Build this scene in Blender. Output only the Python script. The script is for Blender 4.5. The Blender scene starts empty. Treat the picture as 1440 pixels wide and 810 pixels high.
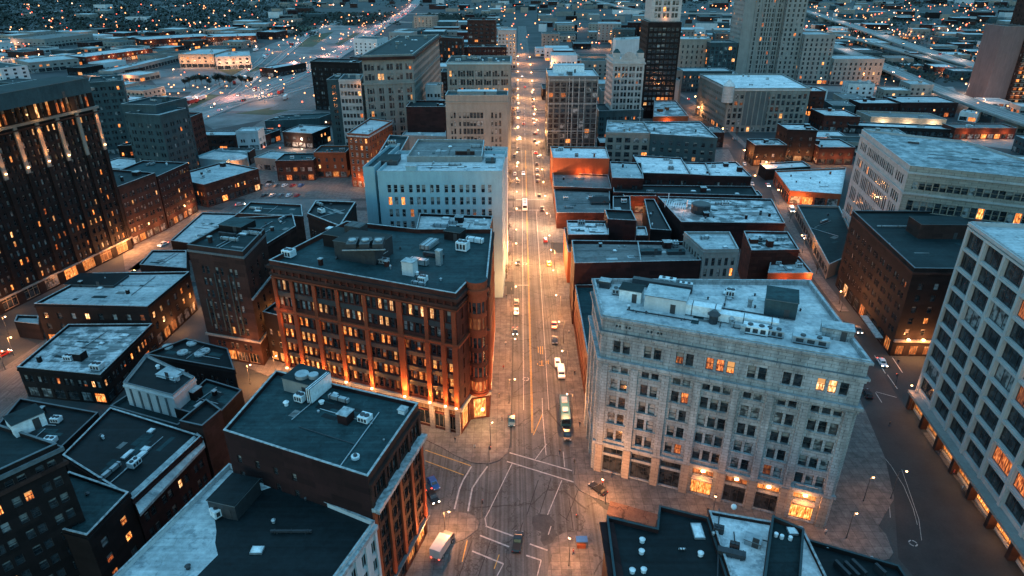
import bpy, math, random
from mathutils import Vector
R = math.radians
rnd = random.Random(7)
sc = bpy.context.scene
col = sc.collection

# ------------------------------------------------------------------ camera, sky, sun, exposure
CF, CP, CH = 930.0, R(25.8), 110.0          # focal length (px of 1440), pitch down, height in metres
cam_d = bpy.data.cameras.new('camera'); cam = bpy.data.objects.new('camera', cam_d); col.objects.link(cam)
cam.location = (0, 0, CH); cam.rotation_euler = (R(90) - CP, 0, 0)
cam_d.sensor_width = 36; cam_d.lens = CF / 1440 * 36; cam_d.clip_start = 1; cam_d.clip_end = 20000
sc.camera = cam
SUN_EL, SUN_AZ = R(6), R(205)
w = bpy.data.worlds.new('World'); sc.world = w; w.use_nodes = True
nt = w.node_tree; nt.nodes.clear()
out = nt.nodes.new('ShaderNodeOutputWorld'); bg = nt.nodes.new('ShaderNodeBackground')
sky = nt.nodes.new('ShaderNodeTexSky'); sky.sky_type = 'NISHITA'; sky.sun_disc = False
sky.sun_elevation = SUN_EL; sky.sun_rotation = SUN_AZ; sky.ozone_density = 4.0; sky.air_density = 1.2; sky.dust_density = 0.3
tint = nt.nodes.new('ShaderNodeMix'); tint.data_type = 'RGBA'; tint.blend_type = 'MULTIPLY'; tint.inputs[0].default_value = 1
tint.inputs[7].default_value = (0.66, 1.0, 0.86, 1)
nt.links.new(sky.outputs[0], tint.inputs[6])
cl = nt.nodes.new('ShaderNodeMix'); cl.data_type = 'RGBA'; cl.inputs[0].default_value = .55; nt.links.new(tint.outputs[2], cl.inputs[6]); cl.inputs[7].default_value = (.47, 1.04, 1.44, 1)     # constant dusk blue blended in to cool the sky light
tcw = nt.nodes.new('ShaderNodeTexCoord'); spw = nt.nodes.new('ShaderNodeSeparateXYZ'); mrw = nt.nodes.new('ShaderNodeMapRange'); nt.links.new(tcw.outputs['Generated'], spw.inputs[0]); nt.links.new(spw.outputs[2], mrw.inputs[0])
mrw.inputs[3].default_value = .62; mrw.inputs[4].default_value = 1.5; gr = nt.nodes.new('ShaderNodeVectorMath'); gr.operation = 'SCALE'; nt.links.new(cl.outputs[2], gr.inputs[0]); nt.links.new(mrw.outputs[0], gr.inputs['Scale'])
nt.links.new(gr.outputs[0], bg.inputs[0]); nt.links.new(bg.outputs[0], out.inputs[0])
bg.inputs[1].default_value = 0.15
sun_d = bpy.data.lights.new('sun', 'SUN'); sun = bpy.data.objects.new('sun', sun_d); col.objects.link(sun)
sun_d.energy = 0.05; sun_d.angle = R(20); sun_d.color = (1, .93, .85)
sun.rotation_euler = (R(90) - SUN_EL, 0, -SUN_AZ + R(180))
sc.view_settings.view_transform = 'Standard'; sc.view_settings.look = 'None'
sc.view_settings.exposure = 2.5; sc.view_settings.gamma = 1
sc.cycles.use_denoising = True; sc.cycles.max_bounces = 5; sc.cycles.diffuse_bounces = 3; sc.cycles.glossy_bounces = 2
sc.cycles.sample_clamp_indirect = 4; sc.cycles.sample_clamp_direct = 0; sc.cycles.use_light_tree = True
sc.cycles.caustics_reflective = False; sc.cycles.caustics_refractive = False

def G(x, y, z=0.0):
    """world point at height z seen at pixel (x, y) of the 1440 x 810 photograph"""
    u = (x - 720) / CF; v = (y - 405) / CF
    d = (CH - z) / (math.sin(CP) + v * math.cos(CP))
    return Vector((u * d, (math.cos(CP) - v * math.sin(CP)) * d, z))

def PX(p):
    z = p[2] - CH; d = p[1] * math.cos(CP) - z * math.sin(CP)
    if d < 1: return (-9999, -9999)
    return (720 + CF * p[0] / d, 405 + CF * (-p[1] * math.sin(CP) - z * math.cos(CP)) / d)

# ------------------------------------------------------------------ materials
MAT = {}
def nodes(name):
    m = bpy.data.materials.new(name); m.use_nodes = True; t = m.node_tree; t.nodes.clear()
    o = t.nodes.new('ShaderNodeOutputMaterial'); b = t.nodes.new('ShaderNodeBsdfPrincipled')
    t.links.new(b.outputs[0], o.inputs[0]); MAT[name] = m
    return m, t, b, o
def nn(t, kind, **kw):
    n = t.nodes.new(kind)
    for k, v in kw.items():
        if k in n.bl_rna.properties: setattr(n, k, v)
        else: n.inputs[k].default_value = v
    return n
def ramp(t, fac, stops):
    r = t.nodes.new('ShaderNodeValToRGB'); e = r.color_ramp.elements
    while len(e) < len(stops): e.new(0.5)
    for el, (p, c) in zip(e, stops): el.position = p; el.color = (*c, 1)
    t.links.new(fac, r.inputs[0]); return r.outputs[0]
def mixc(t, fac, a, b, mode='MIX'):
    m = t.nodes.new('ShaderNodeMix'); m.data_type = 'RGBA'; m.blend_type = mode
    if isinstance(fac, float): m.inputs[0].default_value = fac
    else: t.links.new(fac, m.inputs[0])
    for i, c in ((6, a), (7, b)):
        if isinstance(c, tuple): m.inputs[i].default_value = (*c, 1)
        else: t.links.new(c, m.inputs[i])
    return m.outputs[2]
def mapping(t, scale=(1, 1, 1), src='Object'):
    tc = t.nodes.new('ShaderNodeTexCoord'); mp = t.nodes.new('ShaderNodeMapping')
    mp.inputs['Scale'].default_value = scale
    t.links.new(tc.outputs[src], mp.inputs[0]); return mp.outputs[0]
def noise(t, vec, scale, detail=5, rough=.6):
    n = nn(t, 'ShaderNodeTexNoise', Scale=scale, Detail=detail, Roughness=rough); t.links.new(vec, n.inputs['Vector']); return n.outputs[0]
def bump(t, b, h, strength=.3, dist=.05):
    bp = nn(t, 'ShaderNodeBump', Strength=strength, Distance=dist); t.links.new(h, bp.inputs['Height']); t.links.new(bp.outputs[0], b.inputs['Normal'])

def wall_mat(name, c, var=.35, rough=.85, joints=None, dirt=.45):
    m, t, b, o = nodes(name)
    v = mapping(t)
    n1 = noise(t, v, .12, 4); n2 = noise(t, v, 1.7, 6, .7)
    vs = mapping(t, (.6, .6, .09)); n3 = noise(t, vs, 1.0, 6, .7)
    dark = tuple(x * (1 - var) for x in c); lite = tuple(min(1, x * (1 + var)) for x in c)
    cc = ramp(t, n1, [(.3, dark), (.7, lite)])
    cc = mixc(t, .45, cc, ramp(t, n2, [(.3, dark), (.72, lite)]))
    st = ramp(t, n3, [(.3, (1 - dirt * .6,) * 3), (.7, (1, 1, 1))])
    cc = mixc(t, 1.0, cc, st, 'MULTIPLY')
    if joints:
        bw, bh, jc, mort = joints
        tc = t.nodes.new('ShaderNodeTexCoord'); sp = t.nodes.new('ShaderNodeSeparateXYZ'); cb = t.nodes.new('ShaderNodeCombineXYZ')
        ad = nn(t, 'ShaderNodeMath', operation='ADD'); t.links.new(tc.outputs['Object'], sp.inputs[0])
        t.links.new(sp.outputs[0], ad.inputs[0]); t.links.new(sp.outputs[1], ad.inputs[1])
        t.links.new(ad.outputs[0], cb.inputs[0]); t.links.new(sp.outputs[2], cb.inputs[1])
        br = nn(t, 'ShaderNodeTexBrick', Scale=1.0); br.inputs['Brick Width'].default_value = bw; br.inputs['Row Height'].default_value = bh
        br.inputs['Mortar Size'].default_value = mort; br.inputs['Mortar Smooth'].default_value = .1
        br.inputs['Color1'].default_value = (1, 1, 1, 1); br.inputs['Color2'].default_value = (.82, .82, .82, 1) if mort else (.5, .5, .52, 1); br.inputs['Mortar'].default_value = (jc,) * 3 + (1,)
        t.links.new(cb.outputs[0], br.inputs['Vector'])
        cc = mixc(t, 1.0, cc, br.outputs[0], 'MULTIPLY')
        bump(t, b, br.outputs[0], .5, .03)
    else: bump(t, b, n2, .25, .03)
    t.links.new(cc, b.inputs['Base Color']); b.inputs['Roughness'].default_value = rough; b.inputs['Specular IOR Level'].default_value = .2
    return m

def roof_mat(name, c, patch, amt=.5, rough=.75, seam=1.0, stain=(.3, .3, .3), seamc=.7, scale=1.0):
    m, t, b, o = nodes(name)
    v = mapping(t); n1 = noise(t, v, .09 * scale, 6, .65); n2 = noise(t, v, .9, 7, .7); n4 = noise(t, v, .3, 8, .75)
    vst = mapping(t, (.05, 1.2, 1)); n3 = noise(t, vst, 1.0, 4)
    cc = mixc(t, ramp(t, n1, [(.5 - .05, (0, 0, 0)), (.5 + .06, (amt,) * 3)]), c, patch)
    cc = mixc(t, 1.0, cc, ramp(t, n2, [(.32, (.55,) * 3), (.62, (1.12,) * 3)]), 'MULTIPLY')
    cc = mixc(t, ramp(t, n4, [(.54, (0, 0, 0)), (.60, (.85,) * 3)]), cc, mixc(t, 1.0, cc, stain, 'MULTIPLY'))
    cc = mixc(t, .35, cc, ramp(t, n3, [(.35, tuple(x * .6 for x in c)), (.7, patch)]))
    wv = nn(t, 'ShaderNodeTexBrick', Scale=1.0); wv.inputs['Brick Width'].default_value = 14; wv.inputs['Row Height'].default_value = 1.8 * seam
    wv.inputs['Mortar Size'].default_value = .045; wv.inputs['Color1'].default_value = (1,) * 4; wv.inputs['Color2'].default_value = (.74, .76, .78, 1)
    wv.inputs['Mortar'].default_value = (seamc,) * 3 + (1,)
    mp = mapping(t, (1, 1, 1)); t.links.new(mp, wv.inputs['Vector'])
    cc = mixc(t, 1.0, cc, wv.outputs[0], 'MULTIPLY')
    bump(t, b, n2, .35, .06)
    t.links.new(cc, b.inputs['Base Color']); b.inputs['Roughness'].default_value = rough; b.inputs['Specular IOR Level'].default_value = .15
    return m

def plain(name, c, rough=.6, metal=0.0, var=.25):
    m, t, b, o = nodes(name); v = mapping(t); n = noise(t, v, 1.2, 5)
    t.links.new(ramp(t, n, [(.3, tuple(x * (1 - var) for x in c)), (.7, tuple(min(1, x * (1 + var)) for x in c))]), b.inputs['Base Color'])
    b.inputs['Roughness'].default_value = rough; b.inputs['Metallic'].default_value = metal; return m

def emit(name, c, s, sample=False):
    m, t, b, o = nodes(name); b.inputs['Base Color'].default_value = (*[x * .3 for x in c], 1)
    b.inputs['Emission Color'].default_value = (*c, 1); b.inputs['Emission Strength'].default_value = s
    if not sample: m.cycles.emission_sampling = 'NONE'
    return m

def lit_glass(name, c1, c2, s):
    """window with a lamp-lit room behind it: uneven bright shapes, varying from window to window"""
    m, t, b, o = nodes(name)
    v = mapping(t, (3.0, 3.0, .7)); oi = t.nodes.new('ShaderNodeObjectInfo')
    vm = nn(t, 'ShaderNodeVectorMath', operation='MULTIPLY_ADD'); t.links.new(v, vm.inputs[0]); vm.inputs[1].default_value = (1, 1, 1)
    cb = t.nodes.new('ShaderNodeCombineXYZ'); mu = nn(t, 'ShaderNodeMath', operation='MULTIPLY'); mu.inputs[1].default_value = 60
    t.links.new(oi.outputs['Random'], mu.inputs[0])
    for i in range(3): t.links.new(mu.outputs[0], cb.inputs[i])
    t.links.new(cb.outputs[0], vm.inputs[2])
    n = noise(t, vm.outputs[0], 1.0, 3, .6)
    cc = ramp(t, n, [(.36, tuple(x * .05 for x in c1)), (.5, tuple(x * .75 for x in c1)), (.66, c2)])
    b.inputs['Base Color'].default_value = (.05, .04, .03, 1); b.inputs['Roughness'].default_value = .15
    t.links.new(cc, b.inputs['Emission Color'])
    sm = nn(t, 'ShaderNodeMapRange'); t.links.new(oi.outputs['Random'], sm.inputs[0]); sm.inputs[3].default_value = s * .2; sm.inputs[4].default_value = s * 1.35
    t.links.new(sm.outputs[0], b.inputs['Emission Strength']); m.cycles.emission_sampling = 'NONE'
    return m

def dark_glass(name, c, blind):
    m, t, b, o = nodes(name)
    v = mapping(t, (1, 1, 1)); oi = t.nodes.new('ShaderNodeObjectInfo')
    vm = nn(t, 'ShaderNodeVectorMath', operation='ADD'); t.links.new(v, vm.inputs[0]); cb = t.nodes.new('ShaderNodeCombineXYZ')
    mu = nn(t, 'ShaderNodeMath', operation='MULTIPLY'); mu.inputs[1].default_value = 50; t.links.new(oi.outputs['Random'], mu.inputs[0])
    for i in range(3): t.links.new(mu.outputs[0], cb.inputs[i])
    t.links.new(cb.outputs[0], vm.inputs[1])
    n = noise(t, vm.outputs[0], .5, 2)
    t.links.new(ramp(t, n, [(.42, c), (.58, tuple(min(1, x * 2 + blind) for x in c))]), b.inputs['Base Color'])
    b.inputs['Roughness'].default_value = .12; b.inputs['Specular IOR Level'].default_value = .6
    return m

M = {}
M['brick_red'] = wall_mat('brick_red', (.085, .024, .017), .4, .85, (3.4, 1.3, .8, .0))
M['brick_dark'] = wall_mat('brick_dark', (.015, .010, .010), .4, .85, (3.4, 1.3, .8, .0))
M['brick_brown'] = wall_mat('brick_brown', (.05, .024, .02), .35, .85, (3.4, 1.3, .8, .0))
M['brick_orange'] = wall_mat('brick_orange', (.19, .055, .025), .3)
M['brick_maroon'] = wall_mat('brick_maroon', (.032, .012, .012), .3, .85, (3.4, 1.3, .8, .0))
M['stone_grey'] = wall_mat('stone_grey', (.35, .385, .40), .35, .8, (1.6, .75, .5, .05), .95)
M['stone_pale'] = wall_mat('stone_pale', (.38, .37, .36), .18, .8, (2.2, 1.0, .75, .03), .3)
M['stone_tan'] = wall_mat('stone_tan', (.20, .185, .165), .25, .85, None, .4)
M['stone_beige'] = wall_mat('stone_beige', (.17, .18, .17), .25, .85, None, .4)
M['paint_blue'] = wall_mat('paint_blue', (.24, .38, .43), .14, .7, None, .3)
M['paint_white'] = wall_mat('paint_white', (.5, .52, .53), .2, .7, None, .4)
M['concrete'] = wall_mat('concrete', (.22, .22, .21), .2, .85, None, .4)
M['concrete_pale'] = wall_mat('concrete_pale', (.36, .37, .37), .15, .8, None, .3)  # paler concrete
M['teal_wall'] = wall_mat('teal_wall', (.035, .062, .07), .35, .8, None, .5)
M['curtain'] = wall_mat('curtain', (.07, .085, .09), .3, .4, None, .3)
M['mauve'] = wall_mat('mauve', (.15, .105, .105), .15)
M['limestone'] = wall_mat('limestone', (.30, .26, .22), .25, .8, (1.8, .9, .55, .05), .4)
M['terracotta'] = wall_mat('terracotta', (.20, .045, .02), .35, .8, None, .35)
M['roof_dark'] = roof_mat('roof_dark', (.007, .020, .023), (.017, .037, .041), .6, .7, 1.0, (.5,) * 3, .75)
M['roof_teal'] = roof_mat('roof_teal', (.012, .038, .044), (.028, .07, .077), .7, .7, 1.2, (.4,) * 3, 1.25)
M['roof_black'] = roof_mat('roof_black', (.005, .011, .013), (.012, .022, .026), .6, .6, 1.0, (.6,) * 3, .8)
M['roof_white'] = roof_mat('roof_white', (.66, .68, .68), (.36, .42, .43), .6, .65, 1.0, (.42, .5, .55), .72)
M['roof_snow'] = roof_mat('roof_snow', (.86, .87, .87), (.50, .56, .58), .6, .65, 1.0, (.3, .36, .4), .8)
M['roof_pale'] = roof_mat('roof_pale', (.36, .42, .43), (.55, .60, .61), .7, .7, .9, (.35, .42, .46), .7)
M['roof_patchy'] = roof_mat('roof_patchy', (.05, .085, .09), (.72, .76, .77), 1.0, .7, 1.1, (.4,) * 3, .8, 2.0)
M['roof_grey'] = roof_mat('roof_grey', (.15, .16, .16), (.23, .24, .235), .7, .8, 1.3, (.5,) * 3, .75)
M['roof_gravel'] = roof_mat('roof_gravel', (.14, .19, .20), (.50, .56, .58), .7, .9, 4.0, (.6,) * 3, .95, 3.0)
M['coping'] = plain('coping', (.25, .28, .29), .6, 0, .6)
M['coping_dark'] = plain('coping_dark', (.08, .10, .11), .6)
M['metal'] = plain('metal', (.30, .34, .36), .45, .6)
M['metal_white'] = plain('metal_white', (.55, .60, .62), .5)
M['metal_dark'] = plain('metal_dark', (.03, .035, .04), .5, .3)
M['frame_dark'] = plain('frame_dark', (.03, .03, .032), .5)
M['frame_pale'] = plain('frame_pale', (.42, .43, .42), .5)
M['frame_tan'] = plain('frame_tan', (.28, .20, .13), .5)
M['glass'] = dark_glass('glass', (.008, .012, .015), .02)
M['glass_blind'] = dark_glass('glass_blind', (.05, .055, .055), .16)
M['glass_lit'] = lit_glass('glass_lit', (1.0, .22, .03), (1.0, .50, .16), .42)
M['glass_pale'] = lit_glass('glass_pale', (.9, .34, .10), (1.0, .66, .34), .42)
M['glass_dim'] = lit_glass('glass_dim', (.45, .08, .015), (.9, .28, .07), .26)
M['glass_shop'] = lit_glass('glass_shop', (1.0, .22, .03), (1.0, .50, .16), .42)
M['blind'] = plain('blind', (.16, .16, .15), .8, 0, .4); M['blind_lit'] = emit('blind_lit', (.8, .36, .12), .16)
M['wood_door'] = plain('wood_door', (.05, .022, .012), .5)
M['awning'] = plain('awning', (.02, .03, .05), .7)
M['lamp_glow'] = emit('lamp_glow', (1.0, .45, .17), 5)
M['lamp_glow_white'] = emit('lamp_glow_white', (1.0, .82, .62), 30)
M['lamp_glow_red'] = emit('lamp_glow_red', (1.0, .12, .06), .8)
M['lamp_glow_far'] = emit('lamp_glow_far', (1.0, .34, .13), .75)
M['lamp_glow_far_white'] = emit('lamp_glow_far_white', (1.0, .56, .34), .9)
M['head_glow'] = emit('head_glow', (1.0, .72, .5), 6)
M['tail_glow'] = emit('tail_glow', (1.0, .05, .025), 2)
M['rubber'] = plain('rubber', (.012, .012, .012), .8)
M['pole'] = plain('pole', (.06, .065, .07), .5, .3)
M['bark'] = plain('bark', (.045, .032, .022), .9)
M['twig'] = plain('twig', (.05, .045, .035), .9)
M['leaf'] = plain('leaf', (.008, .018, .015), .95, 0, .5)
for n_, c_ in dict(black=(.012, .014, .018), white=(.62, .64, .66), blue=(.02, .10, .28), red=(.30, .02, .02), grey=(.12, .13, .14), silver=(.36, .38, .40), teal=(.02, .09, .11), yellow=(.5, .35, .05)).items():
    M['car_' + n_] = plain('car_' + n_, c_, .3, .2, .08)

def ground_mat(name, c, c2, rough=.8, patch=.5, cracks=True, sc_=.15, lines=False, slabs=0):
    m, t, b, o = nodes(name); v = mapping(t)
    n1 = noise(t, v, sc_, 6, .65); n2 = noise(t, v, 2.2, 6, .7)
    cc = ramp(t, n1, [(.35, c), (.65, c2)])
    cc = mixc(t, 1.0, cc, ramp(t, n2, [(.3, (.75,) * 3), (.68, (1.12,) * 3)]), 'MULTIPLY')
    if slabs:
        br = nn(t, 'ShaderNodeTexBrick', Scale=1.0); br.offset = 0; br.inputs['Brick Width'].default_value = slabs; br.inputs['Row Height'].default_value = slabs
        br.inputs['Mortar Size'].default_value = .05; br.inputs['Color1'].default_value = (1,) * 4; br.inputs['Color2'].default_value = (.78, .78, .78, 1); br.inputs['Mortar'].default_value = (.45, .45, .45, 1)
        t.links.new(v, br.inputs['Vector']); cc = mixc(t, 1.0, cc, br.outputs[0], 'MULTIPLY')
    if lines:                                                # tyre-worn lanes along the road
        vl = mapping(t, (1.5, .012, 1)); n3 = noise(t, vl, 1, 3, .5)
        cc = mixc(t, 1.0, cc, ramp(t, n3, [(.38, (.68,) * 3), (.6, (1.15,) * 3)]), 'MULTIPLY')
    if cracks:
        vo = nn(t, 'ShaderNodeTexVoronoi', feature='DISTANCE_TO_EDGE', Scale=.11)
        nv = noise(t, v, .5, 4); ad = nn(t, 'ShaderNodeVectorMath', operation='ADD'); t.links.new(v, ad.inputs[0])
        sc2 = nn(t, 'ShaderNodeMath', operation='MULTIPLY'); t.links.new(nv, sc2.inputs[0]); sc2.inputs[1].default_value = 6
        t.links.new(sc2.outputs[0], ad.inputs[1]); t.links.new(ad.outputs[0], vo.inputs['Vector'])
        cc = mixc(t, ramp(t, vo.outputs[0], [(.008, (.75,) * 3), (.02, (0, 0, 0))]), cc, tuple(x * .35 for x in c))
    bump(t, b, n2, .2, .02)
    t.links.new(cc, b.inputs['Base Color']); b.inputs['Roughness'].default_value = rough; b.inputs['Specular IOR Level'].default_value = .25; return m
M['asphalt'] = ground_mat('asphalt', (.065, .07, .07), (.10, .105, .105), .75, lines=True)
M['asphalt_new'] = ground_mat('asphalt_new', (.016, .021, .024), (.028, .033, .036), .7, cracks=False)
M['ground'] = ground_mat('ground', (.022, .03, .033), (.055, .065, .068), .9, cracks=False, sc_=.02)
M['pavement'] = ground_mat('pavement', (.08, .08, .08), (.15, .147, .142), .85, cracks=False, sc_=.5, slabs=2.0)
M['gravel_lot'] = ground_mat('gravel_lot', (.07, .08, .082), (.18, .19, .19), .9, cracks=False, sc_=.03)
M['highway'] = ground_mat('highway', (.13, .14, .14), (.20, .21, .21), .8, cracks=False)
M['asphalt_patch'] = ground_mat('asphalt_patch', (.035, .04, .042), (.06, .064, .066), .8, cracks=False, sc_=.6)
M['grass'] = ground_mat('grass', (.02, .04, .025), (.05, .075, .04), .9, cracks=False, sc_=.03)
M['brick_paving'] = ground_mat('brick_paving', (.085, .05, .038), (.13, .08, .06), .85, sc_=.4)
M['paint_line'] = plain('paint_line', (.30, .30, .29), .6, 0, .4)
M['paint_yellow'] = plain('paint_yellow', (.36, .22, .04), .6, 0, .35)
M['crack'] = plain('crack', (.012, .013, .014), .9)

# ------------------------------------------------------------------ mesh helpers
class MB:
    def __init__(s): s.v = []; s.f = []; s.m = []; s.mats = []
    def mi(s, mat):
        mat = M[mat] if isinstance(mat, str) else mat
        if mat not in s.mats: s.mats.append(mat)
        return s.mats.index(mat)
    def face(s, pts, mat):
        k = len(s.v); s.v += [tuple(p) for p in pts]; s.f.append(tuple(range(k, k + len(pts)))); s.m.append(s.mi(mat))
    def box(s, c, size, mat, rz=0.0, top=None, taper=1.0):
        cx, cy, cz = c; hx, hy, hz = size[0] / 2, size[1] / 2, size[2] / 2; ca, sa = math.cos(rz), math.sin(rz)
        k = len(s.v)
        for z in (-1, 1):
            tt = taper if z > 0 else 1.0
            for x, y in ((-1, -1), (1, -1), (1, 1), (-1, 1)):
                X, Y = x * hx * tt, y * hy * tt; s.v.append((cx + X * ca - Y * sa, cy + X * sa + Y * ca, cz + z * hz))
        mi = s.mi(mat); mt = s.mi(top) if top else mi
        for f, m in (((0, 3, 2, 1), mi), ((4, 5, 6, 7), mt), ((0, 1, 5, 4), mi), ((1, 2, 6, 5), mi), ((2, 3, 7, 6), mi), ((3, 0, 4, 7), mi)):
            s.f.append(tuple(k + i for i in f)); s.m.append(m)
    def prism(s, poly, z0, z1, mat, top=None, bottom=True):
        n = len(poly)
        for i in range(n):
            a, b = poly[i], poly[(i + 1) % n]
            s.face([(a[0], a[1], z0), (b[0], b[1], z0), (b[0], b[1], z1), (a[0], a[1], z1)], mat)
        s.face([(p[0], p[1], z1) for p in poly], top or mat)
        if bottom: s.face([(p[0], p[1], z0) for p in reversed(poly)], mat)
    def ring(s, poly, d0, d1, z0, z1, mat):
        a, b = offset(poly, d0), offset(poly, d1); n = len(poly)
        for i in range(n):
            j = (i + 1) % n
            s.face([(b[i][0], b[i][1], z0), (b[j][0], b[j][1], z0), (b[j][0], b[j][1], z1), (b[i][0], b[i][1], z1)], mat)
            s.face([(b[i][0], b[i][1], z1), (b[j][0], b[j][1], z1), (a[j][0], a[j][1], z1), (a[i][0], a[i][1], z1)], mat)
            s.face([(a[j][0], a[j][1], z0), (b[j][0], b[j][1], z0), (b[i][0], b[i][1], z0), (a[i][0], a[i][1], z0)][::-1], mat)
            s.face([(a[j][0], a[j][1], z0), (a[i][0], a[i][1], z0), (a[i][0], a[i][1], z1), (a[j][0], a[j][1], z1)], mat)
    def cyl(s, x, y, z0, z1, r, mat, n=10, r2=None):
        r2 = r if r2 is None else r2
        A = [(x + r * math.cos(6.2832 * i / n), y + r * math.sin(6.2832 * i / n), z0) for i in range(n)]
        B = [(x + r2 * math.cos(6.2832 * i / n), y + r2 * math.sin(6.2832 * i / n), z1) for i in range(n)]
        for i in range(n): s.face([A[i], A[(i + 1) % n], B[(i + 1) % n], B[i]], mat)
        s.face(B, mat); s.face(A[::-1], mat)
    def tube(s, p, q, r0, r1, mat, n=6):
        p, q = Vector(p), Vector(q); d = (q - p).normalized(); u = d.orthogonal().normalized(); w_ = d.cross(u)
        A = [p + (u * math.cos(6.2832 * i / n) + w_ * math.sin(6.2832 * i / n)) * r0 for i in range(n)]
        B = [q + (u * math.cos(6.2832 * i / n) + w_ * math.sin(6.2832 * i / n)) * r1 for i in range(n)]
        for i in range(n): s.face([A[i], A[(i + 1) % n], B[(i + 1) % n], B[i]], mat)
        s.face(B, mat); s.face(A[::-1], mat)
    def ball(s, c, r, mat, n=8, sz=1.0):
        rings = n // 2; P = []
        for j in range(rings + 1):
            th = math.pi * j / rings
            P.append([(c[0] + r * math.sin(th) * math.cos(6.2832 * i / n), c[1] + r * math.sin(th) * math.sin(6.2832 * i / n), c[2] + r * sz * math.cos(th)) for i in range(n)])
        for j in range(rings):
            for i in range(n):
                k = (i + 1) % n
                if j == 0: s.face([P[0][0], P[1][i], P[1][k]], mat)
                elif j == rings - 1: s.face([P[j][i], P[rings][0], P[j][k]], mat)
                else: s.face([P[j][i], P[j + 1][i], P[j + 1][k], P[j][k]], mat)
    def mesh(s, name, org=(0, 0, 0)):
        me = bpy.data.meshes.new(name)
        ox, oy, oz = org
        me.from_pydata([(a - ox, b - oy, c - oz) for a, b, c in s.v], [], s.f)
        for mt in s.mats: me.materials.append(mt)
        me.polygons.foreach_set('material_index', s.m); me.update(); return me
    def obj(s, name, parent=None, org=None):
        if org is None: org = parent.matrix_world.translation if parent else (0, 0, 0)
        if parent is not None: org = tuple(parent['org'])
        o = bpy.data.objects.new(name, s.mesh(name, org)); col.objects.link(o)
        if parent is not None: o.parent = parent
        elif org != (0, 0, 0): o.location = org
        o['org'] = tuple(org); return o
def offset(poly, d):
    n = len(poly); res = []
    for i in range(n):
        p0, p1, p2 = (Vector((q[0], q[1])) for q in (poly[i - 1], poly[i], poly[(i + 1) % n]))
        e1 = (p1 - p0).normalized(); e2 = (p2 - p1).normalized()
        n1 = Vector((e1.y, -e1.x)); n2 = Vector((e2.y, -e2.x)); b = (n1 + n2)
        k = b.dot(n1); b = b / k if abs(k) > .2 else n1
        res.append((p1.x + b.x * d, p1.y + b.y * d))
    return res
def tag(o, label=None, cat=None, group=None, kind=None):
    if label: o['label'] = label
    if cat: o['category'] = cat
    if group: o['group'] = group
    if kind: o['kind'] = kind
    return o
def empty(name, x, y, z=0.0):
    o = bpy.data.objects.new(name, None); col.objects.link(o); o.location = (x, y, z); o['org'] = (x, y, z); o.empty_display_size = .5; return o
def link(name, me, parent, loc, rz=0.0):
    o = bpy.data.objects.new(name, me); col.objects.link(o); o.parent = parent; o.location = loc; o.rotation_euler = (0, 0, rz); return o
def lamp(parent, loc, energy, color=(1, .40, .14), r=.35, kind='POINT', name='lamp_light', rot=None, spot=100, blend=.6):
    energy = round(energy * .62, 0); key = (kind, energy, color, r, spot)
    if key not in LC:
        d = bpy.data.lights.new(name, kind); d.energy = energy; d.color = color; d.shadow_soft_size = r
        if kind == 'SPOT': d.spot_size = R(spot); d.spot_blend = blend
        LC[key] = d
    o = bpy.data.objects.new(name, LC[key]); col.objects.link(o); o.location = loc
    if parent: o.parent = parent
    if rot: o.rotation_euler = rot
    return o
LC = {}
WARM = (1.0, .36, .115)

# ------------------------------------------------------------------ windows and facades
WC = {}
def win_mesh(w_, h_, style, pane):
    bl = rnd.choice((0, 0, 0, 0, 1, 1, 2, 3)) if w_ < 2.6 and pane != 'glass_blind' else 0
    key = (round(w_, 2), round(h_, 2), style, pane, bl)
    if key in WC: return WC[key]
    b = MB(); fm = {'d': 'frame_dark', 'p': 'frame_pale', 't': 'frame_tan'}[style[0]]; t = .09 if w_ < 2.2 else .12
    b.box((w_ / 2, -.02, t / 2), (w_, .12, t), fm); b.box((w_ / 2, -.02, h_ - t / 2), (w_, .12, t), fm)
    b.box((t / 2, -.02, h_ / 2), (t, .12, h_ - 2 * t), fm); b.box((w_ - t / 2, -.02, h_ / 2), (t, .12, h_ - 2 * t), fm)
    if 's' in style: b.box((w_ / 2, -.01, h_ * .5), (w_ - 2 * t, .10, .08), fm)      # sash rail
    if 'm' in style: b.box((w_ / 2, -.01, h_ / 2), (.07, .08, h_ - 2 * t), fm)       # mullion
    if '3' in style:
        for q in (1 / 3, 2 / 3): b.box((w_ * q, -.01, h_ / 2), (.09, .10, h_ - 2 * t), fm)
    if 'T' in style: b.box((w_ / 2, -.005, h_ * .74), (w_ - 2 * t, .09, .10), fm)     # transom
    b.face([(0, .05, 0), (w_, .05, 0), (w_, .05, h_), (0, .05, h_)], pane)
    blinds(b, w_, h_, bl, pane)
    WC[key] = b.mesh('window'); return WC[key]
def blinds(b, w_, h_, bl, pane):
    if bl:
        f = (.0, .25, .45, .7)[bl]; mt = 'blind_lit' if pane in ('glass_lit', 'glass_pale', 'glass_shop') else 'blind'
        b.face([(.05, .035, h_ * (1 - f)), (w_ - .05, .035, h_ * (1 - f)), (w_ - .05, .035, h_ - .05), (.05, .035, h_ - .05)], mt)
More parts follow.
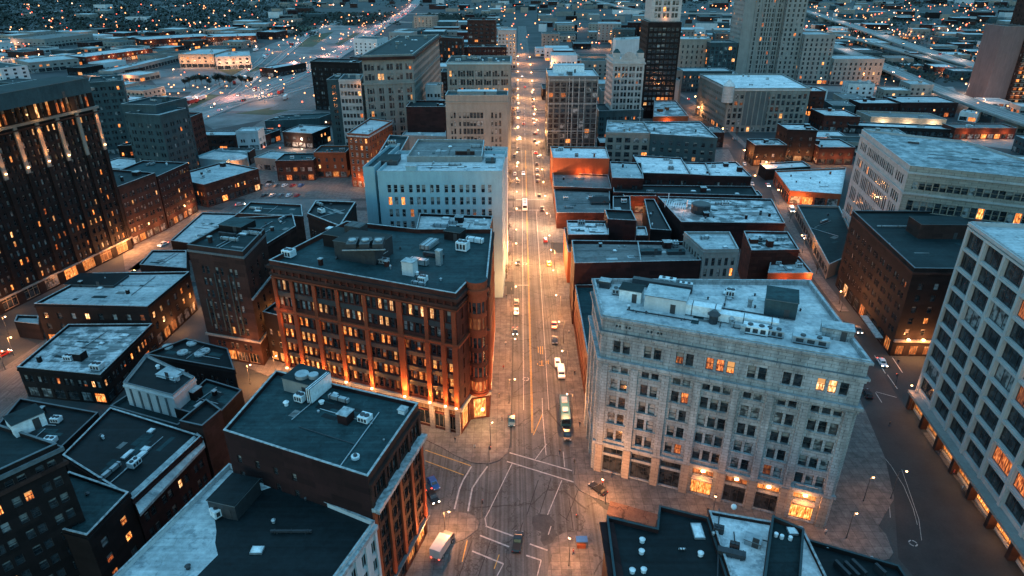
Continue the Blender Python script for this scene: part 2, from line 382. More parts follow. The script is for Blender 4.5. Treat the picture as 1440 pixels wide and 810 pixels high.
def frame_mesh(w_, h_, style):
    key = (round(w_, 2), round(h_, 2), style, 'frame')
    if key in WC: return WC[key]
    fm = {'d': 'frame_dark', 'p': 'frame_pale', 't': 'frame_tan'}[style[0]]; t = .09; b = MB()
    b.box((w_ / 2, -.02, t / 2), (w_, .12, t), fm); b.box((w_ / 2, -.02, h_ - t / 2), (w_, .12, t), fm)
    b.box((t / 2, -.02, h_ / 2), (t, .12, h_ - 2 * t), fm); b.box((w_ - t / 2, -.02, h_ / 2), (t, .12, h_ - 2 * t), fm)
    if 's' in style: b.box((w_ / 2, -.01, h_ * .5), (w_ - 2 * t, .10, .08), fm)
    if 'T' in style: b.box((w_ / 2, -.005, h_ * .74), (w_ - 2 * t, .09, .10), fm)
    if '3' in style:
        for q in (1 / 3, 2 / 3): b.box((w_ * q, -.01, h_ / 2), (.09, .10, h_ - 2 * t), fm)
    WC[key] = b.mesh('window'); return WC[key]
def pane_mesh(w_, h_, pane):
    bl = rnd.choice((0, 0, 0, 0, 1, 1, 2, 3)) if w_ < 2.6 and pane != 'glass_blind' else 0; key = (round(w_, 2), round(h_, 2), pane, 'pane', bl)
    if key not in WC:
        b = MB(); b.face([(0, .05, 0), (w_, .05, 0), (w_, .05, h_), (0, .05, h_)], pane); blinds(b, w_, h_, bl, pane); WC[key] = b.mesh('pane')
    return WC[key]

def pick(lit, r=rnd):
    x = r.random()
    if x < lit * .55: return r.choice(['glass_lit', 'glass_lit', 'glass_pale', 'glass_dim'])
    if x < lit + .06: return 'glass_blind'
    return 'glass'

def cols(L, pat, ww, gap, m=0.0, widths=None):
    """window columns along a facade of length L: pat = windows per bay"""
    n = len(pat); tot = sum(widths) if widths else n; res = []; u = m; bw = (L - 2 * m) / tot
    for i, k in enumerate(pat):
        b = bw * (widths[i] if widths else 1); c = u + b / 2; s = k * ww + (k - 1) * gap
        for j in range(k):
            a = c - s / 2 + j * (ww + gap); res.append((a, a + ww))
        u += b
    return [c for c in res if c[0] > .1 and c[1] < L - .1]

class Bld:
    def __init__(s, name, label, poly, h, wall='brick_red', roof='roof_dark', cat='building', group=None, par=.9, cop='coping', z0=0.0, sub=False):
        s.P = [(p[0], p[1]) for p in poly]; s.h = h; s.z0 = z0; s.wall = wall; s.rf = roof; s.par = par; s.sub = sub
        cx = sum(p[0] for p in s.P) / len(s.P); cy = sum(p[1] for p in s.P) / len(s.P); s.c = (cx, cy)
        s.root = tag(empty(name, cx, cy), label, cat, group)
        s.W = MB(); s.done = set(); s.cop = cop; FOOT.append(s.P); s.glz = None; s.openings = {}
    def edge(s, i):
        a = Vector(s.P[i]); b = Vector(s.P[(i + 1) % len(s.P)]); L = (b - a).length; d = (b - a) / L
        return a, d, L, Vector((d.y, -d.x))
    def facing(s, i):
        a, d, L, n = s.edge(i); mid = a + d * L / 2; return n.dot(Vector((0, -0)) - mid) > 0
    def facade(s, i, rows, depth=.28, ind=True, style='ds', wall=None, z1=None):
        """rows: (z_low, z_high, columns, lit share or function, style)"""
        s.done.add(i); a, d, L, n = s.edge(i); wall = wall or s.wall; top = z1 or s.h
        ang = math.atan2(d.y, d.x); W = s.W; ins = -n
        P = lambda u, z, q=0.0: (a.x + d.x * u + ins.x * q, a.y + d.y * u + ins.y * q, z)
        z = s.z0
        for row in sorted(rows, key=lambda r: r[0]):
            zl, zh, cs, lit = row[:4]; st = row[4] if len(row) > 4 else style
            if zh > top - .1 or zl < z - 1e-6 or not cs: continue
            if zl > z + 1e-6: W.face([P(0, z), P(L, z), P(L, zl), P(0, zl)], wall)
            u = 0
            for (c0, c1) in cs:
                if c0 < u: continue
                W.face([P(u, zl), P(c0, zl), P(c0, zh), P(u, zh)], wall)
                W.face([P(c0, zl), P(c0, zl, depth), P(c0, zh, depth), P(c0, zh)], wall)
                W.face([P(c1, zl, depth), P(c1, zl), P(c1, zh), P(c1, zh, depth)], wall)
                W.face([P(c0, zl), P(c1, zl), P(c1, zl, depth), P(c0, zl, depth)], wall)
                W.face([P(c0, zh, depth), P(c1, zh, depth), P(c1, zh), P(c0, zh)], wall)
                lp = lit(c0, zl) if callable(lit) else lit
                pane = lp if isinstance(lp, str) else pick(lp)
                if ind:
                    q = depth - .05; loc = (a.x + d.x * c0 + ins.x * q - s.c[0], a.y + d.y * c0 + ins.y * q - s.c[1], zl)
                    if s.sub:
                        o = link('window', frame_mesh(c1 - c0, zh - zl, st), s.root, loc, ang)
                        link('pane', pane_mesh(c1 - c0, zh - zl, pane), o, (0, 0, 0))
                    else: link('window', win_mesh(c1 - c0, zh - zl, st, pane), s.root, loc, ang)
                else:
                    if s.glz is None: s.glz = MB()
                    s.glz.face([P(c0, zl, depth), P(c1, zl, depth), P(c1, zh, depth), P(c0, zh, depth)], pane)
                    if c1 - c0 > 1.3: 
                        um = (c0 + c1) / 2; s.glz.face([P(um - .06, zl, depth - .06), P(um + .06, zl, depth - .06), P(um + .06, zh, depth - .06), P(um - .06, zh, depth - .06)], 'frame_dark')
                u = c1
            W.face([P(u, zl), P(L, zl), P(L, zh), P(u, zh)], wall); z = zh
        W.face([P(0, z), P(L, z), P(L, top), P(0, top)], wall)
    def auto(s, i, fh=3.9, wh=2.1, ww=1.15, gap=.5, bay=4.2, k=2, ground=4.6, lit=.06, style='ds', ind=True, glit=.3, top=1.3, shop=True, zfrom=0.0):
        a, d, L, n = s.edge(i); nb = max(1, int((L - .6) / bay)); cs = cols(L, [k] * nb, ww, gap, .3); rows = []
        if shop and s.z0 == 0 and zfrom < 1: rows.append((.5, ground - 1.0, cols(L, [1] * nb, (L - .6) / nb - .9, 0, .3), glit, style[0] + 'mT'))
        z = ground + .9
        while z + wh < s.h - top - .3:
            if z > zfrom: rows.append((z, z + wh, cs, lit))
            z += fh
        s.facade(i, rows, ind=ind, style=style)
    def ledge(s, z0, z1, out, mat, edges=None, name='cornice', length_pad=0.0):
        b = MB(); n = len(s.P)
        if edges is None: b.ring(s.P, -.02, out, z0, z1, mat)
        else:
            for i in edges:
                a, d, L, nv = s.edge(i); c = a + d * L / 2 + nv * (out / 2 - .01)
                b.box((c.x, c.y, (z0 + z1) / 2), (L + length_pad, out + .02, z1 - z0), mat, math.atan2(d.y, d.x))
        return b.obj(name, s.root)
    def pier(s, i, u, w_, z0, z1, out, mat, name='pilaster'):
        a, d, L, nv = s.edge(i); c = a + d * u + nv * (out / 2 - .01); b = MB()
        b.box((c.x, c.y, (z0 + z1) / 2), (w_, out + .02, z1 - z0), mat, math.atan2(d.y, d.x)); return b.obj(name, s.root)
    def at(s, i, u, out=0.0, z=0.0):
        a, d, L, nv = s.edge(i); p = a + d * u + nv * out; return (p.x - s.c[0], p.y - s.c[1], z)
    def close(s, roof=True):
        for i in range(len(s.P)):
            if i not in s.done:
                a, d, L, nv = s.edge(i); b = a + d * L
                s.W.face([(a.x, a.y, s.z0), (b.x, b.y, s.z0), (b.x, b.y, s.h), (a.x, a.y, s.h)], s.wall)
        s.W.obj('wall', s.root)
        if s.glz: tag(s.glz.obj('window_glazing', s.root), kind='stuff')
        b = MB(); b.face([(p[0], p[1], s.h - s.par) for p in offset(s.P, -.02)], s.rf); s.roof = b.obj('roof', s.root)
        if len(s.P) == 4 and s.z0 == 0 and math.hypot(*s.c) < 330 and s.edge(0)[2] > 12 and s.edge(1)[2] > 9:
            r = random.Random(int(abs(s.c[0] * 7 + s.c[1] * 3))); an = math.atan2(s.edge(0)[1].y, s.edge(0)[1].x); dk = s.rf in ('roof_dark', 'roof_teal', 'roof_black')
            for _ in range(7):
                x, y = s.inside(r.uniform(.14, .86), r.uniform(.2, .8)); b = MB(); b.box((x, y, s.h - s.par + .012 + .004 * _), (r.uniform(.8, 5), r.uniform(.5, 2.4), .02), ('roof_grey' if r.random() < .25 else 'roof_teal' if s.rf != 'roof_teal' else 'roof_black') if dk else r.choice(['roof_grey', 'roof_pale', 'roof_teal']), an); b.obj('roof_patch', s.root)
            for _ in range(2):
                x, y = s.inside(r.uniform(.3, .7), r.uniform(.3, .7)); a_ = an + r.choice([0, math.pi / 2]); l_ = min(s.edge(0)[2], s.edge(1)[2]) * .28; b = MB()
                b.tube((x - math.cos(a_) * l_, y - math.sin(a_) * l_, s.h - s.par + .25), (x + math.cos(a_) * l_, y + math.sin(a_) * l_, s.h - s.par + .25), .09, .09, 'metal' if dk else 'metal_dark', 6); b.obj('pipe', s.root)
        if s.par > .05:
            b = MB(); b.ring(s.P, -.30, -.012, s.h - s.par - .3, s.h - .01, s.wall); b.ring(s.P, -.34, .05, s.h, s.h + .12, s.cop); b.obj('parapet', s.root)
        return s
    def inside(s, u, v):
        """bilinear point on the roof, u left to right, v front to back"""
        P = s.P; a, b, c, d = P[0], P[1], P[2], P[-1]
        x = (1 - v) * ((1 - u) * a[0] + u * b[0]) + v * ((1 - u) * d[0] + u * c[0])
        y = (1 - v) * ((1 - u) * a[1] + u * b[1]) + v * ((1 - u) * d[1] + u * c[1]); return x, y
    def unit(s, kind, u, v, sx=2.4, sy=1.8, sz=1.5, mat='metal', rz=None, top=None):
        x, y = s.inside(u, v); z = s.h - s.par; _, d, _, _ = s.edge(0); rz = math.atan2(d.y, d.x) if rz is None else rz; b = MB()
        if kind == 'air_conditioner':
            b.box((x, y, z + .15), (sx * .9, sy * .9, .3), 'metal_dark', rz); b.box((x, y, z + .3 + sz / 2), (sx, sy, sz), mat, rz)
            b.cyl(x - sx * .22 * math.cos(rz), y - sx * .22 * math.sin(rz), z + .3 + sz, z + .5 + sz, min(sx, sy) * .26, 'metal_dark', 12)
            b.cyl(x + sx * .22 * math.cos(rz), y + sx * .22 * math.sin(rz), z + .3 + sz, z + .5 + sz, min(sx, sy) * .26, 'metal_dark', 12)
            for q in (-.3, 0, .3): b.box((x + q * sx * math.cos(rz) + sy * .51 * math.sin(rz), y + q * sx * math.sin(rz) - sy * .51 * math.cos(rz), z + .3 + sz * .5), (sx * .2, .06, sz * .6), 'metal_dark', rz)
        elif kind == 'roof_vent':
            b.cyl(x, y, z, z + sz * .7, sx * .28, mat, 10); b.cyl(x, y, z + sz * .7, z + sz, sx * .42, mat, 10, sx * .15)
        elif kind == 'skylight':
            b.box((x, y, z + .2), (sx, sy, .4), 'metal', rz); b.box((x, y, z + .5), (sx * .9, sy * .9, .25), 'metal_white', rz, taper=.6)
        elif kind == 'roof_hatch':
            b.box((x, y, z + sz / 2), (sx, sy, sz), mat, rz, top or 'roof_pale'); b.box((x, y, z + sz + .06), (sx + .3, sy + .3, .12), 'coping', rz)
        elif kind == 'duct':
            b.box((x, y, z + .3 + sz / 2), (sx, sy, sz), mat, rz)
            for q in (-.4, 0, .4): b.box((x + q * sx * math.cos(rz), y + q * sx * math.sin(rz), z + .3 + sz / 2), (.15, sy + .15, sz + .15), 'metal_dark', rz)
            for q in (-.35, .35): b.box((x + q * sx * math.cos(rz), y + q * sx * math.sin(rz), z + .15), (.2, sy, .3), 'metal_dark', rz)
        elif kind == 'chimney':
            b.box((x, y, z + sz / 2), (sx, sy, sz), mat, rz); b.box((x, y, z + sz + .1), (sx + .25, sy + .25, .2), 'coping', rz)
        elif kind == 'penthouse':
            b.box((x, y, z + sz / 2), (sx, sy, sz), mat, rz, top or 'roof_dark')
            b.box((x, y - .0, z + sz + .08), (sx + .3, sy + .3, .16), 'coping_dark', rz, top or 'roof_dark')
            b.box((x + sy * .5 * math.sin(rz) + sx * .2 * math.cos(rz), y - sy * .5 * math.cos(rz) + sx * .2 * math.sin(rz), z + 1.1), (1.1, .12, 2.2), 'frame_dark', rz)
        return b.obj(kind, s.root)
    def clutter(s, n, seed=1):
        r = random.Random(seed)
        for _ in range(n):
            k = r.choice(['air_conditioner', 'roof_vent', 'roof_vent', 'skylight', 'chimney', 'duct', 'roof_hatch']); u, v = r.uniform(.1, .9), r.uniform(.15, .88)
            if k == 'air_conditioner': s.unit(k, u, v, r.uniform(1.8, 3.2), r.uniform(1.4, 2), r.uniform(1, 1.6), r.choice(['metal', 'metal_white']))
            elif k == 'roof_vent': s.unit(k, u, v, r.uniform(.8, 1.6), 1, r.uniform(.7, 1.3), r.choice(['metal', 'metal_dark', 'metal_white']))
            elif k == 'skylight': s.unit(k, u, v, r.uniform(1.2, 3), r.uniform(1.2, 2))
            elif k == 'chimney': s.unit(k, u, v, .9, .9, r.uniform(1, 2), s.wall)
            elif k == 'duct': s.unit(k, u, v, r.uniform(3, 6), .8, .8)
            else: s.unit(k, u, v, r.uniform(2, 3), r.uniform(2, 3), r.uniform(1.6, 2.6), s.wall)
FOOT = []
def quad(h, *px): return [G(x, y, h) for x, y in px]

# ------------------------------------------------------------------ ground, roads, pavements
def sheet(name, poly, z, mat, th=0.0, label=None):
    b = MB(); poly = [(p[0], p[1]) for p in poly]
    area = sum(poly[i][0] * poly[(i + 1) % len(poly)][1] - poly[(i + 1) % len(poly)][0] * poly[i][1] for i in range(len(poly)))
    if area < 0: poly = poly[::-1]
    if th: b.prism(poly, z - th, z, mat, bottom=False)
    else: b.face([(p[0], p[1], z) for p in poly], mat)
    o = b.obj(name); o['kind'] = 'structure'; return o
sheet('ground', [(-6000, -300), (6000, -300), (6000, 12000), (-6000, 12000)], 0, 'ground')
ax = lambda Y: -1.5 + .0095 * Y          # left kerb of the avenue
bx = lambda Y: 14.0 + .0105 * Y          # right kerb
sheet('avenue_road', [(ax(150), 132), (bx(140), 118), (bx(1500), 1500), (ax(1500), 1500)], .012, 'asphalt')
sheet('crossing_road', [G(560, 590), (-9, 134), (0, 134), (bx(120), 121), G(850, 716), G(1000, 772), G(836, 812), G(830, 750), G(782, 753), G(775, 780), G(764, 860), G(600, 860), G(636, 762), G(674, 733), G(603, 716), G(480, 640), G(380, 560)], .008, 'asphalt')
# right-hand street, bending
RS_L = [(86, 55), (80, 99), (88, 116), (93, 130), (98, 152), (103, 176), (107, 200), (110, 228), (116, 262), (121, 300), (132, 352), (144, 408), (151, 509), (152, 616), (142, 800), (134, 1000)]
RS_R = [(102, 55), (104, 99), (105.5, 116), (108, 140), (110, 156), (114, 183), (116, 208), (119, 240), (125, 268), (131, 300), (143, 352), (156, 408), (162, 509), (163, 616), (155, 800), (147, 1000)]
sheet('side_street_road', RS_L + RS_R[::-1], .012, 'asphalt_new')
sheet('far_cross_road', [(-130, 218), (-130, 229), (-2, 229), (-2, 218)], .01, 'asphalt')
for k, Y in enumerate((322, 448, 566, 690, 820)):
    sheet('cross_street_road', [(-420, Y), (150, Y), (150, Y + 10), (-420, Y + 10)], .016, 'asphalt')
# tower street, between the brick tower and the low roofs
sheet('left_street_road', [G(-60, 560), G(60, 480), G(205, 372), G(290, 306), G(330, 285), G(345, 292), G(300, 330), G(190, 425), G(60, 560), G(0, 640)], .012, 'asphalt')
sheet('lower_street_road', [G(-80, 640), G(60, 640), G(-20, 760), G(-200, 760)], .010, 'asphalt')

def pave(name, pts, mat='pavement', z=.13): return sheet(name, pts, z, mat, .13)
nw = [G(*p) for p in [(597, 618), (622, 630), (640, 641), (664, 651), (687, 653), (702, 648), (713, 638), (717, 625)]]
pave('pavement', nw + [(ax(222), 222), (-30, 222), (-82, 172)])
pave('pavement', [(ax(233), 233), (ax(316), 316), (-200, 318), (-150, 233)])
ne = [G(*p) for p in [(807, 680), (805, 660), (803, 645)]]
tip = [G(*p) for p in [(1256, 778), (1246, 752), (1235, 740)]]
pave('pavement', [G(815, 690), G(830, 698), G(850, 706), G(930, 733), G(1130, 779), G(1200, 796), G(1250, 787)] + tip + [(88, 116), (93, 130), (98, 152), (103, 176), (107, 200), (110, 228), (116, 262), (bx(262), 262), (bx(150), 150)] + ne[::-1])
pave('pavement', [(bx(274), 274), (117, 268), (131, 350), (146, 442), (bx(442), 442)])
pave('pavement', [(bx(462), 462), (148, 462), (150, 562), (bx(562), 562)])
pave('pavement', [(ax(336), 336), (ax(444), 444), (-260, 444), (-230, 336)])
pave('pavement', [(ax(462), 462), (ax(562), 562), (-200, 562), (-200, 462)])
for Y in (580, 704, 834):
    pave('pavement', [(ax(Y), Y), (ax(Y + 106), Y + 106), (-210, Y + 106), (-210, Y)])
    pave('pavement', [(bx(Y), Y), (bx(Y + 106), Y + 106), (139, Y + 106), (146, Y)])
sw = [G(*p) for p in [(520, 668), (603, 716), (655, 722), (668, 726), (674, 735), (671, 746), (655, 758), (638, 765), (622, 800), (612, 850), (500, 850)]]
pave('pavement', sw)
se = [G(*p) for p in [(764, 850), (771, 800), (776, 782), (773, 770), (782, 755), (796, 749), (811, 747), (829, 751), (834, 765), (836, 850)]]
pave('plaza_pavement', se)
pave('side_street_pavement', RS_R[:4] + [(x + 4.2, y) for x, y in RS_R[:4]][::-1])
pave('side_street_pavement', RS_R[6:11] + [(x + 4.0, y) for x, y in RS_R[6:11]][::-1])
pave('side_street_pavement', RS_R[11:15] + [(x + 4.0, y) for x, y in RS_R[11:15]][::-1])
pave('tower_pavement', [G(60, 470), G(205, 362), G(212, 366), G(70, 480)])
pave('brick_forecourt', [G(858, 705), G(925, 724), G(921, 742), G(853, 724)], 'brick_paving', .16)
sheet('asphalt_patch', [G(*p) for p in [(749, 727), (757, 723), (772, 724), (780, 733), (779, 745), (784, 752), (778, 763), (765, 768), (760, 760), (762, 748), (752, 745), (748, 736)]], .02, 'asphalt_patch')

def line(p, q, w_, mat='paint_line', name='road_marking', z=.024):
    p, q = Vector(p[:2]), Vector(q[:2]); d = (q - p).normalized(); n = Vector((d.y, -d.x)) * w_ / 2
    LN.setdefault((name, mat), MB()).face([(p.x + n.x, p.y + n.y, z), (q.x + n.x, q.y + n.y, z), (q.x - n.x, q.y - n.y, z), (p.x - n.x, p.y - n.y, z)], mat)
LN = {}
def pl(w_, mat, *px, **kw):
    pts = [G(*p) for p in px]
    for a, b in zip(pts, pts[1:]): line(a, b, w_, mat, **kw)
for seg in ([(716.7, 636.7), (804.4, 662)], [(713, 649), (807, 678)], [(663, 656), (651, 676), (646, 688), (639, 716)], [(685.5, 656), (673, 673), (664, 687), (658, 719)],
            [(683, 740), (722, 754)], [(675, 753), (716, 769)], [(664, 775), (708, 793)], [(745, 765), (770, 774)], [(740, 781), (761, 788)]):
    pl(.36, 'paint_line', *seg)
for seg in ([(720, 652), (687, 720), (682, 729), (684, 740)], [(790, 675.6), (770, 724)], [(769, 624), (752, 647)], [(792, 635), (794, 657)], [(775, 740), (771, 752)], [(708, 793), (698, 812)], [(761, 788), (755, 812)], [(762.5, 560), (763, 582), (768, 640)]):
    pl(.2, 'paint_line', *seg)
cy_ = lambda Y: 5.5 + (Y - 137) * .0115
for o_ in (-.16, .16):
    line((cy_(140) + o_ * 0 - .15 + o_, 140), (cy_(316) - .15 + o_, 316), .16, 'paint_yellow'); line((cy_(340) + o_, 340), (cy_(440) + o_, 440), .16, 'paint_yellow')
pl(.2, 'paint_yellow', (763, 582), (750, 612)); pl(.25, 'paint_yellow', (598, 633), (662, 655)); pl(.25, 'paint_yellow', (598, 648), (652, 668))
pl(.2, 'paint_yellow', (650, 790), (657, 760)); pl(.2, 'paint_yellow', (695, 800), (702, 780))
for a_, b_ in ((2.6, 0), (9.6, 0)):
    line((a_ + .6, 150), (a_ + 2.6, 316), .16); line((a_ + 3, 340), (a_ + 4, 440), .16)
for k in range(14):
    Y = 470 + k * 14; line((cy_(Y), Y), (cy_(Y), Y + 7), .25)
line((ax(318) + .5, 318), (bx(318) - .5, 318), .5); line((ax(335) + .5, 335), (bx(335) - .5, 335), .5); line((ax(216) + .5, 230), (cy_(230), 230), .4)
# yellow lettering worn on the lane, too far gone to read: strokes of a bus-lane legend
for a_, b_ in (((755, 488), (757, 488)), ((757, 488), (757, 496)), ((760, 487), (760, 498)), ((763, 487), (763, 498)), ((758, 509), (762, 509)), ((758, 514), (765, 514)), ((762, 507), (762, 514)), ((768, 507), (768, 512)), ((771, 506), (771, 512)), ((768, 509), (772, 508)), ((756, 511), (756, 513))):
    pl(.22, 'paint_yellow', a_, b_)
for px in ([(723, 675), (735, 667)],): pass
for seg in ([(757, 675), (741, 724)], [(775, 672), (759, 722)], [(813, 689), (796, 732)], [(700, 690), (697, 705)], [(735, 735), (728, 757)], [(690, 760), (672, 812)], [(664, 760), (645, 812)], [(800, 700), (806, 745)], [(786, 722), (800, 733)], [(692, 742), (697, 733)], [(720, 745), (727, 738)]):
    pl(.16, 'crack', *seg, name='tar_seam', z=.022)
pl(.1, 'paint_line', (1220, 598), (1224, 620), (1253, 655), (1271, 684), (1284, 715), (1290, 738)); pl(.1, 'paint_line', (1200, 638), (1231, 687), (1244, 724)); pl(.1, 'paint_line', (1225, 612), (1226, 660), (1250, 700), (1252, 728)); pl(.1, 'paint_line', (1268, 660), (1292, 730), (1296, 760))
pl(.22, 'paint_line', (1230, 500), (1245, 525)); pl(.25, 'paint_line', (1255, 503), (1269, 524)); pl(.22, 'paint_line', (1248, 527), (1262, 547)); pl(.2, 'paint_line', (1232, 551), (1261, 559)); pl(.2, 'paint_line', (1231, 552), (1240, 566))
for (nm, mt), b in LN.items(): b.obj(nm)['kind'] = 'structure'
for px, r_ in (((739.5, 533), 1.0), ((1284, 764), .9), ((738, 371), 1.1)):
    g = G(*px); b = MB(); n = 20
    for i in range(n):
        if i % 5 == 4: continue
        a0, a1 = 6.283 * i / n, 6.283 * (i + 1) / n
        b.face([(g.x + r_ * math.cos(a0), g.y + r_ * math.sin(a0), .03), (g.x + r_ * math.cos(a1), g.y + r_ * math.sin(a1), .03), (g.x + r_ * .7 * math.cos(a1), g.y + r_ * .7 * math.sin(a1), .03), (g.x + r_ * .7 * math.cos(a0), g.y + r_ * .7 * math.sin(a0), .03)], 'paint_line')
    b.obj('road_marking')['kind'] = 'structure'

# ------------------------------------------------------------------ 1  grey stone office block on the corner (right of the avenue)
P = quad(42.6, (848, 443), (1224, 508), (1138, 394), (835, 392))
g = Bld('office_building', 'grey stone corner office block with paired windows and pale cluttered roof', P, 42.6, 'stone_grey', 'roof_white', par=1.2, sub=True)
L = g.edge(0)[2]; pat = [2, 2, 2, 3, 2, 2, 3]; wd = [1, 1, 1, 1.15, 1, 1, 1.2]
c2 = cols(L, pat, 1.55, .55, 1.2, wd)
LITG = lambda u, z: rnd.choice(['glass_dim', 'glass_dim', 'glass_lit']) if z > 30 and (any(abs(u - c2[k][0]) < .1 for k in (4, 6, 7, 8))) else ('glass_pale' if z > 30 and any(abs(u - c2[k][0]) < .1 for k in (13, 14)) else rnd.choice(['glass'] * 7 + ['glass_blind'] * 2 + ['glass_dim'] * (1 if rnd.random() < .12 else 0)))
rows = [(10.2 + 4.65 * k, 13.1 + 4.65 * k, c2, LITG, 'ds') for k in range(5)] + [(33.9, 36.9, c2, LITG, 'ds')]
rows += [(40.2, 40.8, [(c[0] + .2, c[0] + .6) for c in c2[:4]] + [(c[0] + .9, c[0] + 1.3) for c in c2[:4]], 'glass', 'd')]
rows[-1] = (40.2, 40.8, sorted(rows[-1][2]), 'glass', 'd')
bay_c = cols(L, [1] * 7, 4.6, 0, 1.2, wd)
SH = {3: 'glass_shop', 6: 'glass_shop'}
rows += [(.5, 5.2, bay_c, lambda u, z: SH.get(min(range(7), key=lambda k: abs(bay_c[k][0] - u)), 'glass'), 'd3T'), (6.0, 7.6, bay_c, lambda u, z: {3: 'glass_dim', 5: 'glass_shop', 6: 'glass_shop', 4: 'glass_dim'}.get(min(range(7), key=lambda k: abs(bay_c[k][0] - u)), 'glass'), 'd3')]
g.facade(0, rows, depth=.5)
L3 = g.edge(3)[2]; c3 = cols(L3, [2, 2, 2], 1.5, .5, 1)
g.facade(3, [(10.2 + 4.65 * k, 13.1 + 4.65 * k, c3, .08, 'ds') for k in range(5)] + [(33.9, 36.9, c3, .05, 'ds'), (.5, 6, cols(L3, [1, 1, 1], 4.2, 0, 1), .5, 'd3T')], depth=.5)
L1 = g.edge(1)[2]; c1 = cols(L1, [2] * 6, 1.5, .5, 1)
g.facade(1, [(10.2 + 4.65 * k, 13.1 + 4.65 * k, c1, .05, 'ds') for k in range(5)] + [(33.9, 36.9, c1, .05, 'ds')], depth=.5)
g.close()
g.ledge(31.4, 32.2, .75, 'stone_grey'); g.ledge(30.6, 31.38, .35, 'stone_grey'); g.ledge(38.4, 39.0, .6, 'stone_grey'); g.ledge(37.7, 38.38, .25, 'stone_grey')
g.ledge(8.4, 9.1, .45, 'stone_grey', name='belt_course'); g.ledge(41.9, 42.5, .5, 'stone_grey')
u = 1.2; tw = sum(wd)
for k in range(8):
    g.pier(0, min(max(u, .9), L - .9), 1.5, .05, 30.55, .42, 'stone_grey')
    g.pier(0, min(max(u, .9), L - .9), 1.7, .0, 8.35, .55, 'limestone', 'pier_section')
    if k < 7: u += (L - 2.4) / tw * wd[k]
for e in (1, 3):
    LL = g.edge(e)[2]
    for k in range(4 if e == 3 else 7): g.pier(e, 1 + (LL - 2) * k / (3 if e == 3 else 6), 1.3, .05, 30.55, .42, 'stone_grey')
for k in range(7):                                                 # spandrel sills
    a_, b_ = bay_c[k]
    for q in range(6):
        z = 10.05 + 4.65 * q if q < 5 else 33.75
        aa, d, LL, nv = g.edge(0); c = aa + d * (a_ + b_) / 2 + nv * .1; b = MB(); b.box((c.x, c.y, z), (b_ - a_, .24, .22), 'stone_grey', math.atan2(d.y, d.x)); b.obj('sill', g.root)
# roof plant of the grey block
g.unit('penthouse', .155, .62, 5, 4, 2.8, 'metal_white'); g.unit('penthouse', .30, .50, 9, 6, 3.4, 'paint_white', top='roof_pale'); g.unit('duct', .31, .88, 14, 1.6, 1.6, 'metal_dark')
g.unit('duct', .40, .40, 12, 2.4, 2.4, 'metal_white'); g.unit('duct', .60, .32, 14, 2.2, 1.8, 'metal_white'); g.unit('roof_vent', .475, .28, 3.4, 3, 3.0, 'metal_dark'); g.unit('roof_vent', .55, .30, 2, 3, 2, 'metal')
g.unit('penthouse', .79, .58, 6.5, 7, 4.0, 'teal_wall', top='roof_teal'); g.unit('penthouse', .955, .30, 6, 3.5, 2.4, 'stone_grey', top='roof_pale')
g.unit('air_conditioner', .63, .20, 5, 2.2, 1.6, 'metal_white'); g.unit('air_conditioner', .70, .20, 4, 2, 1.4, 'metal'); g.unit('air_conditioner', .83, .16, 7, 2, 1.4, 'metal'); g.unit('air_conditioner', .10, .72, 2.5, 2, 1.2); g.unit('roof_hatch', .05, .9, 2.5, 2, 1.8, 'metal_dark')
g.unit('air_conditioner', .34, .97, 4, 1.6, 1.6, 'metal_white'); g.unit('air_conditioner', .42, .9, 3, 1.4, 1.2, 'metal_white')
for u_, v_ in ((.5, .7), (.6, .86), (.69, .6), (.72, .8), (.88, .6), (.2, .3), (.13, .35), (.56, .6)): g.unit('roof_vent', u_, v_, .7, .7, .7, 'metal_dark')
for u_, v_, l_ in ((.62, .5, 22), (.25, .27, 14)): g.unit('pipe' if 0 else 'duct', u_, v_, l_, .25, .25, 'metal_dark')
# entrance canopies with lamps
for k, (zc, dep) in {3: (5.6, 1.4), 6: (5.6, 1.2)}.items():
    a_, b_ = bay_c[k]; aa, d, LL, nv = g.edge(0); c = aa + d * (a_ + b_) / 2 + nv * dep / 2; b = MB(); b.box((c.x, c.y, zc), (b_ - a_, dep, .25), 'limestone', math.atan2(d.y, d.x)); b.obj('canopy', g.root)
for k, e in ((3, 520), (4, 60), (5, 150), (6, 700)):
    a_, b_ = bay_c[k]; u_ = (a_ + b_) / 2; b = MB(); q = g.at(0, u_, .55, 7.9); b.box((q[0] + g.c[0], q[1] + g.c[1], 7.75), (.8, .5, .22), 'lamp_glow'); b.obj('wall_lamp', g.root)
    lamp(g.root, g.at(0, u_, 1.1, 7.2), e * .5, WARM, .3); lamp(g.root, g.at(0, u_, 1.8, 4.6), e * .3, WARM, .4)

g.clutter(9, 301)
# ------------------------------------------------------------------ 2  red brick terracotta block with turret corner
R1 = quad(41.2, (378, 366), (641, 413), (656, 397), (685, 394), (692, 322), (585, 322), (487, 311))
g = Bld('brick_building', 'big red brick block with orange floodlit piers, lit windows and dark roof', R1, 41.2, 'brick_red', 'roof_teal', par=1.3, sub=False)
L = g.edge(0)[2]; pat = [3, 4, 4, 5, 6, 4, 2, 1]; wd = [.75, .95, .95, 1.1, 1.35, 1.0, .6, .42]
cc = cols(L, pat, 1.25, .42, .7, wd)
def LR(u, z):
    f = u / L; x = rnd.random()
    if z > 27: return rnd.choice(['glass_blind', 'glass_blind', 'glass', 'glass_pale'] if f < .45 else ['glass', 'glass', 'glass_blind', 'glass_pale'])
    p = .86 if f < .42 else (.5 if f < .6 else .28)
    if z > 22.5: p *= .75
    return rnd.choice(['glass_lit', 'glass_lit', 'glass_lit', 'glass_dim']) if x < p else rnd.choice(['glass', 'glass', 'glass_dim'])
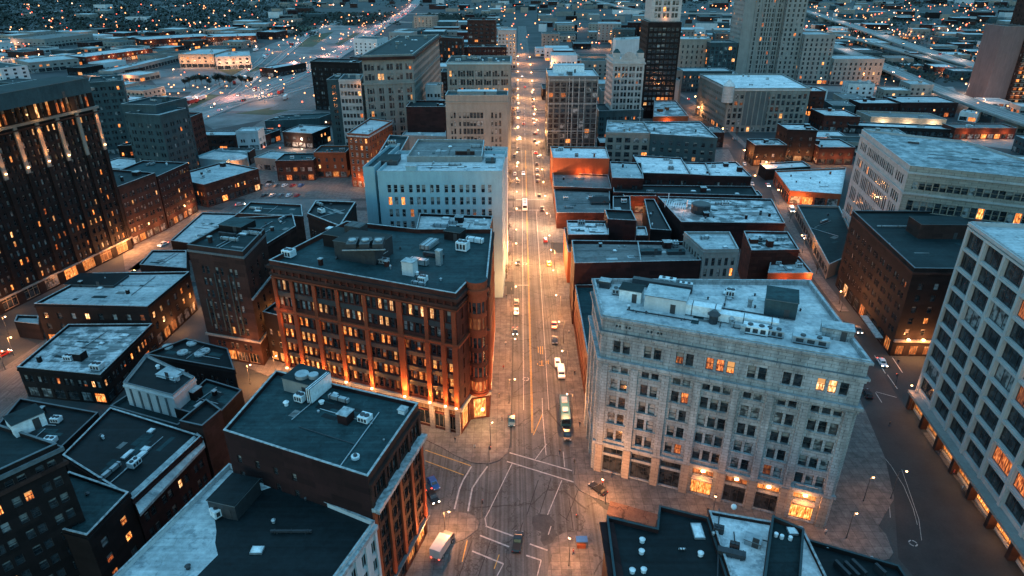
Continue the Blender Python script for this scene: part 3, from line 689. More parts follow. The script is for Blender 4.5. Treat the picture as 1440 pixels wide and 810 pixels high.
rows = [(9.6 + 4.45 * k, 12.4 + 4.45 * k, cc, LR, 'ds') for k in range(4)] + [(28.3, 31.1, cc, LR, 'ds'), (32.9, 36.0, cc, LR, 'ds')]
gc = cols(L, [1] * 8, 3.6, 0, .7, wd)
gc = [((a + b) / 2 - (.42 * (L - 1.4) / sum(wd) * wd[i]), (a + b) / 2 + (.42 * (L - 1.4) / sum(wd) * wd[i])) for i, (a, b) in enumerate([((c[0]), (c[1])) for c in gc])] if len(gc) == 8 else gc
rows += [(.5, 5.0, gc, lambda u, z: 'glass_shop' if u < L * .72 else 'glass', 't3'), (5.5, 7.0, gc, lambda u, z: 'glass_dim', 't3')]
g.facade(0, rows, depth=.55)
# chamfer, small front, avenue side
for e, k_, ww in ((1, 1, 1.0), (2, 3, 1.1)):
    LL = g.edge(e)[2]; c_ = cols(LL, [k_], ww, .35, .3)
    g.facade(e, [(9.6 + 4.45 * k, 12.6 + 4.45 * k, c_, .3, 'ds') for k in range(4)] + [(28.3, 31.3, c_, .2, 'ds'), (32.9, 36.0, c_, .3, 'ds'), (.4, 6.6, cols(LL, [1], LL * .66, 0, .2), 'glass_shop', 't3T')], depth=.5)
LL = g.edge(3)[2]; c_ = cols(LL, [2] * 12, 1.3, .4, .8)
g.facade(3, [(9.6 + 4.45 * k, 12.4 + 4.45 * k, c_, .35, 'ds') for k in range(4)] + [(28.3, 31.1, c_, .2, 'ds'), (32.9, 36.0, c_, .3, 'ds'), (.5, 6.0, cols(LL, [1] * 12, 3.4, 0, .8), .7, 't3T')], depth=.5)
LL = g.edge(6)[2]; c_ = cols(LL, [2] * 7, 1.3, .5, .8)
g.facade(6, [(9.6 + 4.45 * k, 12.4 + 4.45 * k, c_, .2, 'ds') for k in range(4)] + [(28.3, 31.1, c_, .1, 'ds'), (32.9, 36.0, c_, .1, 'ds')], ind=False)
g.close()
g.ledge(39.2, 40.0, .7, 'brick_brown'); g.ledge(37.2, 37.9, .35, 'brick_brown'); g.ledge(26.6, 27.3, .6, 'terracotta', name='belt_course'); g.ledge(7.6, 8.6, .55, 'limestone', name='belt_course'); g.ledge(36.4, 36.7, .25, 'terracotta', name='belt_course')
u = .7; U = []
for k in range(9):
    U.append(min(max(u, .75), L - .75)); 
    if k < 8: u += (L - 1.4) / sum(wd) * wd[k]
for k, u_ in enumerate(U):
    wide = 1.9 if k == 5 else 1.25
    g.pier(0, u_, wide, 8.62, 26.55, .62, 'terracotta'); g.pier(0, u_, wide * .8, 27.32, 36.35, .5, 'terracotta'); g.pier(0, u_, wide * 1.05, 0, 7.58, .5, 'limestone', 'pier_section')
for k in range(len(U) - 1):                                        # dark spandrel bands
    for q in range(5):
        z = (12.45 + 4.45 * q, 9.55 + 4.45 * (q + 1)) if q < 3 else ((31.15, 32.85) if q == 3 else (23.0 + 2.9, 26.5))
        if z[1] - z[0] < .4: continue
        aa, d, _, nv = g.edge(0); c = aa + d * (U[k] + U[k + 1]) / 2 + nv * .09; b = MB(); b.box((c.x, c.y, (z[0] + z[1]) / 2), (U[k + 1] - U[k] - 1.3, .2, (z[1] - z[0]) * .8), 'frame_dark', math.atan2(d.y, d.x)); b.obj('spandrel_panel', g.root)
for k in range(26):                                                # cornice brackets
    g.pier(0, 1 + (L - 2) * k / 25, .5, 37.95, 39.15, .5, 'brick_red', 'bracket')
for k in range(13):
    LL = g.edge(3)[2]; g.pier(3, .8 + (LL - 1.6) * k / 12, 1.1, 8.62, 26.55, .55, 'terracotta'); g.pier(3, .8 + (LL - 1.6) * k / 12, 1.0, 27.32, 36.35, .5, 'terracotta')
# round turret bay on the corner
a2, d2, L2, n2 = g.edge(2); tc_ = a2 + d2 * L2 / 2 + n2 * -.6; b = MB(); nseg = 14; ang0 = math.atan2(n2.y, n2.x)
prof = [(8.4, 2.1), (8.6, 2.7), (9.3, 2.7), (9.35, 2.45), (10, 2.45)]
for q in range(4): prof += [(10.02 + 4.4 * q, 2.1), (12.98 + 4.4 * q, 2.1), (13 + 4.4 * q, 2.45), (14.4 + 4.4 * q, 2.45)]
prof = prof[:-1] + [(28.4, 2.5), (28.42, 2.1), (31.6, 2.1), (31.62, 2.45), (33.0, 2.45), (33.02, 2.1), (36.2, 2.1), (36.22, 2.6), (38.6, 2.6), (38.62, 3.1), (39.6, 3.1), (39.62, 2.7), (41.6, 2.7)]
for (za, ra), (zb, rb) in zip(prof, prof[1:]):
    for i in range(24):
        p0, p1 = 6.2832 * i / 24, 6.2832 * (i + 1) / 24
        b.face([(tc_.x + ra * math.cos(p0), tc_.y + ra * math.sin(p0), za), (tc_.x + ra * math.cos(p1), tc_.y + ra * math.sin(p1), za), (tc_.x + rb * math.cos(p1), tc_.y + rb * math.sin(p1), zb), (tc_.x + rb * math.cos(p0), tc_.y + rb * math.sin(p0), zb)], 'terracotta' if za > 26 or za < 10 else 'brick_red')
b.face([(tc_.x + 2.7 * math.cos(6.2832 * i / 24), tc_.y + 2.7 * math.sin(6.2832 * i / 24), 41.6) for i in range(24)], 'roof_teal')
tt = b.obj('turret', g.root)
for z0_, z1_ in ((10, 13), (14.4, 17.4), (18.8, 21.8), (23.2, 26.2), (28.4, 31.6), (33, 36.2)):
    b = MB(); b.cyl(tc_.x, tc_.y, z0_, z1_, 2.22, 'glass_dim' if rnd.random() < .3 else 'glass', 20)
    for k in range(12): b.box((tc_.x + 2.33 * math.cos(6.283 * k / 12), tc_.y + 2.33 * math.sin(6.283 * k / 12), (z0_ + z1_) / 2), (.3, .28, z1_ - z0_), 'terracotta', 6.283 * k / 12)
    b.obj('window', tt).parent = tt
# roof plant of the brick block
RU = lambda px, py, kind, sx, sy, sz, mat, **kw: roof_unit(g, px, py, kind, sx, sy, sz, mat, **kw)
def roof_unit(B, px, py, kind, sx, sy, sz=1.0, mat='metal', **kw):
    q = G(px, py, B.h - B.par); old = B.inside; B.inside = lambda u, v: (q.x, q.y)
    o = B.unit(kind, 0, 0, sx, sy, sz, mat, **kw); B.inside = old; return o
RU(478, 343, 'penthouse', 6.5, 6, 3.6, 'brick_dark', top='roof_dark'); RU(513, 360, 'penthouse', 12.5, 9, 5.2, 'metal_dark', top='roof_black'); roof_unit(g, 503, 342, 'duct', 5, 4, 5.4, 'metal_dark')
b = MB(); q = G(515, 345, 45.2)
for k in range(3): b.box((q.x - 3.6 + k * 3.4, q.y + .5, 45.6), (2.6, 5.2, 1.5), 'metal_dark', .05); b.cyl(q.x - 3.6 + k * 3.4, q.y + .5, 46.3, 46.7, 1.0, 'metal', 12)
b.box((q.x, q.y - 3.2, 45.2), (11, .25, .25), 'metal', .05); b.cyl(q.x, q.y + 1, 44.9, 46.4, 1.6, 'metal_dark', 14); b.obj('cooling_frame', g.root)
RU(407, 361, 'air_conditioner', 3.0, 2.4, 1.8, 'metal_white'); RU(577, 385, 'chimney', 3.2, 2.6, 3.6, 'paint_white'); RU(590, 372, 'duct', 5, 1.6, 1.4, 'metal'); RU(618, 372, 'chimney', 1.4, 1.4, 4, 'metal'); RU(610, 362, 'duct', 6, 1, 1, 'metal_dark'); RU(604, 347, 'duct', 3, 6, 1.2, 'metal'); RU(651, 352, 'air_conditioner', 3.2, 2.6, 2.4, 'metal_white')
RU(640, 335, 'penthouse', 5, 4, 2.6, 'brick_dark', top='roof_dark'); RU(668, 341, 'duct', 5, 1.4, 1.2, 'metal_white'); RU(545, 372, 'roof_vent', .8, .8, .8, 'metal_dark'); RU(563, 350, 'roof_vent', .8, .8, .8, 'metal_dark'); RU(430, 345, 'roof_vent', .9, .9, .8, 'metal_dark'); RU(620, 395, 'roof_vent', .9, .9, .9, 'metal'); RU(465, 322, 'skylight', 2.5, 2, 1, 'metal')
g.clutter(12, 302)
# flood lights on the piers and shop lights under the belt
for k, u_ in enumerate(U):
    e = {0: 160, 5: 620, 4: 330, 6: 420, 3: 260, 7: 160}.get(k, 200)
    q = g.at(0, u_, 1.0, 8.8); b = MB(); b.box((q[0] + g.c[0], q[1] + g.c[1], 8.75), (.5, .4, .25), 'lamp_glow'); b.obj('flood_light', g.root)
    lamp(g.root, g.at(0, u_, 1.25, 8.9), e * 26, (1, .30, .055), .15, 'SPOT', rot=(R(180), 0, 0), spot=62, blend=.9); lamp(g.root, g.at(0, u_, 1.7, 9.2), e * .55, (1, .34, .07), .2)
for k in range(7):
    u_ = (U[k] + U[k + 1]) / 2; lamp(g.root, g.at(0, u_, 2.2, 5.6), 330, (1, .5, .2), .3)
for k in range(5): lamp(g.root, g.at(3, 5 + k * 13, 1.4, 6.8), 800, WARM, .3)
lamp(g.root, g.at(2, L2 / 2, 4.6, 5.4), 1100, (1, .55, .22), .3); lamp(g.root, g.at(2, L2 / 2, 4.4, 12), 160, (1, .42, .13), .3)
b = MB(); b.ball((g.at(2, L2 / 2, 3.6)[0] + g.c[0], g.at(2, L2 / 2, 3.6)[1] + g.c[1], 5.6), .4, 'lamp_glow'); b.obj('wall_lamp', g.root)
for z_ in (29, 24): 
    lamp(g.root, g.at(0, 2.5, 1.6, z_), 120, (1, .4, .12), .2)
lamp(g.root, (G(590, 362, 41).x - g.c[0], G(590, 362, 41).y - g.c[1], 43.5), 60, WARM, .3)

# ------------------------------------------------------------------ helpers for the rest of the town
def ext(h, pl_, pr_, depth, dl=(.01, 1), dr=None):
    """footprint from the two ends of a front roof edge (pixels) and a depth in metres"""
    a, b_ = G(*pl_, h), G(*pr_, h)
    d_ = Vector((b_.x - a.x, b_.y - a.y)).normalized()
    if abs(d_.dot(Vector(dl).normalized())) > .6: dl = (-d_.y, d_.x); dr = None
    dr = dr or dl
    n1 = Vector(dl).normalized() * depth; n2 = Vector(dr).normalized() * depth
    return [(a.x, a.y), (b_.x, b_.y), (b_.x + n2.x, b_.y + n2.y), (a.x + n1.x, a.y + n1.y)]
def simple(name, label, h, poly, wall, roof, n=0, seed=1, edges='auto', cat='building', group=None, par=.8, cop='coping', led=True, **kw):
    B = Bld(name, label, poly, h, wall, roof, cat, group, par, cop)
    for i in range(len(B.P)):
        if B.facing(i) and edges != 'none' and (edges == 'auto' or i in edges):
            if B.edge(i)[2] > 5: B.auto(i, **kw)
    B.close()
    if led and h > 9: B.ledge(h - 1.0 - par * .3, h - .5 - par * .3, .22, wall)
    if n: B.clutter(n, seed)
    return B
DL = (.27, .963)        # grid of the left quarter
DR = (.16, .987)        # grid of the right street
# ---- left foreground
# corner brick block with teal roof (faces the crossing)
P = quad(34, (314, 605), (517, 670), (588, 567), (388, 521))
g = Bld('brick_building', 'brown brick block with teal roof, grey stair penthouse and pale bracketed cornice', P, 34, 'brick_maroon', 'roof_teal', sub=False)
L = g.edge(1)[2]; cs = cols(L, [3, 3, 3, 3], 1.25, .35, .5)
g.facade(1, [(6.2 + 3.75 * k, 8.7 + 3.75 * k, cs, .1, 'ds') for k in range(5)] + [(27.6, 30.4, cs, .45, 'ds'), (.5, 4.8, cols(L, [1] * 4, 4.2, 0, .5), .65, 'd3T')], depth=.45, wall='brick_brown')
L = g.edge(0)[2]
g.facade(0, [(27.3, 29.0, [(2 + 4.2 * k, 3 + 4.2 * k) for k in range(4)], 0, 'ds'), (23.4, 25.2, [(2 + 4.2 * k, 3 + 4.2 * k) for k in range(4)], 0, 'ds')])
g.close()
for k in range(5): g.pier(1, .6 + (g.edge(1)[2] - 1.2) * k / 4, 1.0, 5.4, 26, .4, 'terracotta'); g.pier(1, .6 + (g.edge(1)[2] - 1.2) * k / 4, .9, 26.9, 31.4, .3, 'brick_brown')
g.ledge(26.05, 26.85, 1.5, 'coping', [1], 'cornice'); g.ledge(5.0, 5.4, .7, 'coping_dark', [1], 'belt_course'); g.ledge(31.6, 32.2, .5, 'brick_brown', [1])
for k in range(14): g.pier(1, .8 + (g.edge(1)[2] - 1.6) * k / 13, .35, 25.2, 26.02, 1.1, 'coping', 'bracket')
roof_unit(g, 433, 545, 'penthouse', 7.5, 5.5, 3.0, 'concrete', top='roof_dark'); roof_unit(g, 450, 556, 'duct', 1.2, 6.5, 3.2, 'metal_white')
for p_ in ((425, 528), (441, 529)): 
    q = G(p_[0], p_[1], 36.5); b = MB(); b.cyl(q.x, q.y, 36.2, 37.0, 1.0 if p_[0] > 430 else 1.4, 'metal', 14); b.obj('roof_fan', g.root)
q = G(500, 644, 33.2); b = MB(); b.cyl(q.x, q.y, 33.2, 33.7, .75, 'metal_white', 16); b.cyl(q.x, q.y, 33.7, 34.0, .35, 'metal_dark', 12); b.obj('roof_vent', g.root)
roof_unit(g, 448, 580, 'roof_vent', .7, .7, .6, 'metal'); roof_unit(g, 471, 556, 'skylight', 1.2, 1, 1); roof_unit(g, 567, 580, 'roof_hatch', 1.4, 1.4, .9, 'metal_white'); roof_unit(g, 540, 620, 'roof_vent', .5, .5, .5, 'metal')
b = MB(); p, q = G(533, 580, 33.25), G(478, 656, 33.25); b.tube(p, q, .12, .12, 'metal', 6); b.obj('pipe', g.root); b = MB(); p, q = G(420, 600, 33.25), G(500, 625, 33.25); b.tube(p, q, .08, .08, 'metal_dark', 6); b.obj('pipe', g.root)
lamp(g.root, g.at(1, g.edge(1)[2] - 3, 1.6, 4.4), 500, WARM, .3); lamp(g.root, g.at(1, 4, 1.6, 4.4), 120, WARM, .3)

g.clutter(6, 303)
# long low roof in front of it, pale strip and dark strip
h = 24.5; P = [G(100, 868, h), G(430, 868, h), G(527, 733, h), G(419, 689, h), G(322, 652, h)]
g = Bld('white_trimmed_building', 'block at the bottom edge with half pale, half dark ragged roof and white framed facade', P, h, 'paint_white', 'roof_black')
L = g.edge(1)[2]; cs = cols(L, [2] * 6, 1.5, .4, .5)
g.facade(1, [(5.5 + 4.2 * k, 8.4 + 4.2 * k, cs, .12, 'pm') for k in range(4)] + [(.5, 4.4, cols(L, [1] * 6, 3.8, 0, .5), .3, 'p3T')])
g.close()
for k in range(7): g.pier(1, .5 + (L - 1) * k / 6, .6, 4.8, 22.9, .35, 'paint_white')
g.ledge(23.0, 23.9, .6, 'coping', [1])
b = MB(); pts = [G(*p, h) for p in [(158, 812), (322, 655), (372, 672), (384, 679), (345, 692), (318, 702), (300, 720), (303, 742), (301, 758), (305, 775), (290, 790), (268, 812)]]
b.face([(p.x, p.y, h - par_ if 0 else h - .86) for p in pts], 'roof_pale'); b.obj('pale_membrane', g.root)
for px, s_ in (((330, 704), (3.4, 2.0)), ((312, 722), (3.2, 1.8)),): roof_unit(g, px[0], px[1], 'air_conditioner', s_[0], s_[1], 1.5, 'metal_white', rz=.9)
roof_unit(g, 333, 708, 'penthouse', 5.5, 7, 3.2, 'metal_dark', top='roof_black', rz=-.27 + .0); roof_unit(g, 385, 735, 'roof_vent', 1, 1, .9, 'metal'); roof_unit(g, 265, 800, 'roof_vent', 1.2, 1, 1, 'metal_dark'); roof_unit(g, 430, 703, 'roof_vent', .7, .7, .7, 'metal_dark'); roof_unit(g, 362, 775, 'skylight', 2, 1.5)
roof_unit(g, 410, 750, 'duct', 7, .4, .4, 'metal_dark')
# dark building in the bottom-left corner
h = 36; A_ = G(80, 624, h); P = [(A_.x - .27 * -0 - 46 * .62, A_.y - 46 * .785), (A_.x, A_.y), (A_.x - 30 * .93, A_.y + 30 * .36), (A_.x - 30 * .93 - 46 * .62, A_.y + 30 * .36 - 46 * .785)]
g = simple('dark_building', 'dark brick corner block with several lit windows at the bottom-left edge', h, P, 'brick_dark', 'roof_dark', 3, 5, fh=3.7, wh=2.0, ww=1.3, gap=.5, bay=4.2, lit=.13, cop='coping_dark', edges=[0, 1])
g.ledge(31.5, 32.2, .45, 'brick_brown'); g.ledge(34.4, 35.2, .5, 'coping_dark')
roof_unit(g, 40, 600, 'penthouse', 5, 4, 2.6, 'metal_white') 
h = 19; P = quad(h, (122, 753), (181, 692), (97, 663), (30, 730))
g = simple('low_building', 'small dark block with a row of three glowing windows beside the corner block', h, P, 'brick_dark', 'roof_teal', 3, 8, edges=[0], fh=4, ww=1.6, bay=4.4, k=1, lit=.75, wh=1.9)
h = 17; P = quad(h, (187, 702), (283, 613), (155, 573), (88, 640))
g = simple('low_building', 'wide dark roofed warehouse with a pale lean-to parapet strip and maroon side wall', h, P, 'brick_maroon', 'roof_black', 5, 9, edges=[0], fh=4.2, ww=1.2, bay=4, lit=.05, par=.6)
b = MB(); p = [G(*q, h - 2) for q in [(196, 722), (288, 625), (284, 613), (187, 703)]]
b.face([(p[0].x, p[0].y, h - 2.2), (p[1].x, p[1].y, h - 2.2), (p[2].x, p[2].y, h - .2), (p[3].x, p[3].y, h - .2)], 'roof_pale'); b.face([(p[0].x, p[0].y, h - 2.8), (p[1].x, p[1].y, h - 2.8), (p[1].x, p[1].y, h - 2.2), (p[0].x, p[0].y, h - 2.2)], 'coping'); b.obj('lean_to_roof', g.root)
roof_unit(g, 200, 640, 'skylight', 2, 1.4); roof_unit(g, 190, 655, 'air_conditioner', 2.4, 1.6, 1.2, 'metal_white'); roof_unit(g, 180, 640, 'skylight', 3, 1)
h = 16; P = quad(h, (40, 800), (110, 790), (95, 745), (20, 750))
# low roofs, left middle
h = 10; P = quad(h, (24, 516), (141, 527), (214, 455), (96, 456))
simple('low_building', 'dark roofed shed with faint blue strips below the streaky roofed block', 9, quad(9, (-40, 642), (66, 648), (138, 580), (28, 560)), 'brick_dark', 'roof_black', 4, 113, edges='none', cop='coping_dark')
h = 10; P = quad(h, (24, 516), (141, 527), (214, 455), (96, 456))
g = simple('low_building', 'low block with streaky blue and black roof and a bright corner light', h, P, 'brick_dark', 'roof_patchy', 5, 11, edges=[0, 1], fh=4, ww=1.2, bay=4, lit=.3, k=2, ground=4.5, glit=.15)
roof_unit(g, 138, 519, 'air_conditioner', 3, 2.4, 1.6, 'metal_white')
h = 15; P = quad(h, (48, 427), (207, 431), (266, 382), (130, 384))
g = simple('low_building', 'pale blue roofed block with a dark sunken court and lit windows on its right side', h, P, 'brick_dark', 'roof_pale', 5, 12, edges=[0, 1], fh=3.9, ww=1.5, bay=4, k=1, lit=.5, glit=.9, ground=5)
roof_unit(g, 137, 396, 'penthouse', 17, 9, .8, 'metal_dark', top='roof_black')  # dark slab stands in for the sunken court, its shade put into the colour
lamp(g.root, g.at(1, 10, 2, 4), 700, WARM, .3); lamp(g.root, g.at(1, 26, 2, 4), 900, WARM, .3)
h = 8; P = quad(h, (258, 382), (270, 395), (284, 352), (240, 350)); 
h = 7; simple('low_building', 'small low annex with a light blue roof beside the art deco tower', h, quad(h, (196, 372), (262, 377), (262, 352), (214, 352)), 'brick_dark', 'roof_pale', 1, 3, edges=[0], ww=1, lit=0)
h = 8; simple('low_building', 'low L-shaped block with bright blue-white roof and a dark well', h, quad(h, (240, 338), (278, 344), (335, 300), (284, 299)), 'brick_dark', 'roof_white', 1, 3, edges=[0], ww=1, lit=0)
h = 15; P = quad(h, (173, 538), (243, 556), (274, 530), (205, 498))
g = simple('low_building', 'black roofed block with white painted front and a pale square hatch', h, P, 'paint_white', 'roof_black', 4, 13, edges='none', cop='coping_dark')
for k in range(5): g.pier(0, 2.0 + k * 2.9, .5, 8, 13.8, .2, 'coping_dark')
roof_unit(g, 240, 527, 'penthouse', 5.5, 4, .7, 'metal_white', top='roof_pale')
h = 11; g = simple('low_building', 'flat black roof dotted with pale blue round vents', h, quad(h, (205, 498), (330, 520), (320, 490), (262, 476)), 'brick_dark', 'roof_black', 0, 3, edges=[0], ww=1, lit=0, cop='coping_dark')
for px in ((257, 496), (281, 498), (288, 494), (236, 488), (270, 483)):
    q = G(*px, 10.3); b = MB(); b.cyl(q.x, q.y, 10.2, 10.7, 1.5, 'roof_pale', 14); b.cyl(q.x, q.y, 10.7, 10.9, .9, 'metal', 12, .5); b.obj('roof_vent', g.root)
g = Bld('low_building', 'low teal strip roof in front of the white painted block', quad(9, (155, 571), (250, 598), (272, 578), (190, 548)), 9, 'teal_wall', 'roof_dark', cop='coping_dark'); g.close()
g = Bld('low_building', 'teal roofed wing with pale edge beside the lamp-lit yard', quad(11, (245, 574), (300, 590), (340, 548), (290, 533)), 11, 'brick_dark', 'roof_teal', cop='coping_dark'); g.close(); g.clutter(4, 6)
g = Bld('low_building', 'narrow brown stair block standing above the low roofs', quad(19, (252, 592), (284, 599), (311, 576), (290, 561)), 19, 'brick_brown', 'roof_black', cop='coping_dark'); g.close()
g = Bld('low_building', 'tiny blue lean-to roof by the left street', quad(6, (20, 452), (54, 456), (54, 444), (24, 443)), 6, 'brick_dark', 'roof_pale'); g.close()

# ---- art deco block left of the red brick block
h = 38; P = [G(263, 344, h), G(341, 354, h), G(370, 325, h), G(440, 285, h), G(300, 300, h)]
P = [G(263, 344, h), G(341, 354, h), G(372, 322, h), G(310, 318, h)]
g = Bld('art_deco_building', 'dark brown art deco block with tall pale vertical piers left of the red block', P, h, 'brick_brown', 'roof_dark', cop='coping_dark')
L = g.edge(0)[2]; cs = cols(L, [2, 2, 2], 1.1, .6, 2.2)
g.facade(0, [(10 + 3.9 * k, 12.4 + 3.9 * k, cs, .03, 'ds') for k in range(6)] + [(4.6, 6.8, cs, .1, 'ds'), (.5, 3.8, cols(L, [1] * 4, 3.6, 0, 1), .7, 't3')])
L = g.edge(1)[2]; cs1 = cols(L, [1, 1, 1], 1.2, .5, 1.5)
g.facade(1, [(10 + 3.9 * k, 12.4 + 3.9 * k, cs1, .03, 'ds') for k in range(6)] + [(.5, 3.8, cs1, .7, 'ds')]); g.close()
for (a_, b_) in cs[::1]: g.pier(0, a_ - .3, .22, 9.2 + 3 * rnd.random(), 21 if a_ < 6 else 30, .4, 'teal_wall')
g.ledge(8.2, 8.9, .45, 'limestone', name='belt_course'); g.ledge(22.6, 23.1, .5, 'coping', [1], 'belt_course'); g.ledge(35.9, 36.5, .3, 'coping_dark')
roof_unit(g, 335, 322, 'penthouse', 8, 7, 2.2, 'brick_dark', top='roof_teal'); roof_unit(g, 352, 330, 'duct', 8, .6, .8, 'metal'); roof_unit(g, 320, 332, 'duct', 6, .6, .8, 'metal_dark'); g.clutter(4, 33)
lamp(g.root, g.at(0, 15, 1.5, 9.8), 120, WARM, .2); lamp(g.root, g.at(0, 10, 2, 3.6), 260, WARM, .3); lamp(g.root, g.at(0, 20, 2, 3.6), 300, WARM, .3)
for k, z_ in enumerate((12, 12)): lamp(g.root, g.at(1, 10 + k * 4, 1.2, z_ + k), 300, (1, .38, .1), .2)
g = Bld('low_building', 'dark link block in the gap between the art deco block and the red block', [(-75, 176), (-66, 172), (-58, 196), (-68, 200)], 17, 'brick_dark', 'roof_black'); g.auto(0, lit=.3, bay=3, k=1); g.close()
h = 30; P = quad(h, (376, 345), (412, 323), (400, 300), (352, 312))
g = simple('low_building', 'dark flat roof behind the art deco block with brown parapet', 27, quad(27, (372, 345), (416, 318), (412, 302), (335, 306)), 'brick_brown', 'roof_teal', 4, 17, edges='none')
g = simple('low_building', 'dark teal roof strip behind with thin rust parapet', 20, quad(20, (335, 300), (426, 304), (424, 288), (352, 284)), 'brick_brown', 'roof_teal', 3, 18, edges='none')
g = simple('dark_building', 'near-black stair tower block beside the white office', 40, quad(40, (432, 300), (478, 318), (500, 284), (444, 282)), 'brick_dark', 'roof_black', 3, 19, edges=[0], ww=1, lit=0)
# ---- tall brick tower at the left edge
A_ = (-165, 267); ld = (-.239, -.971); dd = (-.971, .239); Ln = 99
P = [(A_[0] + ld[0] * Ln, A_[1] + ld[1] * Ln), A_, (A_[0] + dd[0] * 26, A_[1] + dd[1] * 26), (A_[0] + ld[0] * Ln + dd[0] * 26, A_[1] + ld[1] * Ln + dd[1] * 26)]
g = Bld('brick_tower', 'tall dark brick tower at the left edge with glowing upper colonnade', P, 70, 'brick_dark', 'roof_dark', 'tower')
cs = cols(Ln, [3] * 11, 1.15, 1.35, 1); cs_hi = cols(Ln, [3] * 11, 1.5, .9, 1)
def LT(u, z):
    v = Ln - u
    if z > 60: return rnd.choice(['glass_lit', 'glass_pale', 'glass_dim', 'glass_dim', 'glass', 'glass'])
    if z > 55: return .35 if rnd.random() < .8 else 'glass_pale'
    if 15 < z < 20 and v < 60: return .95
    if z < 9: return .8
    if z < 15: return .3
    if z < 34 and rnd.random() < .3: return .3
    return .07
g.facade(0, [(6.2 + 3.55 * k, 8.4 + 3.55 * k, cs, LT, 'ds') for k in range(15) if k < 15 and 6.2 + 3.55 * k < 58] + [(61.2, 66.2, cs_hi, LT, 'dm'), (.5, 4.6, cols(Ln, [1] * 11, 6, 0, 1), lambda u, z: rnd.choice(['glass_lit', 'glass_shop', 'glass_dim']) if u > 60 else .3, 't3T')], depth=.5)
g.close()
for k in range(12):
    u_ = 1 + (Ln - 2) * k / 11; g.pier(0, min(max(u_, .8), Ln - .8), 1.5, 5.5, 43.8, .5, 'brick_dark'); g.pier(0, min(max(u_, .8), Ln - .8), 1.5, 43.8, 60.0, .55, 'stone_tan', 'pier_section')  # upper piers paler than the brick, floodlight glow put into their colour
g.ledge(60.1, 61.0, .9, 'stone_tan'); g.ledge(67.0, 68.0, 1.0, 'stone_tan'); g.ledge(4.9, 5.45, .6, 'stone_tan', name='belt_course'); g.ledge(58.6, 59.1, .7, 'brick_brown')
for k, e in ((11, 130), (9, 60), (8, 200), (7, 110), (6, 60), (5, 90), (3, 100)):
    u_ = 1 + (Ln - 2) * k / 11; u_ = min(u_, Ln - 1)
    b = MB(); q = g.at(0, u_, .9, 46); b.box((q[0] + g.c[0], q[1] + g.c[1], 45.9), (.5, .5, .3), 'lamp_glow'); b.obj('flood_light', g.root)
    lamp(g.root, g.at(0, u_, 1.5, 46.4), e * 12, (1, .36, .09), .15, 'SPOT', rot=(0, R(173), 0), spot=50, blend=.9); lamp(g.root, g.at(0, u_, 1.5, 59.6), e * 16, (1, .30, .06), .15, 'SPOT', rot=(0, R(7), 0), spot=50, blend=.9)
for k in range(6): lamp(g.root, g.at(0, 8 + 16 * k, 2.2, 62.5), 170, (1, .5, .18), .3)
for v_, e in ((4, 3200), (12, 1300), (24, 300), (40, 300), (60, 400), (78, 500)): lamp(g.root, g.at(0, Ln - v_, 3, 4.4), e, WARM, .4)
b = MB(); q = [g.at(0, u_, .2, 66.6) for u_ in (0, Ln)]
roof_unit(g, 40, 142, 'penthouse', 40, 14, 5, 'teal_wall', top='roof_dark', rz=math.atan2(.971, .239))
# row of dark brick houses behind the tower along the lit street
def along(p, q, h, depth, z=0): pass
def street_row(name, label, p, q, depth, h, **kw):
    d = (Vector(q) - Vector(p)).normalized(); n = Vector((-d.y, d.x)) * depth
    return simple(name, label, h, [p, q, (q[0] + n.x, q[1] + n.y), (p[0] + n.x, p[1] + n.y)], **kw)
E_ = (-158, 315)
street_row('brick_building', 'dark brick row with arched lit doors right behind the tall tower', (-166.5, 270), (-161, 291), 26, 27, wall='brick_brown', roof='roof_dark', n=4, seed=21, lit=.08, bay=3.6, ww=1.1, edges=[0, 1], glit=.8)
street_row('brick_building', 'narrow dark brick row with carved gable and lit ground floor', (-161, 292), (-157.5, 316), 24, 25, wall='brick_maroon', roof='roof_teal', n=4, seed=22, lit=.08, bay=3.4, ww=1.1, edges=[0, 1], glit=.7)
street_row('brick_building', 'low brick block with pale roof at the bend of the lit street', (-155, 322), (-138, 352), 28, 12, wall='brick_brown', roof='roof_pale', n=4, seed=23, lit=.3, bay=4, edges=[0, 1, 3])
for k, (Y, e) in enumerate(((272, 2200), (284, 900), (296, 700), (310, 1500))):
    lamp(None, (-160.5 + k * 1.6, Y, 4.6), e, WARM, .4)
# teal-grey blocks behind the tower
h = 52; simple('apartment_building', 'tall grey-teal apartment block with rows of narrow windows behind the tower', 44, ext(44, (170, 146), (218, 148), 24, DL), 'teal_wall', 'roof_dark', 3, 24, bay=4, ww=1.3, lit=.05, wh=2.2, ind=False)
simple('apartment_building', 'blocky teal building with a rooftop deck left of the apartment block', 46, ext(46, (124, 116), (172, 113), 26, DL), 'teal_wall', 'roof_dark', 5, 25, bay=4, ww=1.2, lit=.03, ind=False)
simple('apartment_building', 'stepped grey block with red gable stripe by the rail yard', 40, ext(40, (224, 162), (262, 152), 22, DL), 'teal_wall', 'roof_pale', 3, 26, bay=4.4, ww=1.2, lit=.05, ind=False)
simple('brick_building', 'red brick block with a white banner panel beside the stepped grey block', 30, ext(30, (240, 176), (284, 158), 16, DL), 'brick_red', 'roof_dark', 2, 27, bay=4.4, ww=1.2, lit=.05, ind=False)
simple('low_building', 'low dark terrace behind the lit street with dim orange windows', 12, ext(12, (165, 205), (240, 200), 26, DL), 'brick_dark', 'roof_dark', 5, 28, bay=4.4, ww=1.2, lit=.3, ind=False)
simple('low_building', 'long dark shed with pale roof in front of the rail yard', 11, ext(11, (255, 190), (330, 190), 14), 'brick_brown', 'roof_pale', 2, 29, bay=5, ww=1.2, lit=.1, ind=False)
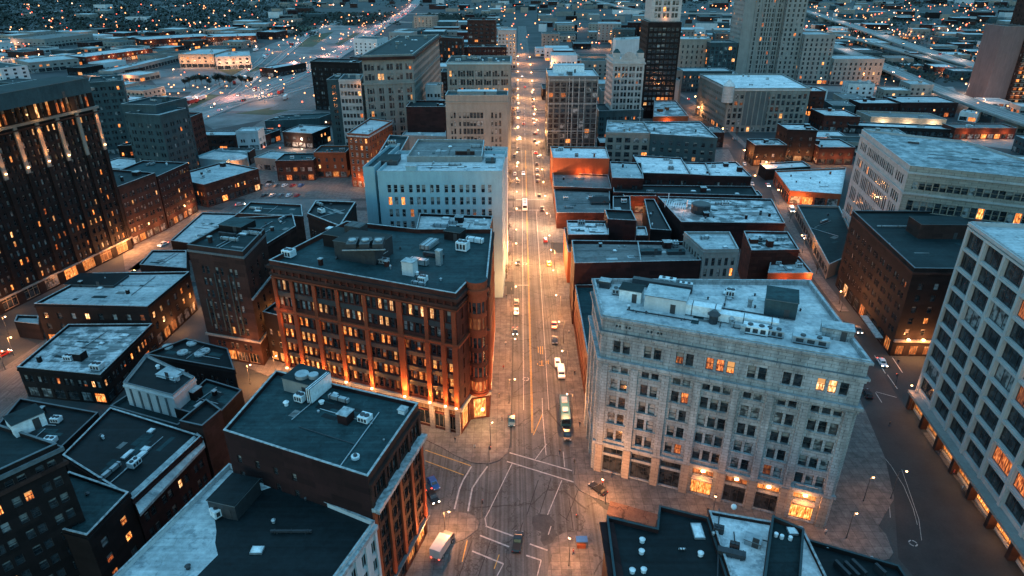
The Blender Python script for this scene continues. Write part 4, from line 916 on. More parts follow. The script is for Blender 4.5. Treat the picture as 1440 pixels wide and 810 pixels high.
simple('white_house', 'small white house with dark window dots below the rail yard', 13, ext(13, (331, 185), (362, 184), 12), 'paint_white', 'roof_white', 1, 30, bay=5, ww=1, lit=0, ind=False)
g = simple('low_building', 'white roofed pavilion with round lit drum at the left of the square', 9, ext(9, (270, 222), (318, 226), 20, DL), 'paint_blue', 'roof_white', 0, 30, bay=5, ww=1, lit=.1, ind=False)
q = G(327, 243, 0); b = MB(); b.cyl(q.x + 2, q.y + 3, 0, 8, 6.5, 'limestone', 20); b.cyl(q.x + 2, q.y + 3, 8, 8.6, 7, 'coping', 20); b.cyl(q.x + 2, q.y + 3, 8.6, 10.5, 6.8, 'roof_white', 20, 1.5); b.obj('round_drum', g.root)
lamp(None, (q.x + 4, q.y - 6, 5), 900, WARM, .4); lamp(None, (q.x - 8, q.y + 2, 5), 500, WARM, .4)
simple('brick_building', 'low brick block with sloping pale roof by the square', 10, ext(10, (262, 250), (318, 246), 18, DL), 'brick_brown', 'roof_pale', 3, 31, bay=4, ww=1.1, lit=.2, ind=False)
simple('low_building', 'yellow windowed low hall at the far side of the square', 12, ext(12, (387, 226), (440, 225), 16), 'brick_brown', 'roof_teal', 3, 32, bay=4, ww=2.4, k=1, lit=.85, glit=.5, wh=2.4)
simple('brick_building', 'narrow red brick house glowing beside the yellow windowed hall', 15, ext(15, (441, 214), (486, 214), 16), 'brick_orange', 'roof_dark', 3, 34, bay=4, ww=1.3, k=1, lit=.4, glit=.5)
simple('low_building', 'low teal roofed sheds above the square', 9, ext(9, (372, 170), (448, 166), 22, DL), 'teal_wall', 'roof_teal', 6, 35, bay=5, ww=1.3, lit=.05, ind=False)
simple('low_building', 'grey patched roof block right of the white house', 8, ext(8, (300, 214), (350, 214), 10), 'brick_dark', 'roof_patchy', 2, 36, bay=5, ww=1.3, lit=.2, ind=False)
for p_, e in (((425, 262), 900), ((380, 262), 500), ((470, 262), 600), ((400, 240), 500), ((350, 250), 500)):
    q = G(*p_); lamp(None, (q.x, q.y - 2, 6), e, WARM, .4)

# ------------------------------------------------------------------ left of the avenue, north of the brick block
# white-roofed link behind the brick block
g = Bld('low_building', 'patchy white roof with crooked railing between the red block and the blue-white office', quad(34, (585, 323), (687, 327), (693, 304), (590, 300)), 34, 'brick_dark', 'roof_white'); g.close(); g.clutter(7, 41)
# blue-white office slab
h = 48; P = quad(h, (530, 241), (706, 241), (712, 212), (560, 212))
g = Bld('office_building', 'long blue-white slab with two rows of small dark windows beside the avenue', P, h, 'paint_blue', 'roof_white', par=1.1, sub=False)
L = g.edge(0)[2]; f = lambda px: (px - 530) / 176 * L
cs = [(f(x) - .55, f(x) + .75) for x in (545, 554, 563.5, 575.5, 586, 594, 605.5, 614, 626, 636, 647.5, 656.5, 665.5, 678.5, 688)]
g.facade(0, [(z, z + 2.9, cs, .14, 'ps') for z in (43.3 - 4.4 * k - 2.9 for k in range(4))], depth=.35)
g.auto(1, bay=3.6, k=1, ww=1.3, lit=.2, fh=4.3, glit=.8); g.close()
for x in range(6): roof_unit(g, 582 + x * 22, 236, 'skylight', 2.6, .5)
roof_unit(g, 690, 228, 'penthouse', 3.5, 3.5, .9, 'teal_wall', top='roof_teal'); roof_unit(g, 610, 230, 'roof_vent', .9, 1, .9); roof_unit(g, 640, 233, 'duct', 5, .5, .5); roof_unit(g, 548, 228, 'penthouse', 7, 9, 1.6, 'metal_dark', top='roof_dark')
g.unit('chimney', .27, .06, 3.6, 3, 2.6, 'paint_blue')
P = ext(48.5, (510, 235), (526, 235), 32, (.12, 1)); g = Bld('white_pier_block', 'tall narrow blue-white stair pier at the left end of the long slab', P, 48.5, 'paint_blue', 'roof_teal'); g.close()
P = quad(47.4, (526, 226), (556, 226), (575, 192), (548, 190)); g = Bld('low_building', 'dark roofed courtyard wing behind the narrow pier', P, 47.4, 'teal_wall', 'roof_dark'); g.close(); g.clutter(5, 43)
P = quad(49, (572, 220), (678, 220), (681, 197), (588, 196)); g = Bld('concrete_building', 'grey gravel roof with a small sunken lit box behind the blue-white slab', P, 49, 'concrete', 'roof_grey'); g.close(); g.clutter(3, 44)
roof_unit(g, 654, 217, 'penthouse', 7, 2, 1.4, 'brick_brown', top='roof_grey')
P = quad(47.5, (680, 221), (713, 221), (714, 207), (682, 206)); g = Bld('low_building', 'small pale roof patch beside the grey gravel roof at the avenue', P, 47.5, 'paint_white', 'roof_pale'); g.close(); g.clutter(2, 45)
# beige block with dark central glazing
g = Bld('office_building', 'beige block with dark central glass field and narrow side windows beside the avenue', ext(52, (626, 134), (714, 134), 14), 52, 'stone_tan', 'roof_teal')
L = g.edge(0)[2]; f = lambda px: (px - 626) / 89 * L
cs = [(f(x) - .5, f(x) + .5) for x in (634, 638.5, 646)] + [(f(x) - .75, f(x) + .75) for x in (652.5, 657.5, 662.5, 667.5, 672.5, 677.5)] + [(f(x) - .55, f(x) + .55) for x in (692.5, 698, 704)]
g.facade(0, [(47.5 - 4.1 * k - 2.9, 47.5 - 4.1 * k, cs, .05, 'ds') for k in range(1, 9)]); g.auto(1, ww=1, lit=.3, ind=False); g.close()
g.unit('penthouse', .5, .5, 20, 6, 2.0, 'concrete', top='roof_white'); g.ledge(48.2, 48.8, .25, 'stone_tan')
# beige block with wide window bands
g = Bld('office_building', 'beige block with bands of wide windows and rooftop tanks, second block up the avenue', ext(60, (628, 87), (718, 87), 30), 60, 'stone_beige', 'roof_dark')
L = g.edge(0)[2]; cs = cols(L, [3] * 7, 1.35, .22, 1)
g.facade(0, [(55 - 5 * k - 3.4, 55 - 5 * k, cs, .04 if k != 2 else .3, 'ds') for k in range(6)]); g.auto(1, ww=1.3, lit=.3, ind=False); g.close(); g.clutter(12, 46); g.ledge(58.6, 59.6, .5, 'paint_blue')
for k in range(8): g.pier(0, 1 + (L - 2) * k / 7, 1.0, 10, 57, .4, 'stone_beige')
# big beige commercial palace
P = quad(65, (508, 78), (580, 76), (617, 48), (560, 50))
g = Bld('office_building', 'large beige commercial palace with heavy dark cornice and a long side wing', P, 65, 'stone_beige', 'roof_dark')
L = g.edge(0)[2]; cs = cols(L, [3, 3, 3, 3, 3], 1.6, .35, 1)
g.facade(0, [(56.5, 60, cs, .08, 'ds'), (51, 54.6, cs, .1, 'ds')] + [(46.5 - 4.4 * k - 3.2, 46.5 - 4.4 * k, cs, .1, 'ds') for k in range(7)])
g.auto(1, bay=5, k=2, ww=1.4, fh=4.5, wh=2.6, lit=.03, ind=False); g.close(); g.ledge(62.4, 64, 1.5, 'brick_brown'); g.ledge(48.6, 49.6, .7, 'stone_beige'); g.clutter(12, 47)
for k in range(6): g.pier(0, .9 + (L - 1.8) * k / 5, 1.5, 8, 48.5, .5, 'stone_beige')
P = quad(50, (476, 112), (507, 112), (512, 104), (484, 104)); g = simple('office_building', 'pale annex with floodlit parapet left of the beige palace', 50, P, 'stone_pale', 'roof_dark', 2, 48, bay=4, ww=1.6, fh=4.4, wh=2.4, ind=False)
lamp(None, (P[0][0] + 12, P[0][1] - 2.5, 47), 160, WARM, .3)
simple('office_building', 'dark flank block left of the floodlit annex', 46, ext(46, (459, 112), (477, 112), 24), 'teal_wall', 'roof_dark', 2, 49, ww=1, lit=.02, ind=False)
simple('brick_building', 'squat dark brown block beside the highway with two rows of windows', 40, ext(40, (436, 86), (505, 88), 22), 'brick_dark', 'roof_dark', 3, 50, lit=.1, ind=False, bay=5)
g = simple('brick_building', 'reddish brick block with dark central window band below the beige palace', 28, quad(28, (483, 152), (562, 150), (560, 141), (496, 143)), 'brick_brown', 'roof_white', 3, 51, ww=2, bay=6, lit=.05, ind=False)
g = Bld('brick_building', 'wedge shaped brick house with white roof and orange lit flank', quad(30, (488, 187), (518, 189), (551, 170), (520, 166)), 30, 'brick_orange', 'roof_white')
g.auto(0, bay=2.9, k=1, ww=1.3, lit=.35, glit=.9, fh=3.9, wh=2.4, style='ps'); g.auto(1, bay=3.2, k=1, ww=1.2, lit=.3, glit=.9, fh=3.9, wh=2.2); g.close(); g.clutter(3, 52); g.ledge(28.2, 29, .4, 'coping')
for k in range(4): lamp(g.root, g.at(1, 4 + 9 * k, 3, 5), 600, (1, .34, .1), .3)
lamp(g.root, g.at(0, 6, 3, 5), 700, WARM, .3)
g = Bld('brick_building', 'plain maroon brick wall block with orange lit foot between palace and beige block', ext(38, (571, 150), (626, 150), 20), 38, 'brick_maroon', 'roof_dark'); g.close(); lamp(g.root, g.at(0, 16, 2, 21), 350, (1, .35, .1), .3); g.clutter(3, 53)
simple('low_building', 'low grey roof at the foot of the maroon wall', 24, quad(24, (565, 190), (627, 192), (627, 183), (570, 184)), 'concrete', 'roof_pale', 3, 54, edges='none')
simple('white_house', 'small bright white block in the gap beside the beige window-band block', 44, ext(44, (598, 120), (620, 120), 12), 'paint_white', 'roof_white', 1, 55, ww=1.4, lit=0, ind=False)
simple('office_building', 'dark square tower block with grid of windows on the far left of the avenue', 62, ext(62, (657, 28), (697, 28), 30), 'brick_brown', 'roof_teal', 2, 56, bay=5, ww=3.4, k=1, lit=.08, ind=False)
simple('brick_building', 'long dark red block with flat roof behind the tanks', 45, ext(45, (657, 66), (712, 66), 16), 'brick_maroon', 'roof_teal', 2, 57, lit=.03, ind=False)
simple('office_building', 'pale low office with ribs right of the dark square tower', 44, ext(44, (700, 42), (726, 42), 26), 'stone_pale', 'roof_pale', 2, 58, bay=4, ww=2, k=1, lit=.3, ind=False)
simple('office_building', 'dim columned hall left of the dark square tower', 36, ext(36, (617, 52), (650, 54), 26), 'brick_brown', 'roof_teal', 2, 59, bay=5, k=1, ww=2.6, wh=3, lit=.3, ind=False)

# ------------------------------------------------------------------ right of the avenue, north of the grey block
g = Bld('brick_building', 'maroon brick row house in the slot behind the grey block', [(20.6, 150), (38, 150), (38, 199), (21, 199)], 15, 'brick_red', 'roof_teal'); g.auto(3, bay=3.4, k=1, ww=1.2, lit=.3, glit=.8); g.close(); g.clutter(3, 61)
P = quad(23, (808, 370), (986, 366), (970, 340), (804, 338))
g = Bld('brick_building', 'long block with plain maroon front wall and stepped grey and teal roof', P, 23, 'brick_maroon', 'roof_grey', par=1.2); g.auto(3, bay=3.4, k=1, ww=1.2, lit=.2, glit=.9); g.close()
for u in (905, 906): pass
b = MB(); q0, q1 = G(901, 366, 23), G(897, 340, 23); b.tube(q0, q1, .25, .25, 'coping', 4); b.tube(G(812, 352, 22.3), G(898, 351, 22.3), .15, .15, 'coping_dark', 4); b.obj('roof_divider', g.root)
roof_unit(g, 915, 357, 'penthouse', 7, 2, 1.4, 'metal_dark', top='roof_teal'); roof_unit(g, 950, 357, 'penthouse', 6, 2, 1.2, 'metal_dark', top='roof_teal'); roof_unit(g, 870, 348, 'roof_vent', .8, 1, .8); roof_unit(g, 948, 343, 'air_conditioner', 2.5, 1.2, 1, 'metal_white'); roof_unit(g, 878, 347, 'roof_vent', .6, 1, .6); g.clutter(4, 62)
P = quad(27, (990, 351), (1039, 350), (1026, 326), (962, 326))
g = simple('concrete_building', 'grey ribbed block with pale corrugated roof and tall window strips', 27, P, 'concrete', 'roof_pale', 3, 63, bay=2.2, k=1, ww=1.1, wh=2.8, lit=.12)
g = simple('brick_building', 'low dark brick block with mottled teal roof and thin brick front', 17, quad(17, (1057, 352), (1124, 351), (1108, 326), (1046, 325)), 'brick_red', 'roof_patchy', 6, 64, edges='none')
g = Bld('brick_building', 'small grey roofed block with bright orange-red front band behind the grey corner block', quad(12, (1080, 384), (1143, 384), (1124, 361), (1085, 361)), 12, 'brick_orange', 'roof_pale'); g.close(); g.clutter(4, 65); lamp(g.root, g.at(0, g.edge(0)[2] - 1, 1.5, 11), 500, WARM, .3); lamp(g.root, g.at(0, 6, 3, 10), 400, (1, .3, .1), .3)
g = simple('low_building', 'low white ribbed roof beside the maroon shed near the avenue', 16, quad(16, (799, 330), (856, 330), (855, 311), (797, 310)), 'brick_dark', 'roof_snow', 2, 66, edges='none', led=False)
g = Bld('brick_shed', 'square maroon brick shed with white front edge in the middle of the block', ext(20, (855, 308), (895, 310), 12), 20, 'brick_maroon', 'roof_dark'); g.close()
simple('low_building', 'small white roof piece right of the square maroon shed', 15, quad(15, (895, 331), (911, 331), (908, 319), (895, 319)), 'brick_dark', 'roof_white', 0, 1, edges='none')
g = Bld('brick_building', 'narrow orange-red painted facade sliver facing the avenue', [(21.3, 232), (24.5, 232), (24.5, 258), (21.6, 258)], 13, 'brick_orange', 'brick_orange'); g.close(); lamp(g.root, g.at(3, 12, 1.5, 3), 900, (1, .35, .1), .3); lamp(g.root, g.at(0, 1, 4, 16), 500, (1, .3, .1), .3)
P = quad(8, (783, 299), (858, 299), (857, 262), (778, 255))
g = simple('low_building', 'low grey membrane roof along the avenue with a dark notch', 8, P, 'brick_red', 'roof_grey', 4, 67, edges='none'); roof_unit(g, 843, 284, 'penthouse', 9, 9, 1.2, 'metal_dark', top='roof_black', rz=0)  # dark box in place of the notch, its shade put into the colour
P = quad(9.5, (779, 262), (860, 265), (855, 246), (777, 242)); g = simple('low_building', 'pinkish lamp-lit grey roof with brick rim just behind the low membrane roof', 9.5, P, 'brick_brown', 'roof_grey', 3, 68, edges='none')
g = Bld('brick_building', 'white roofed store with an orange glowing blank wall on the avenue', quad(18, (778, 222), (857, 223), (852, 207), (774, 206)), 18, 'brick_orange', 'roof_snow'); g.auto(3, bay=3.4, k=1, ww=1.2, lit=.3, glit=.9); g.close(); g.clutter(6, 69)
for u_, e in ((14, 420), (19, 300), (25, 160)): lamp(g.root, g.at(0, u_, 2.0, 10.5), e, (1, .28, .06), .3)
# white roofs row
for nm, lb, q_, sd in (('brick_building', 'dull grey ribbed roof left of the bright white roofs', ((861, 250), (905, 251), (902, 229), (858, 227)), 71), ('brick_building', 'bright white roof with dark vents, left one of the connected pair', ((903, 243), (972, 245), (958, 222), (890, 218)), 72), ('brick_building', 'bright white roof with a folded tarp, middle one of the connected pair', ((972, 245), (1000, 247), (992, 229), (962, 228)), 73), ('brick_building', 'bright white roof with long grey pond stain next to the side street', ((1000, 247), (1057, 248), (1035, 227), (992, 229)), 74)):
    simple(nm, lb, 15, quad(15, *q_), 'brick_maroon', 'roof_pale' if sd == 71 else 'roof_snow', 4, sd, edges=[0], bay=5, ww=1, lit=.04, ind=False, shop=False)
g = simple('brick_building', 'long narrow brick block with teal ledge roof in front of the white roofs', 10, quad(10, (863, 270), (1066, 275), (1058, 262), (862, 260)), 'brick_maroon', 'roof_dark', 7, 75, edges='none')
g = simple('low_building', 'thin pale roof strip by the side street below the narrow brick block', 8, quad(8, (1005, 274), (1072, 275), (1066, 268), (1003, 267)), 'brick_dark', 'roof_white', 1, 76, edges='none')
# cluttered terrace roof
P = quad(12, (958, 312), (1104, 314), (1085, 280), (925, 276))
g = simple('brick_building', 'brick block with cluttered roof terrace, black tank and pale front edge', 12, P, 'brick_maroon', 'roof_patchy', 10, 77, edges='none')
b = MB()
for k in range(9):
    p = G(938 + 3.2 * k, 285 + .8 * k, 15); b.box((p.x, p.y, 15), (.25, 7, .3), 'metal_white', -.3)
for px_ in ((935, 290), (960, 306), (940, 280), (966, 290)): p = G(*px_, 12); b.box((p.x, p.y, 13.2), (.3, .3, 3.2), 'metal_white')
b.obj('pergola', g.root)
q = G(985, 296, 12); b = MB(); b.cyl(q.x, q.y, 11.2, 15, 4.2, 'metal_dark', 20); b.cyl(q.x, q.y, 15, 15.4, 4.4, 'metal_dark', 20, 3.8); b.obj('water_tank', g.root)
roof_unit(g, 1060, 301, 'penthouse', 12, 3, 1.2, 'paint_white', top='roof_white'); lamp(g.root, (q.x - g.c[0] - 7, q.y - g.c[1] + 3, 14), 200, WARM, .2)
# sunken lit yard
q = G(898, 300); g = Bld('brick_house', 'little brick house with an orange lit door in the sunken yard', [(q.x - 8, q.y), (q.x + 8, q.y), (q.x + 8, q.y + 12), (q.x - 8, q.y + 12)], 9, 'brick_red', 'roof_dark'); g.auto(0, bay=4, k=1, ww=1.4, lit=.7, glit=.8); g.close(); lamp(None, (q.x - 2, q.y - 5, 5), 900, (1, .35, .1), .3); lamp(None, (q.x + 8, q.y - 9, 5), 500, (1, .35, .1), .3)
simple('brick_building', 'dark brick back building left of the sunken yard', 10, quad(10, (862, 312), (888, 312), (886, 276), (862, 276)), 'brick_dark', 'roof_black', 2, 78, edges='none')
simple('brick_building', 'dark narrow brick wall wing right of the sunken yard', 11, quad(11, (915, 322), (944, 324), (920, 280), (906, 280)), 'brick_dark', 'roof_black', 3, 79, edges='none')
# second row of blocks
g = simple('concrete_building', 'two storey grey block with a snowy patched roof left half', 24, quad(24, (852, 186), (915, 187), (905, 171), (854, 169)), 'stone_tan', 'roof_patchy', 5, 80, bay=4.4, k=1, ww=3.2, wh=2.8, lit=.08, fh=4.2, shop=False)
g = simple('concrete_building', 'dark teal block with swirling white roof patches beside the side street', 24, quad(24, (915, 188), (1009, 194), (985, 171), (905, 171)), 'teal_wall', 'roof_patchy', 4, 81, bay=4.2, k=1, ww=2.0, wh=2.4, lit=.08, fh=4.2, shop=False)
g = simple('low_building', 'small blue-white roof with an orange lit eave under the black tower', 15, quad(15, (919, 164), (968, 163), (950, 141), (920, 141)), 'brick_orange', 'roof_patchy', 6, 82, edges='none'); lamp(g.root, g.at(0, 10, 2.5, 11), 900, WARM, .3)
# glass slab on the avenue
g = Bld('glass_tower', 'dark glass curtain-wall slab with pale fins beside the avenue', ext(50, (771, 107), (842, 107), 34), 50, 'curtain', 'roof_white', 'tower')
L = g.edge(0)[2]; cs = cols(L, [1] * 15, 3.1, 0, .8)
g.facade(0, [(3.2 * k + 2, 3.2 * k + 4.7, cs, .05 if k not in (11, 5) else .3, 'd') for k in range(14)], depth=.12)
cs3 = cols(g.edge(3)[2], [1] * 12, 2.2, 0, .8); g.facade(3, [(3.2 * k + 2, 3.2 * k + 4.7, cs3, .2, 'd') for k in range(14)], ind=False); g.close()
for k, px_ in enumerate((772, 801, 806, 815, 823, 842)): g.pier(0, min(max((px_ - 771) / 71 * L, .3), L - .3), .3, 0, 49, .3, 'coping')
for z_ in (16, 33, 47.5): g.ledge(z_, z_ + .35, .3, 'coping', [0], 'belt_course')
g.unit('penthouse', .45, .75, 20, 9, 4.5, 'metal_white', top='roof_white'); g.clutter(5, 83)
g = Bld('office_building', 'pale low block with lamp-washed corner behind the glass slab', ext(44, (775, 78), (812, 78), 24), 44, 'paint_white', 'roof_pale'); g.auto(0, ind=False); g.close(); lamp(g.root, g.at(0, 1, 3, 38), 1500, WARM, .5); lamp(g.root, g.at(3, 6, 3, 10), 2500, WARM, .5)
# tan terracotta tower
g = Bld('office_tower', 'slender pale stone tower with ornate crested parapet', ext(54, (863, 83), (907, 83), 26, (-.05, 1)), 54, 'stone_pale', 'roof_pale', 'tower', par=1.5)
L = g.edge(0)[2]; cs = cols(L, [2] * 4, 1.7, .5, .8)
g.facade(0, [(49 - 4.3 * k - 2.9, 49 - 4.3 * k, cs, .06, 'ds') for k in range(10)]); g.auto(3, bay=4.5, k=2, ww=1.4, lit=.04, ind=False); g.close()
for k in range(5): g.pier(0, .6 + (L - 1.2) * k / 4, 1.1, 6, 51, .45, 'stone_pale')
for k, u_ in enumerate((.12, .88)): 
    b = MB(); x, y = g.inside(u_, .15); b.box((x, y, 55.5), (4.4, 4.4, 5), 'stone_pale'); b.box((x, y, 59), (4.8, 4.8, 2.4), 'roof_teal', taper=.3); b.obj('corner_turret', g.root)
b = MB()
for k in range(9): x, y = g.inside(.28 + .055 * k, .02); b.box((x, y, 54.6 + 1.6 * math.cos((k - 4) / 4 * 1.4)), (1.25, .8, 2 + 3 * math.cos((k - 4) / 4 * 1.4)), 'stone_pale')
b.obj('crest', g.root); g.ledge(50.6, 51.6, .8, 'stone_pale'); g.ledge(14, 14.8, .6, 'stone_pale')
simple('white_house', 'wedge of white wall with an orange lit terrace above the pale tower', 48, ext(48, (866, 56), (906, 54), 20), 'paint_white', 'roof_pale', 3, 84, edges='none')
simple('low_building', 'dark podium block at the foot of the pale tower', 20, ext(20, (842, 156), (905, 154), 26), 'teal_wall', 'roof_dark', 3, 85, lit=.2, ind=False)
# black tower
g = Bld('black_tower', 'black office shaft with a pale windowed upper section', ext(73, (912, 31), (959, 31), 34), 73, 'brick_dark', 'roof_dark', 'tower')
L = g.edge(0)[2]; cs = cols(L, [1] * 7, 2.6, 0, 1)
g.facade(0, [(69 - 4 * k - 2.4, 69 - 4 * k, cs, .0 if k not in (13, 14) else .9, 'd') for k in range(16)]); g.auto(3, bay=5, k=1, ww=2, lit=0, ind=False); g.close()
x0, y0 = g.P[0]; x1, y1 = g.P[1]
lamp(g.root, g.at(0, L / 2, 2.5, 14), 500, WARM, .3)
UP = [(x0 + 2, y0 + 2), (x1 - 1, y1 + 2), (x1 - 1, y1 + 30), (x0 + 2, y0 + 30)]
g2 = Bld('tower_upper', None, UP, 122, 'stone_pale', 'roof_pale', z0=73.3); del g2.root['category']; g2.root.name = 'upper_section'
cs = cols(g2.edge(0)[2], [2, 2, 2], 2.1, .5, 1.5); g2.facade(0, [(76 + 4.4 * k, 79.2 + 4.4 * k, cs, .1, 'ds') for k in range(10)]); g2.close()
g2.root.parent = g.root; g2.root.location = (g2.c[0] - g.c[0], g2.c[1] - g.c[1], 0); lamp(g.root, (0, -17, 76), 200, WARM, .3)
g = Bld('stair_block', 'blank pale grey wall box in front of the black tower', ext(27, (920, 112), (956, 113), 12), 27, 'concrete_pale', 'roof_pale'); g.close()
# cream arcade hall and glass hall behind
g = simple('stone_hall', 'cream stone hall with two rows of arched dark windows and white roof', 42, ext(42, (958, 55), (1000, 55), 34), 'limestone', 'roof_white', 2, 86, bay=5, k=1, ww=1.6, wh=3, fh=5.5, lit=.02, ind=False)
g = simple('glass_hall', 'teal glass hall with two orange lit bays right of the cream hall', 40, ext(40, (1000, 60), (1038, 60), 30), 'teal_wall', 'roof_grey', 2, 87, bay=4, k=1, ww=3, wh=3, lit=.15, ind=False)
simple('low_building', 'low teal roofed hall below the cream arcade hall', 20, ext(20, (955, 100), (1030, 100), 26), 'teal_wall', 'roof_pale', 4, 88, bay=4, lit=.2, ind=False)
# pale skyscraper with stepped wings
g = Bld('skyscraper', 'tall pale stone skyscraper with vertical piers and stepped wings', [(238, 735), (279, 735), (279, 772), (238, 772)], 170, 'concrete', 'roof_pale', 'tower')
L = g.edge(0)[2]; cs = [c for c in cols(L, [1, 1, 1, 2, 2, 2, 2], 1.6, .7, 1) if c[0] > 12]
g.facade(0, [(5 + 4.6 * k, 8.4 + 4.6 * k, cs, .04, 'ds') for k in range(30)], ind=False); g.auto(3, bay=4, k=1, ww=1.5, lit=.2, ind=False, fh=4.6); g.close()
for k in range(5): g.pier(0, 12 + (L - 13) * k / 4, 1.2, 4, 165, .8, 'concrete')
def wing(root, P, h, fh=4.6, **kw):
    w2 = Bld('wing', None, P, h, 'concrete', 'roof_pale'); del w2.root['category']
    for i in (0, 3): w2.auto(i, bay=5, k=1, ww=2, wh=2.8, fh=fh, lit=.1, ind=False)
    w2.close(); w2.root.parent = root.root; w2.root.location = (w2.c[0] - root.c[0], w2.c[1] - root.c[1], 0)
wing(g, [(279.3, 729), (300, 729), (300, 765), (279.3, 765)], 84); wing(g, [(300.3, 722), (332, 722), (332, 760), (300.3, 760)], 49); wing(g, [(332.3, 716), (384, 716), (384, 752), (332.3, 752)], 26)
# snowy roofed block with corner turret
P = quad(31.8, (1025, 124), (1140, 124), (1100, 104), (984, 104))
g = Bld('brick_building', 'snowy roofed block with pale corner turret on the side street', P, 31.8, 'stone_beige', 'roof_snow')
L = g.edge(0)[2]; cs = cols(L, [1] * 15, 2.3, 0, 1); g.facade(0, [(5.5 + 4.7 * k, 9 + 4.7 * k, cs, .12, 'ds') for k in range(5)] + [(.4, 4, cs, .35, 'd')])
g.auto(3, bay=4, k=2, ww=1.2, lit=.08, ind=False, fh=4.6); g.close(); g.clutter(8, 89)
b = MB(); x, y = g.P[0]; b.cyl(x, y, 22, 33.5, 4.2, 'stone_pale', 12); b.cyl(x, y, 33.5, 38, 4.6, 'roof_white', 12, .4); b.obj('corner_turret', g.root); g.ledge(30, 31, .6, 'stone_pale'); g.pier(0, L * .36, L * .3, 5, 29.5, .25, 'curtain', 'glazed_panel')
for k in range(16): g.pier(0, .8 + (L - 1.6) * k / 15, .7, 4.4, 30, .45, 'stone_beige')
simple('brick_building', 'short red brick block with pale end wall next to the snowy block', 20, ext(20, (1141, 128), (1162, 128), 22), 'brick_red', 'roof_white', 2, 90, bay=4, ww=1, lit=.1, ind=False)
for nm, lb, h_, a_, b__, dp, wl, rf, sd, lt in (
    ('brick_building', 'white roofed brick row with red gable end above the dark shop block', 12, (1160, 162), (1210, 164), 26, 'brick_red', 'roof_white', 91, .1),
    ('brick_building', 'dark three storey shop block with a pale flue and orange lamps', 20, (1108, 182), (1150, 183), 18, 'brick_dark', 'roof_white', 92, .08),
    ('brick_building', 'low corner shop with snowy roof and colourful lit signs', 13, (1062, 204), (1107, 204), 16, 'brick_dark', 'roof_patchy', 93, .3),
    ('brick_building', 'flat pale blue roofed shed between the shop block and the white stone block', 11, (1153, 207), (1203, 207), 22, 'brick_maroon', 'roof_pale', 94, .2),
    ('low_building', 'brick hall with white roof and roof plant in the row below the freeway', 11, (1210, 145), (1270, 145), 20, 'brick_maroon', 'roof_white', 95, .05),
    ('low_building', 'long teal roofed hall with dark front under the elevated road', 12, (1268, 144), (1348, 144), 30, 'brick_maroon', 'roof_pale', 96, .05),
    ('low_building', 'low hall with a row of glowing cream shop bays', 9, (1225, 164), (1332, 168), 24, 'limestone', 'roof_grey', 97, .9),
    ('low_building', 'pale strip roof between the glowing bays and the big white block', 6, (1195, 176), (1340, 182), 14, 'brick_dark', 'roof_white', 98, .0),
    ('brick_building', 'low long red brick row with lit openings at the right edge', 8, (1344, 180), (1430, 180), 16, 'brick_red', 'roof_grey', 99, .4),
    ('white_house', 'small white gabled shed beside the elevated road', 7, (1350, 157), (1376, 160), 12, 'paint_white', 'roof_white', 100, .0)):
    B_ = simple(nm, lb, h_, ext(h_, a_, b__, dp), wl, rf, 3, sd, bay=4.5, ww=1.6, k=1, lit=lt, glit=max(lt, .25), ind=False)
    if sd in (92, 93, 97, 99, 94): 
        LL = B_.edge(0)[2]
        for q_ in range(3): lamp(B_.root, B_.at(0, LL * (q_ + .5) / 3, 3, 4.5), 700 if sd != 97 else 1400, WARM if sd != 97 else (1, .7, .4), .4)
# snowy store with orange corner
g = Bld('brick_building', 'snow-white roofed store with glowing orange corner on the side street', quad(7.3, (1111, 268), (1183, 273), (1190, 236), (1090, 240)), 7.3, 'brick_orange', 'roof_snow')
g.auto(0, bay=5, k=1, ww=3, lit=.9, glit=.8, ground=5.5); g.auto(3, bay=5, k=1, ww=3, lit=.4, glit=.2, ground=5.5); g.close(); g.clutter(7, 101)
lamp(g.root, g.at(0, 6, 2.5, 4), 900, WARM, .3); lamp(g.root, g.at(0, 2, 3, 4), 600, WARM, .3)
simple('low_building', 'dark green-rimmed shed behind the snow-white store', 6.5, ext(6.5, (1078, 238), (1140, 234), 12), 'brick_dark', 'roof_white', 2, 102, edges='none')
g = Bld('low_building', 'long low wing with dark teal roof and tan lamp-lit wall on the side street', quad(6.2, (1166, 372), (1210, 352), (1180, 290), (1121, 288)), 6.2, 'stone_tan', 'roof_dark'); g.auto(3, bay=5, k=1, ww=2, ground=5, lit=.3, glit=.2); g.close(); g.clutter(3, 103)
# big white stone block
P = [G(1280, 233, 46), G(1500, 252, 46), G(1400, 186, 46), G(1212, 182, 46)]
P = [G(1280, 233, 46), G(1560, 262, 46), (G(1560, 262, 46).x - 8, G(1560, 262, 46).y + 62), G(1212, 182, 46)]
g = Bld('stone_building', 'big white stone block with textured blue-grey roof and rows of slot windows', P, 46, 'stone_pale', 'roof_gravel', par=.7)
L = g.edge(3)[2]; cs = cols(L, [4, 5, 6, 5, 4], 1.35, .75, 1.5)
g.facade(3, [(38.2, 41.6, cs, .12, 'd'), (31, 34.4, cs, .1, 'd'), (24, 29.6, cs, .05, 'd'), (16, 21.6, cs, .05, 'd'), (9.4, 13.8, cs, .1, 'd'), (1, 7, cols(L, [1] * 7, 3.6, 0, 1.5), 1 * .3, 't3T')], depth=.18, style='d')
L = g.edge(0)[2]; cs = [c for c in cols(L, [4, 8, 4, 6, 4], 1.7, 1.6, 2, [1, 1.6, 1, 1.4, 1])]
cs = cols(L, [1] * 24, 2.0, 0, 2); g.facade(0, [(37.5, 40.6, cs, .22, 'ts'), (29.5, 33.4, cs, .16, 'ts'), (21, 25, cs, .1, 'ts'), (13, 17, cs, .1, 'ts')], depth=.5, wall='limestone'); g.close()
